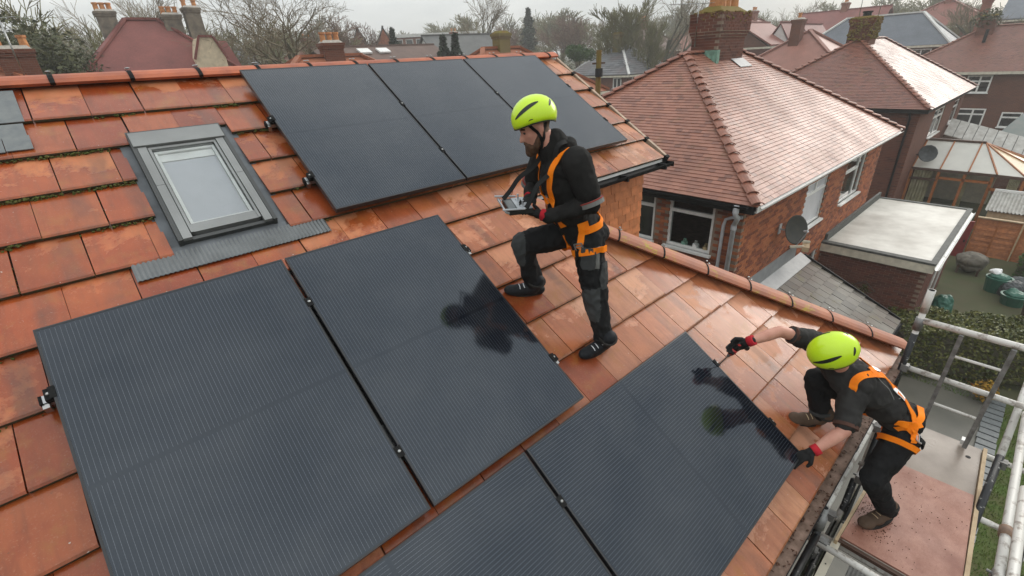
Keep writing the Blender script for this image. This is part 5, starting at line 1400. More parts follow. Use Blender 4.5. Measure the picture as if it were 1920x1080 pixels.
# controller on a neck strap
CM = basis(F, (-.25, .12, 1)); cc = V((1.905, 2.115, 7.175))
cd_ = (Lwr * .5 + Rwr * .5) - cc
hand('glove', Lwr + (cc - Lwr) * .16, (cc - Lwr) + V((-.02, .02, -.02)), V((.0, .25, .6)), V((.3, .5, .5)), ['glove_black'], w1, .75, 1.0, cuff='cuff_red')
hand('glove', Rwr + (cc - Rwr) * .12, (cc - Rwr) + V((-.02, -.05, .0)), V((-.1, -.25, -.5)), V((.3, -.5, .3)), ['glove_black'], w1, .8, 1.0, cuff='cuff_red')
ct = thing('remote_controller', 'grey hand-held remote controller on a black neck strap, held by the standing worker', 'remote controller', tuple(cc))
T3 = CM.to_4x4(); T3.translation = cc
q = MB(); q.T = T3; q.box((-.075, -.125, -.018), (.075, .125, .012)); q.build('housing', 'tool_black', ct)
q = MB(); q.T = T3; q.box((-.072, -.12, .0125), (.02, .12, .017)); q.build('faceplate', 'tray_silver', ct)
q = MB(); q.T = T3; q.box((.025, -.09, .0125), (.07, .09, .016)); q.build('display', 'slate', ct)
for y in (-.07, .07):
    q = MB(); q.T = T3; q.lathe([(.020, 0), (.018, .006), (.006, .008), (.005, .030), (.009, .034), (.008, .038)], (-.02, y, .016), 10); q.build('joystick', 'tray_silver', ct)
q = MB(); q.T = T3
q.tube([(.08, -.135, .0), (.10, -.14, .012), (.10, .14, .012), (.08, .135, .0)], .007, 6); q.tube([(-.02, -.14, .02), (.12, -.15, .03)], .006, 6); q.tube([(-.02, .14, .02), (.12, .15, .03)], .006, 6)
q.build('guard_bar', 'tray_silver', ct)
for s, st, en in ((-1, TT(.11, -.06, .50), T3 @ V((.07, -.10, .02))), (1, TT(.06, .10, .47), T3 @ V((-.03, .13, .02)))):
    ribbon('neck_strap', [TT(-.09, .07 * s, .58), TT(-.02, .10 * s, .585), st, st.lerp(en, .35) + F * .03, st.lerp(en, .7) + F * .01, en], .03, 'strap_black', ct, (), upn=tuple(Lf * .6 + F * .5 + V((0, 0, .3))))

# --- the crouching worker, fixing the sideways panel
w2 = thing('person', 'bare-armed worker bending over the sideways panel, lime helmet seen from above', 'person', (3.6, .2, 4.68), 'roof workers in lime helmets and orange harnesses')
PZ = 4.62
neck = V((3.44, .49, 5.93)); pel = V((3.74, .115, 5.53))
Lsh, Lel, Lwr = V((3.38, .36, 5.80)), V((3.19, .315, 5.625)), V((3.0, .42, 5.495))
Rsh, Rel, Rwr = V((3.49, .67, 6.04)), V((3.27, .86, 6.15)), V((3.06, .985, 6.105))
Lhip, Lkn, Lan = V((3.67, .045, 5.42)), V((3.47, .095, 5.12)), V((3.66, -.045, 4.725))
Rhip, Rkn, Ran = V((3.79, .20, 5.52)), V((3.48, .60, 5.75)), V((3.50, .52, 5.43))
hf = V((-.35, .72, -.55)).normalized(); HM = basis(hf, (-.55, .0, .8)); hl, hu = HM.col[1], HM.col[2]
Hc = V((3.24, .515, 6.135))
body, bv_body = blob('body', head_prims(Hc, HM, neck) + [('cap', Lsh, .055, along(Lsh, Lel, .6), .050), ('cap', along(Lsh, Lel, .5), .050, Lel, .044), ('ell', along(Lel, Lwr, .25), (.046, .046, .046)), ('cap', Lel, .043, along(Lel, Lwr, .4), .043), ('cap', along(Lel, Lwr, .4), .043, Lwr, .029),
                     ('cap', Rsh, .052, along(Rsh, Rel, .6), .047), ('cap', along(Rsh, Rel, .5), .047, Rel, .042), ('cap', Rel, .042, along(Rel, Rwr, .4), .042), ('cap', along(Rel, Rwr, .4), .042, Rwr, .028), ('cap', neck, .07, pel, .11), ('cap', Lsh, .05, Rsh, .05),
                     ('cap', Lhip, .07, Lkn, .05), ('cap', Lkn, .05, Lan, .036), ('cap', Rhip, .07, Rkn, .05), ('cap', Rkn, .05, Ran, .036)], ['skin', 'short_hair'], w2, .0085, 3,
                     cats=lambda c: 1 if ((c - Hc).dot(hf) < -.02 and (c - Hc).dot(hu) > -.09 and (c - Hc).length < .13) else 0)
face_bits(body, Hc, HM)
F2 = V((-.62, .75, -.2)); TM = torso(F2, neck - pel); tf, tl, tu = TM.col[0], TM.col[1], TM.col[2]
sh_l = (Lsh - Rsh).normalized()
SM = Matrix((sh_l.cross((neck - pel).normalized()).normalized() * -1, sh_l, (neck - pel).normalized())).transposed()
TT = lambda f, l, h: pel + tf * f + tl * l + tu * h
# hips are turned less than the shoulders
shirt_pr = [('ell', TT(.0, 0, .03), (.125, .158, .12), TM), ('ell', TT(-.01, 0, .18), (.130, .160, .16), TM), ('ell', TT(-.01, 0, .36), (.135, .180, .17), TM), ('ell', TT(-.02, 0, .50), (.115, .185, .12), TM),
            ('cap', Lsh - tu * .02, .088, Rsh - tu * .02, .088), ('cap', neck - tu * .04, .09, neck + (Hc - neck) * .22, .07),
            ('cap', Lsh, .084, along(Lsh, Lel, .78), .076), ('cap', Rsh, .080, along(Rsh, Rel, .58), .068)]
shirt, bv_sh = blob('t_shirt', shirt_pr, ['shirt_grey'], w2, .0095, 2, .0125, 8)
for a, b, t_, r_ in ((Lsh, Lel, .88, .075), (Rsh, Rel, .66, .066)):
    d_ = (b - a).normalized(); q = MB(); q.lathe([(r_ * .86, -.016), (r_, -.014), (r_, .010), (r_ * .86, .012)], along(a, b, t_), 18, d_); q.build('sleeve_hem', 'cuff_brown', shirt)
for pts in ([TT(-.13, .05, .54), TT(-.15, .12, .40), TT(-.12, .17, .26)], [TT(-.145, .14, .24), TT(-.15, .06, .18)], [TT(-.1, .15, .05), TT(-.155, .03, .1)]):
    ribbon('seam', pts, .006, 'seam_grey', shirt, [bv_sh], .003, .002)
tr_pr = [('ell', TT(0, 0, -.01), (.122, .160, .11), TM), ('ell', TT(-.03, 0, -.06), (.115, .150, .09), TM), ('cap', Lhip, .108, Lkn, .082), ('cap', Lkn, .082, along(Lkn, Lan, .5), .073), ('cap', along(Lkn, Lan, .5), .073, Lan + V((0, 0, .02)), .066),
         ('cap', Rhip, .106, Rkn, .080), ('cap', Rkn, .080, along(Rkn, Ran, .5), .074), ('cap', along(Rkn, Ran, .5), .074, Ran + V((0, 0, .02)), .067)]
trs, bv_tr = blob('trousers', tr_pr, ['trouser_black', 'trouser_grey'], w2, .0095, 2, .015, 8.5)
patch('knee_pocket', Lkn + V((-.08, .02, -.06)), (-1, .2, .2), (.15, 0, 1), .11, .16, 'trouser_black', trs, [bv_tr], .009)
patch('knee_pocket', Rkn + V((-.08, .0, -.04)), (-1, -.1, .2), (.05, 0, 1), .11, .16, 'trouser_black', trs, [bv_tr], .009)
q = MB(); dd_ = (Ran - Rkn).normalized(); q.lathe([(.068, -.012), (.078, -.01), (.080, .010), (.070, .012)], Ran + V((0, 0, .05)), 16, dd_); q.build('turn_up', 'trouser_grey', trs)
boot('boot', Lan + V((0, 0, -.005)), V((-.9, .42, 0)), (0, 0, 1), 'boot_brown', w2, .315, .055); boot('boot', Ran + V((0, 0, -.02)), V((-.82, .48, .3)), RN, 'boot_brown', w2, .315, .055)
helmet(w2, Hc + hu * .045 - hf * .008, HM, .150, .126, .122)
for s in (1, -1): ribbon('chin_strap', [Hc + hl * s * .085 + hf * .03 + hu * .0, Hc + hl * s * .075 + hf * .015 - hu * .08, Hc + hl * s * .03 + hf * .035 - hu * .15], .018, 'strap_black', w2, [bv_body], .004)
bvs = [bv_sh, bv_tr]
hn = ribbon('harness', [TT(-.15, .035, .40), TT(-.12, .085, .50), TT(-.03, .13, .58), TT(.06, .13, .50), TT(.11, .12, .36)], .048, 'strap_orange', w2, bvs)
H_('shoulder_strap', [TT(-.15, -.035, .40), TT(-.12, -.085, .50), TT(-.03, -.13, .58), TT(.06, -.13, .50), TT(.11, -.12, .36)], .048, 'strap_orange')
H_('back_strap', [TT(-.10, -.07, .53), TT(-.15, .0, .42), TT(-.16, .06, .30), TT(-.16, .10, .18), TT(-.12, .14, .07), TT(-.03, .175, .01)], .042, 'strap_orange')
H_('back_strap', [TT(-.10, .07, .53), TT(-.155, -.01, .40), TT(-.165, -.06, .26), TT(-.16, -.09, .1), TT(-.13, -.12, .0)], .042, 'strap_orange')
H_('label', [TT(-.17, .075, .29), TT(-.168, .10, .19)], .044, 'strap_white')
H_('hip_strap', [TT(.07, .165, .06), TT(-.02, .18, .035), TT(-.11, .13, .00), TT(-.16, .02, -.02)], .046, 'strap_orange')
H_('cross_strap', [TT(.02, .18, .13), TT(-.03, .178, .05), TT(-.09, .145, -.02)], .046, 'strap_orange')
H_('leg_strap', [TT(-.05, .17, .03), TT(.0, .175, -.03), TT(.05, .165, -.06), TT(.11, .10, -.06), TT(.12, .02, -.04)], .046, 'strap_orange')
H_('leg_strap', [TT(-.01, .18, .04), TT(-.005, .18, -.06)], .046, 'strap_orange')
H_('chest_strap', [TT(.12, .10, .44), TT(.14, .03, .42), TT(.13, -.06, .44)], .036, 'strap_orange')
thigh_loop(Lhip, Lkn, .16, .12, bv_tr); thigh_loop(Rhip, Rkn, .2, .12, bv_tr)
hb_ = bv_tr.find_nearest(TT(.0, .18, -.07)); buckle(hb_[0], hb_[1], tu, .056, .046)
hb_ = bv_sh.find_nearest(TT(-.15, .0, .44)); q = MB(); q.lathe([(.018, 0), (.030, .002), (.030, .008), (.018, .01)], hb_[0] + hb_[1] * .014, 12, hb_[1]); q.build('d_ring', 'buckle', hn)
patch('d_ring_pad', TT(-.16, .0, .43), -tf, tu, .10, .085, 'strap_orange', hn, [bv_sh], .014)
ribbon('strap_tail', [TT(-.005, .185, -.08), TT(.01, .185, -.16), TT(.02, .18, -.24)], .034, 'strap_black', hn, bvs, .014)
# left hand steadies the panel corner, right hand drives the screwdriver
hand('glove', Lwr, V((2.935, .475, 5.44)) - Lwr, V((.2, -.1, -.6)), V((-.5, -.4, .2)), ['glove_black'], w2, .55, 1.02, cuff='cuff_red')
tip = V((2.995, 1.13, 5.87)); grip = V((3.045, 1.045, 6.045))
hand('glove', Rwr, grip - Rwr + V((0, .02, -.01)), V((-.7, .3, -.35)), V((-.2, .5, .3)), ['glove_black'], w2, 1.15, 1.02, cuff='cuff_red')
dr = thing('cordless_driver', 'small red and black cordless screwdriver held over the panel edge', 'screwdriver', tuple(grip))
d_ = (tip - grip).normalized()
q = MB(); q.tube([grip - d_ * .05, grip - d_ * .02, grip + d_ * .03], [.022, .027, .024], 12); q.build('motor_body', 'tool_black', dr, smooth=True)
q = MB(); q.tube([grip + d_ * .03, grip + d_ * .06, grip + d_ * .085], [.026, .026, .018], 12); q.build('gear_case', 'tool_red', dr, smooth=True)
q = MB(); q.tube([grip + d_ * .085, grip + d_ * .11], [.015, .011], 10); q.tube([grip + d_ * .11, tip], [.0045, .004], 6); q.build('chuck', 'tool_steel', dr)
q = MB(); q.tube([grip - d_ * .03, grip - d_ * .04 + V((.05, -.03, -.06))], [.018, .02], 10); q.build('handle', 'tool_black', dr, smooth=True)
q = MB(); q.ell(grip + d_ * .0 + V((-.01, -.015, .026)), (.02, .014, .008), 8); q.build('switch', 'tool_red', dr)
# ------------------------------------------------------------------ scaffold at the eaves
t = NT('painted_tube')                                          # white paint over steel, scuffed
v_ = t.coord('Object'); n1 = t.noise(v_, 14, 5, .65)
t.set(t.mix(t.rng(n1, .52, .62), (.60, .58, .54), t.mix(t.rng(t.noise(v_, 40, 3), .4, .6), (.40, .37, .33), (.26, .22, .19))), .45, 0, .4)
t.bump(n1, .15, .004)
t = NT('dark_tube'); v_ = t.coord('Object'); n1 = t.noise(v_, 22, 5, .7)
t.set(t.mix(t.rng(n1, .60, .66), (.016, .017, .019), (.45, .44, .42)), .4, 0, .4)
simple('galvanised', (.24, .24, .235), .5, .3, 18, metal=.4, col2=(.12, .115, .11))
simple('staging_grey', (.24, .235, .22), .6, .35, 7, col2=(.12, .115, .105), bump=.2)
simple('clamp_rust', (.30, .19, .12), .7, .3, 16, col2=(.18, .12, .09))
t = NT('plywood_pink'); v_ = t.coord('Object')
n1 = t.noise(v_, 4, 7, .7); n2 = t.noise(t.coord('Object', (25, 110, 30)), 1, 5, .75); n3 = t.noise(v_, 2.2, 3)
c = t.mix(t.rng(n1, .35, .7), (.44, .225, .165), (.25, .095, .062)); c = t.mix(t.rng(n2, .55, .75, 0, .6), c, (.15, .06, .042)); c = t.mix(t.rng(n3, .58, .7, 0, .5), c, (.19, .062, .04))
t.set(c, t.rng(n3, .4, .65, .55, .3), 0, .4); t.bump(n2, .25, .004)
t = NT('plywood_grey'); v_ = t.coord('Object'); n1 = t.noise(v_, 3, 5, .6)
t.set(t.mix(t.rng(n1, .3, .7), (.30, .245, .20), (.21, .17, .14)), t.rng(n1, .35, .65, .25, .42), 0, .32); t.bump(t.noise(v_, 60, 3), .1, .002)
sf = thing('scaffold', 'white painted tube scaffold with a boarded platform under the gutter', 'scaffold', (4.2, -.2, GZ0))
def tb(name, pts, mt='painted_tube', r=.0242, parent=None):
    q = MB(); q.tube(pts, r, 12); return q.build(name, mt, parent or sf, smooth=True)
YI, YO = .255, -.60
for x, y, zt_, mt in ((5.05, YI, 6.02, 'painted_tube'), (3.03, YI, 5.05, 'galvanised'), (5.05, -1.0, 6.0, 'painted_tube'), (2.2, -.64, 5.4, 'painted_tube')):
    tb('standard', [(x, y, GZ0), (x, y, zt_)], mt)
tb('standard_sleeve', [(5.05, YI, 4.7), (5.05, YI, 5.58)], 'dark_tube', .0262)
tb('standard_sleeve', [(3.03, YI, 3.9), (3.03, YI, 4.86)], 'dark_tube', .0262)
tb('coupler', [(5.05, YI, 5.62), (5.05, YI, 5.74)], 'galvanised', .036); tb('coupler', [(3.03, YI, 4.84), (3.03, YI, 4.96)], 'galvanised', .036); tb('coupler', [(5.05, YI, 5.80), (5.05, YI, 6.02)], 'painted_tube', .030)
q = MB(); q.tube([(3.03, YI, 5.046), (3.03, YI, 5.052)], .017, 10); q.build('tube_mouth', 'gutter_black', sf)
tb('end_rail', [(5.05, .26, 5.72), (5.05, -1.05, 5.72)], 'painted_tube', .028)
tb('end_rail', [(5.06, .22, 5.21), (5.06, -1.05, 5.20)], 'painted_tube', .026)
tb('transom_tube', [(5.10, .20, 4.585), (5.10, -1.0, 4.575)]); tb('transom_tube', [(3.27, .25, 4.53), (3.27, -.9, 4.53)]); tb('transom_tube', [(4.3, .25, 4.53), (4.3, -.9, 4.53)])
tb('inner_ledger', [(3.12, YI + .01, 4.93), (5.2, YI + .01, 4.93)])
tb('inner_ledger', [(2.0, YI - .01, 4.80), (2.98, YI - .01, 4.80)], 'dark_tube')
tb('standard', [(3.66, .20, GZ0), (3.66, .20, 4.86)], 'dark_tube'); tb('standard', [(4.35, .20, GZ0), (4.35, .20, 4.9)], 'dark_tube')
tb('transom_tube', [(3.03, .30, 4.70), (3.03, -.35, 4.70)]); tb('inner_ledger', [(2.0, YI - .05, 4.50), (3.5, YI - .05, 4.50)], 'dark_tube'); tb('inner_ledger', [(3.3, YI - .05, 4.5), (5.2, YI - .05, 4.5)])
tb('outer_ledger', [(1.8, -.60, 5.10), (5.15, -.60, 5.10)], 'painted_tube', .026); tb('outer_ledger', [(1.8, -.575, 5.47), (3.62, -.575, 5.45)], 'painted_tube', .024)
br_ = tb('brace', [(5.75, -.56, 5.33), (4.72, -.545, 4.86)], 'painted_tube', .0255); tb('brace_sleeve', [(4.74, -.545, 4.87), (3.85, -.53, 4.40)], 'dark_tube', .0265)
tb('brace', [(3.9, -.62, 5.45), (2.9, -.66, 5.0)], 'dark_tube', .024)
q = MB(); q.tube([(3.62, -.60, 5.10), (3.54, -.60, 5.10)], .036, 12); q.build('clamp_band', 'clamp_rust', sf, smooth=True)
for c in ((3.66, .17, 4.90), (3.34, .235, 4.70), (3.05, .20, 4.70), (4.35, .22, 4.93), (3.58, -.635, 5.06), (3.2, -.6, 5.06), (5.05, .235, 5.21), (3.06, .24, 4.55), (4.7, -.57, 4.83)):
    q = MB(); q.cbox(c, (.06, .055, .07)); q.tube([(c[0], c[1] - .04, c[2] + .02), (c[0], c[1] + .05, c[2] + .02)], .009, 6); q.build('clamp', 'galvanised', sf)
for y0 in (-.035, -.355):
    q = MB(); q.box((4.99, y0 - .016, 4.64), (5.02, y0 + .016, 5.70)); q.build('guard_stile', 'galvanised', sf)
for z in (5.49, 4.97):
    q = MB(); q.tube([(5.005, -.051, z), (5.005, -.339, z)], .013, 8); q.build('guard_rung', 'painted_tube', sf)
q = MB(); q.cbox((5.07, -.345, 4.66), (.06, .05, .05)); q.build('guard_foot', 'white_upvc', sf)
q = MB(); q.prism([(3.27, .13, 4.612), (4.40, .085, 4.612), (4.42, -.49, 4.612), (3.27, -.545, 4.612)], (0, 0, .018)); q.build('platform_board', 'plywood_pink', sf, label='red dusty plywood board under the boot')
q = MB(); q.prism([(4.34, .09, 4.600), (5.12, .03, 4.600), (5.12, -.47, 4.600), (4.34, -.50, 4.600)], (0, 0, .010)); q.build('platform_board', 'plywood_grey', sf, label='grey wet board at the far end')
q = MB(); q.bar((5.12, -.488, 4.612), (3.25, -.56, 4.612), .026, .055); q.build('edge_batten', 'timber_pale', sf); q = MB(); q.bar((4.4, .10, 4.615), (3.2, .145, 4.615), .02, .05); q.build('edge_batten', 'timber_pale', sf)
q = MB(); q.bar((3.245, .15, 4.60), (3.245, -.56, 4.60), .03, .03); q.build('board_end', 'timber_dark', sf)
q = MB(); q.lathe([(.018, 0), (.018, .002)], (4.93, -.40, 4.6105), 12); q.build('bolt_hole', 'gutter_black', sf)
for i in range(5):                                              # ribbed aluminium stagings on the near side
    q = MB(); y = .02 - i * .125; q.box((1.5, y - .118, 4.50), (3.22, y, 4.53))
    for k in range(5): q.box((1.5, y - .112 + k * .0235, 4.53), (3.22, y - .100 + k * .0235, 4.541))
    q.build('staging_plank', 'staging_grey', sf)
q = MB(); q.box((2.4, .115, 4.58), (3.43, .165, 4.60)); st_ = q.build('hop_up_strip', 'cream_paint', sf)
for k in range(6):
    q = MB(); q.lathe([(.006, 0), (.006, .001)], (2.5 + k * .16, .14, 4.601), 6); q.build('hole', 'gutter_black', st_)
q = MB(); rn = random.Random(6)
for _ in range(90):
    x, y = rn.uniform(3.3, 4.35), rn.uniform(-.5, .08); q.cbox((x, y, 4.632), (rn.uniform(.002, .006), rn.uniform(.002, .005), .003), Matrix.Rotation(rn.uniform(0, 6), 3, 'Z'))
for _ in range(320):
    a = rn.gauss(0, .1); x, y = 3.62 + a, .0 + rn.gauss(0, .06); q.cbox((x, y, 4.632), (rn.uniform(.002, .008), rn.uniform(.002, .006), .003), Matrix.Rotation(rn.uniform(0, 6), 3, 'Z'))
q.build('brick_crumbs', 'leaf_litter', sf, kind='stuff')

# ------------------------------------------------------------------ gardens below
def sheet(name, poly, z, mt, th=.02): q = MB(); q.prism([(x, y, z) for x, y in poly], (0, 0, -th)); return q.build(name, mt, kind='structure')
sheet('side_path', [(5.2, -1.05), (15.9, -1.05), (15.9, 1.2), (9.6, 3.6), (5.2, 3.6)], GZ0 + .02, 'concrete')
sheet('patio', [(17.2, -.4), (26.4, -4.5), (26.4, 1.0), (17.2, 1.0)], GZ0 + .022, 'concrete')
sheet('lawn', [(2.0, -9), (15.6, -9), (15.6, -1.38), (2.0, -1.38)], GZ0 + .03, 'lawn_soil')
def grass(name, x0, x1, y0, y1, n, h, seed):
    q = MB(); rn = random.Random(seed)
    for _ in range(n):
        x, y = rn.uniform(x0, x1), rn.uniform(y0, y1); a = rn.uniform(0, 6.28); l = h * rn.uniform(.5, 1.2); w = .008
        dx, dy = math.cos(a), math.sin(a)
        q.add([(x - dy * w, y + dx * w, GZ0 + .03), (x + dy * w, y - dx * w, GZ0 + .03), (x + dx * l * .5, y + dy * l * .5, GZ0 + .03 + l)], [(0, 1, 2)])
    return q.build(name, 'grass_blade', recalc=False, kind='stuff')
grass('grass', 5.5, 15.6, -5.5, -1.4, 26000, .07, 1)
grass('weeds', 15.0, 16.6, -1.1, .8, 1500, .08, 2)
dk = thing('sleeper_path', 'path of dark weathered sleepers between the concrete and the lawn', 'path', (13, -1.2, GZ0))
for i in range(26):
    x = 9.2 + i * .25; q = MB(); q.cbox((x, -1.22 + random.uniform(-.015, .015), GZ0 + .05), (.2, .34, .05), Matrix.Rotation(random.uniform(-.03, .03), 3, 'Z')); q.build('sleeper', 'slate', dk)
def hedge(c, dims, rot, n, label, mt='leaf_hedge', size=.045):
    h = thing('hedge', label, 'hedge', c); M2 = Matrix.Translation(V(c)) @ Matrix.Rotation(rot, 4, 'Z'); rn = random.Random(11); q = MB(); L, W, H = dims
    for _ in range(n):
        x = rn.uniform(-L, L); f = rn.choice((0, 0, 1, 2)); bump_ = .16 * mnoise.noise(V((x * 1.3, 0, 4))) + .08 * mnoise.noise(V((x * 4, 1, 4)))
        hh = H + bump_
        if f == 0: p = (x, rn.uniform(-W, W), hh - rn.random() ** 2 * .25)
        else: p = (x, (W if f == 1 else -W) * (1 - rn.random() ** 2 * .3), rn.uniform(.05, hh))
        a = Matrix.Rotation(rn.uniform(0, 6.28), 3, V((rn.gauss(0, 1), rn.gauss(0, 1), rn.gauss(0, 1))).normalized()); s = size * rn.uniform(.6, 1.5); pp = M2 @ V(p)
        q.add([pp + a @ V(v) for v in ((-s, 0, 0), (0, s * .6, s * .15), (s, 0, 0), (0, -s * .6, s * .15))], [(0, 1, 2, 3)])
    q.build('foliage', mt, h, recalc=False)
    q = MB(); rn = random.Random(2); q.T = M2
    for _ in range(40): x = rn.uniform(-L, L); q.tube([(x, rn.uniform(-.1, .1), 0), (x + rn.uniform(-.3, .3), rn.uniform(-W, W) * .6, H * .8)], .015, 4)
    q.box((-L * .97, -W * .7, .1), (L * .97, W * .7, H * .72)); q.build('branches', 'bark', h)
    return h
hedge((16.9, -1.3, GZ0), (2.9, .75, 1.55), math.atan2(-4.2, 2.3), 15000, 'overgrown privet hedge with yellowish tops behind the scaffold rails')
hedge((25.0, -2.3, GZ0), (1.5, .5, 1.0), 1.4, 2600, 'straggling yellow-green shrub growing at the foot of the orange fence', 'leaf_green', .06)
fb = thing('flowering_shrub', 'small orange-leaved shrub beside the sleeper path', 'shrub', (15.1, -.95, GZ0))
q = MB(); leaf_cloud(q, (15.1, -.95, GZ0 + .35), (.26, .26, .3), 320, .045, random.Random(5)); q.build('foliage', 'leaf_orange', fb, recalc=False)
q = MB(); [q.tube([(15.1, -.95, GZ0), (15.1 + .2 * math.cos(a), -.95 + .2 * math.sin(a), GZ0 + .5)], .008, 4) for a in (0, 1.2, 2.4, 3.6, 4.8)]; q.build('stem', 'bark', fb)
q = MB(); n_ = 24; q.tube([(16.0 + .32 * math.cos(6.2832 * k / n_), -.86 + .32 * math.sin(6.2832 * k / n_), GZ0 + .06) for k in range(n_ + 1)], .025, 6, cap=False); q.build('hoop', 'timber_orange', label='rusty hoop lying flat on the ground by the hedge', cat='hoop')
# fence panels, lattice shed and what stands on the patio
fc = thing('panel_fence', 'orange stained lap-board fence panels behind the covered barbecue', 'fence', (26.6, -1.2, GZ0))
for k in range(3):
    y1 = .82 - k * 1.38
    for b in range(14):
        z = GZ0 + .12 + b * .115; q = MB(); q.cbox((26.62 + .01 * (b % 2), y1 - .66, z + .055), (.018, 1.27, .125), Matrix.Rotation(.10, 3, 'Y')); q.build('board', 'timber_fence', fc)
    for yy in (y1 - .02, y1 - .66, y1 - 1.30):
        q = MB(); q.box((26.56, yy - .025, GZ0 + .05), (26.60, yy + .025, GZ0 + 1.74)); q.build('batten', 'timber_orange', fc)
    q = MB(); q.box((26.55, y1 - 1.36, GZ0), (26.65, y1 - 1.32, GZ0 + 1.85)); q.build('post', 'timber_pale', fc)
    q = MB(); q.box((26.54, y1 - 1.32, GZ0 + 1.75), (26.68, y1 + .02, GZ0 + 1.79)); q.build('capping', 'timber_pale', fc)
cs2 = thing('corrugated_shed', 'low shed with weathered corrugated roof beyond the orange fence', 'shed', (29, -1, GZ0))
q = MB(); n_ = 56; x0, x1 = 27.3, 29.3
pr = [(.75 - 3.2 * i / n_, .03 * math.cos(i * math.pi)) for i in range(n_ + 1)]
vs1 = [(x0, y, 1.32 + z) for y, z in pr] + [(x1, y, 1.72 + z) for y, z in pr]
q.add(vs1 + [(a, b, c - .012) for a, b, c in vs1], [(i, i + 1, n_ + 2 + i, n_ + 1 + i) for i in range(n_)] + [(2 * n_ + 2 + i, 3 * n_ + 3 + i, 3 * n_ + 4 + i, 2 * n_ + 3 + i) for i in range(n_)])
q.build('corrugated_roof', 'corrugated', cs2, recalc=False)
q = MB(); q.box((27.45, -2.3, GZ0), (29.2, .65, 1.25)); q.build('wall', 'timber_pale', cs2); q = MB(); q.box((29.25, -2.5, 1.70), (29.4, .75, 1.80)); q.build('ridge_capping', 'white_upvc', cs2)
bb = thing('covered_barbecue', 'round table or barbecue under a tied grey-brown cover on the patio', 'garden cover', (24.5, .45, GZ0))
blob('cover', [('ell', V((24.5, .45, GZ0 + .62)), (.56, .50, .26)), ('ell', V((24.5, .45, GZ0 + .42)), (.48, .44, .28)), ('ell', V((24.3, .3, GZ0 + .7)), (.3, .3, .2))], ['tarp_brown'], bb, .035, 2, .035, 3.5)
q = MB(); [q.bar((24.5 + a, .45 + b, GZ0), (24.5 + a, .45 + b, GZ0 + .4), .07, .07) for a, b in ((.3, .3), (-.3, .3), (.3, -.3), (-.3, -.3))]; q.build('leg', 'timber_dark', bb)
q = MB(); q.box((26.0, .85, GZ0), (26.08, 1.35, 1.1)); rd = q.build('red_gate', 'red_paint', label='dark red board gate beside the flat-roofed extension', cat='gate'); q = MB(); q.box((25.97, .92, .2), (26.0, .97, .3)); q.build('latch', 'gutter_black', rd)
for nm, c, r, h, mt, lab in (('garden_bin', (23.1, -.46), .36, .62, 'bin_green', 'dark green garden bin topped with a white bag'), ('garden_bin', (22.2, -.98), .36, .42, 'bin_green', 'low green tub in front of the dark sacks'), ('planter_tub', (21.3, -1.5), .3, .6, 'timber_dark', 'dark wooden planter tub at the right edge of the patio')):
    b_ = thing(nm, lab, 'bin' if nm == 'garden_bin' else 'planter', (*c, GZ0)); q = MB(); q.lathe([(r * .8, 0), (r, h * .9), (r * 1.06, h * .9), (r * 1.06, h), (r * .9, h), (r * .85, h * .6)], (*c, GZ0), 14); q.build('tub', mt, b_)
    blob('contents', [('ell', V((*c, GZ0 + h)), (r * .85, r * .8, .14)), ('ell', V((c[0] + .1, c[1] + .1, GZ0 + h + .08)), (r * .4, r * .4, .1))], ['bin_green' if mt == 'bin_green' else 'moss'], b_, .03, 2, .03, 6)
for c, r, mt, lab, nm in (((22.9, -.85), (.4, .36, .34), 'bag_grey', 'dark grey sack slumped beside the green bin', 'sack'), ((23.6, -.9), (.36, .3, .3), 'bag_grey', 'second dark sack behind the low green tub', 'sack'), ((19.3, .62), (.42, .3, .5), 'bin_green', 'green mesh bag against the extension by the scaffold pole', 'mesh_bag'), ((23.2, -.3), (.2, .16, .12), 'strap_white', 'white bag lying on top of the green bin', 'bag')):
    zc = GZ0 + r[2] * .9 + (.64 if nm == 'bag' else 0)
    o, b = blob(nm, [('ell', V((*c, zc)), r), ('ell', V((c[0] + .1, c[1] - .1, zc + r[2] * .5)), (r[0] * .5, r[1] * .5, r[2] * .5))], [mt], None, .03, 2, .045, 5, label=lab, cat='bag' if 'bag' in nm else 'sack')
# ------------------------------------------------------------------ beyond the ridge: houses, trees, haze
BGLAB = None
for nm, c, r in (('roof_red', (.25, .085, .062), .55), ('roof_maroon', (.23, .072, .060), .6), ('roof_orange', (.33, .115, .055), .6), ('roof_brown', (.15, .095, .075), .65), ('roof_grey', (.135, .135, .13), .6), ('roof_blue', (.15, .165, .19), .5), ('roof_pink', (.31, .135, .10), .5)):
    t = NT(nm); v_ = t.coord('Object'); z = t.sep(v_)[2]
    w_ = t.math('FRACT', t.math('DIVIDE', z, .065))
    n1 = t.noise(v_, 1.1, 5, .6); n2 = t.noise(v_, 14, 3)
    cc = t.mix(t.rng(n1, .3, .75), c, tuple(x * .62 for x in c)); cc = t.mix(t.rng(n2, .4, .8, 0, .4), cc, tuple(min(1, x * 1.5) for x in c))
    t.set(t.mix(t.math('MULTIPLY', t.math('LESS_THAN', w_, .22), .4), cc, tuple(x * .45 for x in c)), r, 0, .35)
    t.bump(w_, .4, .02)
simple('gable_orange', (.36, .13, .07), .85, .2, 4); simple('render_cream', (.64, .54, .38), .85, .15, 3); simple('render_white', (.62, .61, .58), .8, .1, 3)
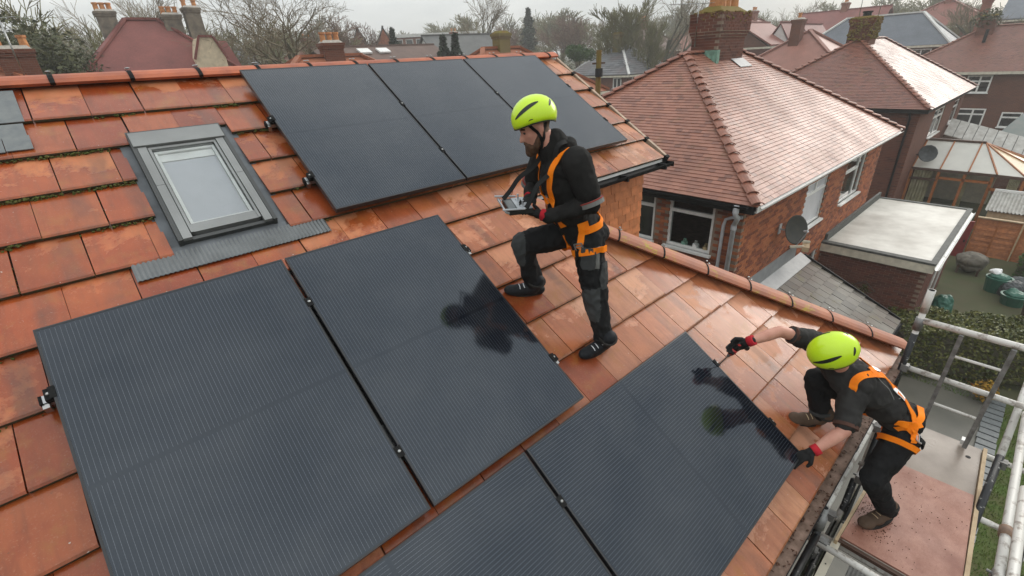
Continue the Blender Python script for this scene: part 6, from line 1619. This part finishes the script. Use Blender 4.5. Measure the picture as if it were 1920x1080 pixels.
def far_house(label, x0, y0, x1, y1, ez, rz, roof, wall='brick_plain', kind='hip', ov=.35, rot=0.0, chim=(), wins=(), name='house', ridge_m=None, gable_wall=None):
    cx, cy_ = (x0 + x1) / 2, (y0 + y1) / 2; g = min(gz(cx, cy_), ez - 2.3)
    h = thing(name, label, 'house', (cx, cy_, g)); LOC[h.name] = Matrix.Translation(V((cx, cy_, g)))
    if rot: h.matrix_basis = Matrix.Translation(V((cx, cy_, g))) @ Matrix.Rotation(rot, 4, 'Z')      # parts are laid out square, then turned as one
    q = MB(); q.box((x0 + ov, y0 + ov, g - .5), (x1 - ov, y1 - ov, ez - .02)); q.build('wall', wall, h)
    ax = (x1 - x0) >= (y1 - y0); hw = min(x1 - x0, y1 - y0) / 2 if kind == 'hip' else 0
    A, B = (V((x0 + hw, cy_, rz)), V((x1 - hw, cy_, rz))) if ax else (V((cx, y0 + hw, rz)), V((cx, y1 - hw, rz)))
    c = [V((x0, y0, ez)), V((x1, y0, ez)), V((x1, y1, ez)), V((x0, y1, ez))]
    fs = [(0, 1, 5, 4), (1, 2, 5), (2, 3, 4, 5), (3, 0, 4)] if ax else [(0, 1, 4), (1, 2, 5, 4), (2, 3, 5), (3, 0, 4, 5)]
    q = MB(); q.add([*c, A, B], fs + [(0, 3, 2, 1)])
    if kind == 'gable':
        q = MB(); th = V((0, 0, .14))
        if ax:
            for a, b in ((c[0], c[1]), (c[3], c[2])): q.prism([a, b, B, A], th)
        else:
            for a, b in ((c[0], c[3]), (c[1], c[2])): q.prism([a, b, B, A], th)
    rf = q.build('roof', roof, h)
    if kind == 'gable':
        q = MB()
        for e, s_ in ((A, 1), (B, -1)):
            q = MB()
            if ax: q.prism([(e.x + s_ * ov, y0 + ov, ez - .05), (e.x + s_ * ov, y1 - ov, ez - .05), (e.x + s_ * ov, cy_, rz - .1)], (s_ * .2, 0, 0))
            else: q.prism([(x0 + ov, e.y + s_ * ov, ez - .05), (x1 - ov, e.y + s_ * ov, ez - .05), (cx, e.y + s_ * ov, rz - .1)], (0, s_ * .2, 0))
            q.build('gable', gable_wall or wall, h)
    q = MB()
    for a, b in ([(A, B)] if kind == 'gable' else [(A, B), (c[0], A if ax else A), (c[1], B if ax else A), (c[2], B), (c[3], A if ax else B)]):
        if (b - a).length > .2: q.bar(a + V((0, 0, .07 if kind != 'gable' else .17)), b + V((0, 0, .07 if kind != 'gable' else .17)), .24, .12)
    q.build('ridge_cap', ridge_m or roof, h)
    q = MB(); q.box((x0 - .04, y0 - .06, ez - .2), (x0 + .02, y1, ez - .03)); q.box((x0, y0 - .06, ez - .2), (x1, y0 + .01, ez - .03)); q.build('eaves_board', 'cream_paint', h)
    for (px_, py_, w, d, top, pots, mt) in chim: chimney(h, (px_, py_, 0), w, d, min(ez, top - 1.5), top, mt, pots, 'moss_ochre' if mt == 'moss_brick' else 'mortar')
    for (face, a, z, w, hh) in wins:                             # face 'l' = -X side, a = y of its left end; 'f' = -Y side, a = x
        if face == 'l': window(h, (x0 + ov, a, z), (0, -1, 0), (-1, 0, 0), w, hh, [('v', w / 2, .08, hh - .08)], fw=.09, inset=-.06)
        else: window(h, (a, y0 + ov, z), (1, 0, 0), (0, -1, 0), w, hh, [('v', w / 2, .08, hh - .08)], fw=.09, inset=-.06)
    return h, rf
plain_tile_mat('moss_brick', (.11, .07, .03), (.15, .12, .025), (.10, .05, .03))
far_house('orange-roofed house at the left edge, its chimney with squat pots just over our ridge', -9.0, 22.5, 2.2, 29.8, 6.3, 8.75, 'roof_orange', chim=[(-.78, 25.9, 1.0, .6, 9.3, 2, 'brick_plain')])
far_house('house over the ridge whose chimney carries a tall stack of red pots', 5.0, 20.4, 15.2, 27.6, 6.3, 8.62, 'roof_orange', chim=[(10.2, 24.0, .95, .6, 9.2, 3, 'brick_plain')])
far_house('house over the ridge with a mossy square chimney near the verge end', 13.6, 17.6, 23.4, 24.8, 6.2, 8.62, 'roof_orange', chim=[(18.5, 21.2, .75, .6, 9.35, 0, 'moss_brick')])
bh, _ = far_house('large house with steep red-brown hip roof, tall grey chimneys and a cream half-hipped gable', 1.2, 35.5, 8.8, 41.5, 8.5, 11.35, 'roof_maroon', 'render_cream', ridge_m='roof_maroon', ov=.4)
for (cx_, cy2, w_, tp, n_) in ((3.35, 38.5, .9, 11.75, 3), (6.5, 38.2, .95, 11.6, 3), (7.6, 37.8, .85, 11.95, 2)): chimney(bh, (cx_, cy2, 0), w_, .7, 8.5, tp, 'chimney_grey', n_, 'mortar')
q = MB(); q.prism([(6.6, 35.2, 8.2), (8.2, 35.2, 8.2), (8.2, 35.2, 9.15), (7.75, 35.2, 10.2), (7.1, 35.2, 10.2), (6.6, 35.2, 9.15)], (0, 3, 0)); q.build('cream_gable', 'render_cream', bh)
for a_, b_ in (((6.52, 9.05), (7.06, 10.24)), ((7.06, 10.26), (7.8, 10.26)), ((8.28, 9.05), (7.8, 10.24))):
    q = MB(); q.bar((a_[0], 35.16, a_[1]), (b_[0], 35.16, b_[1]), .12, .10, (0, 1, 0)); q.build('verge_board', 'roof_maroon', bh)
q = MB(); q.prism([(7.6, 35.6, 8.5), (9.1, 35.6, 8.5), (8.9, 37, 10.1), (7.4, 37, 10.1)], (0, 4, 0)); q.build('wing_roof', 'roof_maroon', bh)
far_house('low brown roof with two pale skylights right of the stacked red pots', 15.5, 36.5, 27, 44.5, 7.9, 9.6, 'roof_brown', kind='gable', chim=())
for i, (x, y) in enumerate(((18.9, 38.9), (20.6, 38.9))):
    q = MB(); q.prism([(x, y, 9.12), (x + 1.0, y, 9.12), (x + 1.0, y + .75, 9.44), (x, y + .75, 9.44)], (0, -.06, .12)); q.build('rooflight', 'white_upvc', label=('left pale skylight set in the low brown roof', 'right pale skylight set in the low brown roof')[i], cat='skylight')
for i, (x, y) in enumerate(((33.6, 66.8), (36.6, 65.4))):
    far_house(('left one of the twin red brick gables', 'right one of the twin red brick gables')[i], x - 1.5, y - 2, x + 1.5, y + 6, 10.2, 12.9, 'roof_grey', 'gable_orange', 'gable', .15, rot=-.48)
fbk = thing('flat_block', 'long flat-roofed block with white fascia and bands of windows in the distance', 'block', (52, 79, 5))
bd = V((.835, -.55, 0)); bn = V((-.55, -.835, 0)); b0 = V((46.5, 82.8, 0))
TB = Matrix((bd, -bn, V((0, 0, 1)))).transposed().to_4x4(); TB.translation = b0
q = MB(); q.T = TB; q.box((0, 0, 5), (15, 8, 12.7)); q.build('wall', 'brick_far', fbk)
q = MB(); q.T = TB; q.box((-.3, -.3, 12.7), (15.3, 8.3, 13.2)); q.build('fascia', 'render_white', fbk)
for i in range(8):
    q = MB(); q.T = TB; q.box((.6 + i * 1.8, -.06, 11.2), (1.9 + i * 1.8, .02, 12.4)); w_ = q.build('window', 'render_white', fbk); q = MB(); q.T = TB; q.box((.72 + i * 1.8, -.09, 11.3), (1.78 + i * 1.8, -.062, 12.3)); q.build('pane', 'window_glass', w_)
far_house('grey-roofed house with a white gable end behind the two dark conifers', 28.6, 41.0, 36.8, 47.4, 8.6, 10.6, 'roof_grey', 'render_white', 'gable', .2, rot=-.22)
hs, _ = far_house('small house with ribbed blue-grey slate hip roof and a mossy chimney', 42.2, 29.4, 50.6, 37.8, 6.15, 9.2, 'roof_blue', wins=[('f', 43.2, 4.9, 1.1, 1.0), ('l', 31.5, 4.9, 1.0, 1.0)], chim=[(45.4, 33.2, .9, .8, 10.0, 0, 'moss_brick')], ridge_m='render_white')
tile_slope(hs, [(42.2, 37.8, 6.19), (42.2, 29.4, 6.19), (46.4, 33.6, 9.24)], 'slate_tile', .6, .33, 0, 'slate_tile', .05); tile_slope(hs, [(42.2, 29.4, 6.19), (50.6, 29.4, 6.19), (46.4, 33.6, 9.24)], 'slate_tile', .6, .33, 0, 'slate_tile', .05)
pk, _ = far_house('pink tiled hip-roofed house tucked behind the broad mossy chimney', 61.5, 31.2, 76, 42.2, 7.0, 10.6, 'roof_pink', chim=[(67.5, 36.2, 1.3, 1.1, 12.2, 0, 'brick_plain')])
far_house('far gabled house with dark walls right of the broad mossy chimney', 53, 20.6, 61, 28, 8.0, 10.2, 'roof_red', 'brick_dark', 'gable', wins=[('l', 25.5, 6.6, 1.2, 1.1)], gable_wall='brick_plain')
for i, y in enumerate((21.6, 19.6)):
    far_house(('far white gable nearest the dark-walled house', 'second far white gable, smaller, toward the brown chimney')[i], 57, y - 1.2, 63, y + 1.2, 8.2, 10.0 - .3 * i, 'roof_maroon', 'render_white', 'gable', .15)
far_house('pink hip-roofed house with brown chimney and white windows, mid distance', 40.8, 10.8, 49, 18.6, 6.3, 8.9, 'roof_pink', 'brick_dark', wins=[('l', 17.8, 4.9, 1.3, 1.1), ('l', 14.9, 4.9, 1.6, 1.1)], chim=[(43.6, 15.2, .8, .7, 9.7, 1, 'brick_plain')])
far_house('wide blue-grey slate roof with white verge right of the moss-covered chimney', 57.0, 7.6, 63, 19.5, 7.4, 10.0, 'roof_blue', 'brick_dark', wins=[('l', 16.5, 6.0, 1.6, 1.1), ('l', 13.0, 6.0, 1.6, 1.1), ('l', 10.2, 6.0, 1.4, 1.1)], ridge_m='render_white', chim=[(61, 6.6, .7, .6, 10.6, 1, 'brick_far')])
far_house('long red roof at the right edge behind the leafy chimney', 68, -8, 78, 8.0, 6.8, 8.9, 'roof_red')
for i, (x, y, w, d, r, l) in enumerate(((70, 30, 12, 8, 'roof_red', 'hazy red-roofed house far behind the dark-walled gable'), (78, 22, 9, 10, 'roof_maroon', 'hazy maroon roof above the pink mid-distance house'), (86, 13, 10, 11, 'roof_red', 'hazy red roof over the blue-grey slates'), (92, 2, 9, 12, 'roof_blue', 'hazy grey roof left of the leafy chimney'), (60, 40, 10, 8, 'roof_brown', 'hazy brown roof among the trees behind the slate roof'), (45, 62, 11, 8, 'roof_grey', 'hazy grey roof below the spire-shaped conifer'), (22, 58, 10, 8, 'roof_red', 'hazy red roof left of the twin gables'), (12, 60, 9, 8, 'roof_blue', 'hazy slate roof under the great bare tree'))):
    g = gz(x, y); far_house(l, x - w / 2, y - d / 2, x + w / 2, y + d / 2, g + 6.2, g + 9.0, r, 'brick_far', 'gable' if i % 2 else 'hip', chim=[(x, y, .9, .7, g + 9.9, 2, 'brick_far')])
ae = thing('tv_aerial', 'slanting aerial pole beside the chimney with squat pots', 'aerial', (-.4, 24, 8.6))
pipe('mast', [(-.75, 24, 8.4), (-.72, 24, 10.2)], .025, 'screw_steel', ae)
q = MB(); q.tube([(-1.1, 24.1, 10.1), (-.3, 23.9, 10.15)], .012, 4); [q.tube([(-1.0 + .17 * i, 23.8, 10.1), (-1.0 + .17 * i, 24.3, 10.1)], .008, 4) for i in range(5)]; q.build('boom', 'screw_steel', ae)
mp_ = thing('mossy_post', 'leaning post thick with yellow-green moss before the slate roof', 'post', (15.72, 12.37, GZ0))
q = MB(); q.tube([(15.72, 12.37, GZ0), (15.72, 12.37, 8.2)], [.13, .10], 10); q.build('pole', 'moss_ochre', mp_); q = MB(); q.cbox((15.66, 12.3, 7.42), (.2, .2, .3)); q.build('box', 'gutter_black', mp_); q = MB(); q.bar((15.5, 12.5, 7.75), (15.95, 12.25, 7.75), .05, .06); q.build('crossbar', 'timber_dark', mp_)

# trees: a trunk that forks into limbs and ever finer twigs
def limb_tree(seed, H, spread_, levels, mt_t, mt_c, up=.5, twig=.010, nb=(4, 6), trunk_f=.28, r0=.028, thick=1.0):
    rn = random.Random(seed); tr, cr = MB(), MB()
    def grow(p, d, L, r, lv):
        pts = [p]; n = 3 if lv < 3 else 2; dd = d.copy()
        for i in range(n):
            dd = (dd + V((rn.gauss(0, .14), rn.gauss(0, .14), rn.gauss(0, .10) + (.05 * up if lv else 0)))).normalized(); pts.append(pts[-1] + dd * L / n)
        rs = [r * (1 - .45 * i / n) for i in range(n + 1)]
        (tr if lv < 2 else cr).tube(pts, [max(x, twig) for x in rs], 6 if lv < 1 else 4 if lv < 2 else 3, cap=False)
        if lv >= levels: return
        k = rn.randint(*nb)
        for i in range(k):
            t_ = (.35 + .65 * (i + rn.random()) / k) if lv else (trunk_f * 1.6 + (1 - trunk_f * 1.6) * (i + rn.random()) / k)
            j = min(n - 1, int(t_ * n)); b = pts[j].lerp(pts[j + 1], t_ * n - j)
            a = rn.uniform(0, 6.283); sp = spread_ * rn.uniform(.7, 1.25)
            o = dd.orthogonal().normalized(); o = Matrix.Rotation(a, 3, dd) @ o
            nd = (dd * math.cos(sp) + o * math.sin(sp) + V((0, 0, up * .35))).normalized()
            grow(b, nd, L * rn.uniform(.5, .72) * (1 if lv else .62 + .5 * (1 - t_)), r * rn.uniform(.42, .58) * (1 - .3 * t_), lv + 1)
    grow(V((0, 0, 0)), V((rn.gauss(0, .03), rn.gauss(0, .03), 1)).normalized(), H * .62, H * r0 * thick, 0)
    return tr.mesh('trunk', mt_t, recalc=False), cr.mesh('crown', mt_c, recalc=False)
def leafy_tree(seed, H, rx, n, mt, size, conifer=False):
    rn = random.Random(seed); tr, cr = MB(), MB(); tr.tube([(0, 0, 0), (0, 0, H * .9)], [H * .025, H * .006], 6)
    for _ in range(n):
        if conifer:
            t_ = rn.random() ** .8; z = H * (.06 + .94 * t_); R_ = rx * (1 - t_) ** .85 * (.8 + .35 * math.sin(z * 5 + seed)) + .05
            a = rn.uniform(0, 6.283); rr_ = R_ * rn.random() ** .35; p = V((math.cos(a) * rr_, math.sin(a) * rr_, z - rr_ * .25))
        else:
            c = rn.randint(0, 8); rc = random.Random(seed * 31 + c); cc_ = V((rc.gauss(0, .42) * rx, rc.gauss(0, .42) * rx, H * rc.uniform(.35, .82)))
            d = V((rn.gauss(0, 1), rn.gauss(0, 1), rn.gauss(0, 1))).normalized() * rn.random() ** .4 * rx * .52; p = cc_ + d
        a = Matrix.Rotation(rn.uniform(0, 6.28), 3, V((rn.gauss(0, 1), rn.gauss(0, 1), rn.gauss(0, 1))).normalized()); s = size * rn.uniform(.6, 1.5)
        cr.add([p + a @ V(v) for v in ((-s, 0, 0), (0, s * .5, s * .1), (s, 0, 0), (0, -s * .5, s * .1))], [(0, 1, 2, 3)])
    return tr.mesh('trunk', 'bark', recalc=False), cr.mesh('crown', mt, recalc=False)
KIN = {'bare': [limb_tree(1, 10, .62, 4, 'bark', 'twig', .5, .011), limb_tree(2, 10, .55, 4, 'bark', 'twig', .7, .011)],
       'green': [limb_tree(3, 10, .66, 4, 'bark_green', 'twig_green', .45, .016, (5, 6)), limb_tree(4, 10, .6, 4, 'bark_green', 'twig_green', .5, .016, (5, 6))],
       'red': [limb_tree(5, 10, .62, 4, 'bark_red', 'twig_red', .55, .015, (5, 6))],
       'big': [limb_tree(6, 10, .72, 5, 'bark_green', 'twig', .35, .006, (4, 5), .2, .030)],
       'biggreen': [limb_tree(7, 10, .50, 4, 'bark_green', 'twig_green', .6, .022, (6, 7), .15)],
       'conifer': [leafy_tree(8, 10, 2.2, 3800, 'leaf_conifer', .26, True), leafy_tree(9, 10, 1.9, 3800, 'leaf_conifer', .24, True)],
       'bush': [leafy_tree(10, 10, 4.4, 5000, 'leaf_green', .36)], 'ivy': [leafy_tree(11, 10, 3.6, 15000, 'leaf_ivy', .10)]}
TREES = [
(-0.6, 34.0, 11.1, 'ivy', 1.00, 'dark ivy-covered evergreen at the left edge behind the ridge'),
(1.1, 48.0, 13.5, 'green', 1.00, 'bare tree with greenish twigs beside the left-edge evergreen'),
(1.8, 44.0, 12.3, 'green', 1.00, 'spreading bare tree between the left-edge evergreen and the steep red roof'),
(0.6, 34.9, 9.9, 'ivy', 0.42, 'ivy-choked low tree touching the left side of the steep red roof'),
(4.6, 54.8, 15.6, 'bare', 1.00, 'tall bare tree whose limbs rise left of the first chimney stack'),
(8.0, 59.5, 15.2, 'bare', 0.80, 'thin bare tree showing above the ridge of the steep red roof'),
(10.4, 65.2, 15.7, 'bare', 0.80, 'slender bare tree right behind the paired chimneys of the steep red roof'),
(11.7, 50.7, 13.3, 'green', 1.00, 'grey-green bare tree right of the three-pot chimneys'),
(14.9, 56.0, 13.5, 'green', 1.00, 'bushy bare tree behind the right wing of the steep red roof'),
(13.9, 37.5, 14.4, 'big', 1.25, 'great spreading bare tree with mossy trunk above the first top panel'),
(24.4, 57.0, 13.7, 'red', 1.00, 'reddish-twigged bare tree left of the chimney with stacked pots'),
(30.0, 63.2, 13.8, 'red', 0.90, 'reddish-twigged bare tree left of the twin brick gables'),
(29.5, 52.2, 11.8, 'conifer', 0.90, 'dark pointed conifer beside the twin brick gables'),
(24.2, 41.4, 10.2, 'bush', 1.00, 'bright green bush in front of the dark pointed conifer'),
(26.2, 37.8, 10.2, 'conifer', 1.00, 'left one of two dark conifers before the grey roof with white gable'),
(26.5, 36.4, 10.3, 'conifer', 1.00, 'right one of two dark conifers before the grey roof with white gable'),
(41.6, 51.3, 16.2, 'bare', 0.70, 'tall sparse bare tree standing clear against the sky'),
(51.8, 61.0, 13.2, 'red', 1.00, 'low bare tree right of the tall sparse one'),
(64.1, 66.0, 15.8, 'conifer', 1.10, 'far dark spire-shaped conifer against the sky'),
(71.2, 70.2, 14.4, 'green', 1.00, 'round hazy tree right of the far spire-shaped conifer'),
(62.2, 58.0, 14.2, 'red', 1.00, 'bare tree between the spire-shaped conifer and the verge end'),
(58.9, 51.2, 13.9, 'red', 1.00, 'bare tree above the round green bush'),
(57.5, 46.6, 13.0, 'green', 1.00, 'bare tree left of the big grey-green tree'),
(41.2, 34.9, 9.8, 'bush', 1.20, 'round green bush left of the slate roof'),
(47.3, 33.5, 13.8, 'biggreen', 1.00, 'big grey-green feathery tree behind the slate roof'),
(46.8, 30.8, 11.9, 'biggreen', 0.70, 'lower feathery green tree leaning right behind the slate roof'),
(51.1, 31.5, 13.9, 'bare', 1.00, 'tangled bare tree left of the aerial'),
(55.5, 31.9, 12.9, 'bare', 0.90, 'tangled bare tree directly behind the aerial'),
(86.7, 38.8, 12.6, 'green', 1.00, 'faint bare tree right of the broad mossy chimney'),
(93.0, 36.7, 13.9, 'green', 1.10, 'pale rounded tree on the skyline between two chimneys'),
(84.6, 30.7, 13.9, 'bare', 1.00, 'lacy bare tree on the skyline above the small brown chimney'),
(90.3, 29.6, 13.6, 'bare', 1.00, 'lacy bare tree left of the moss-covered chimney'),
(88.4, 16.9, 12.0, 'green', 1.10, 'rounded hazy tree above the blue-grey roof'),
(98.7, 16.0, 11.0, 'green', 0.90, 'smaller hazy tree right of the rounded one'),
(84.1, 12.5, 11.9, 'bare', 0.90, 'airy bare tree left of the leafy chimney'),
(69.6, 7.4, 12.2, 'bare', 1.00, 'bare tree with thin upright twigs right of the leafy chimney'),
(74.8, 6.0, 10.9, 'bare', 1.00, 'bare tree at the right edge of the skyline'),
]
for i, (x, y, top, k, w, lb) in enumerate(TREES):
    tm_, cm_ = KIN[k][i % len(KIN[k])]; g = gz(x, y); H = top - g
    if k == 'bush': g = top - 2.6; H = 2.6
    zmax = max(v.co.z for v in cm_.vertices) if k not in ('conifer', 'bush', 'ivy') else 10
    s = H / zmax; sw = s * w * (1.25 if k in ('green', 'red') else 1.0) if k not in ('bush',) else s * w
    m = Matrix.Translation(V((x, y, g))) @ Matrix.Rotation(i * 1.9, 4, 'Z') @ Matrix.Diagonal((sw, sw, s, 1))
    nm = {'conifer': 'conifer', 'bush': 'bush', 'ivy': 'evergreen_tree'}.get(k, 'bare_tree')
    t_ = thing(nm, lb, 'bush' if k == 'bush' else 'tree', group='trees and bushes beyond the houses', mat=m)
    for n_, me in (('trunk', tm_), ('crown', cm_)):
        o = bpy.data.objects.new(n_, me); COL.objects.link(o); o.parent = t_
# the hazy wood on the rise, one mass
rn = random.Random(21); WV, WF = [], []
srcs = [KIN['green'][0][1], KIN['red'][0][1], KIN['green'][1][1]]
def mass(x, y, H, src, sc=1.0):
    s = H / 10.0; a = rn.uniform(0, 6.28); ca, sa = math.cos(a), math.sin(a); b = len(WV); g = gz(x, y)
    WV.extend((x + (v.co.x * ca - v.co.y * sa) * s * 1.5, y + (v.co.x * sa + v.co.y * ca) * s * 1.5, g + v.co.z * s) for v in src.vertices); WF.extend(tuple(b + j for j in p.vertices) for p in src.polygons)
for k in range(18):
    az = R(-30 + 66 * (k + rn.random()) / 18); D_ = rn.uniform(46, 60); mass(D_ * math.sin(az), D_ * math.cos(az), rn.uniform(6.5, 9.5), rn.choice(srcs))
for k in range(46):
    az = R(-30 + 126 * (k + rn.random()) / 46); D_ = rn.uniform(62, 105); mass(D_ * math.sin(az), D_ * math.cos(az), rn.uniform(7, 10) * (1.2 if az < R(30) else .9), rn.choice(srcs))
far_t = [limb_tree(31 + i, 10, .62, 3, 'bark_green', 'twig_green', .45, .034, (8, 9), .12)[1] for i in range(3)]
for k in range(64):
    az = R(-28 + 125 * (k + rn.random()) / 64); D_ = rn.uniform(112, 160); mass(D_ * math.sin(az), D_ * math.cos(az), rn.uniform(10, 15.5) * (1.0 if az < R(60) else .75), rn.choice(far_t))
me = bpy.data.meshes.new('wood'); me.from_pydata(WV, [], WF); me.materials.append(M_('twig_green')); me.update()
o = bpy.data.objects.new('distant_wood', me); COL.objects.link(o); adopt(o, kind='stuff')
# scrub that fills the gardens between the far houses
q = MB(); rn = random.Random(22)
for k in range(90):
    az = R(-25 + 118 * rn.random()); D_ = rn.uniform(34, 110); x, y = D_ * math.sin(az), D_ * math.cos(az)
    if x > 8 and y < 13: continue
    leaf_cloud(q, (x, y, gz(x, y) + 1.8), (2.4, 2.4, rn.uniform(1.6, 3.2)), 200, .24, rn)
q.build('undergrowth', 'leaf_ivy', recalc=False, kind='stuff')

# winter haze: one closed box of thin air round everything
t = bpy.data.materials.new('haze'); t.use_nodes = True; nt = t.node_tree; nt.nodes.clear()
ho = nt.nodes.new('ShaderNodeOutputMaterial'); hv = nt.nodes.new('ShaderNodeVolumePrincipled')
hv.inputs['Color'].default_value = (1, .985, .955, 1); hv.inputs['Density'].default_value = .0018; hv.inputs['Anisotropy'].default_value = .2
nt.links.new(hv.outputs[0], ho.inputs['Volume']); MATS['haze'] = t
q = MB(); q.box((-440, -430, -3), (500, 510, 30)); o = q.build('haze', 'haze', kind='stuff')
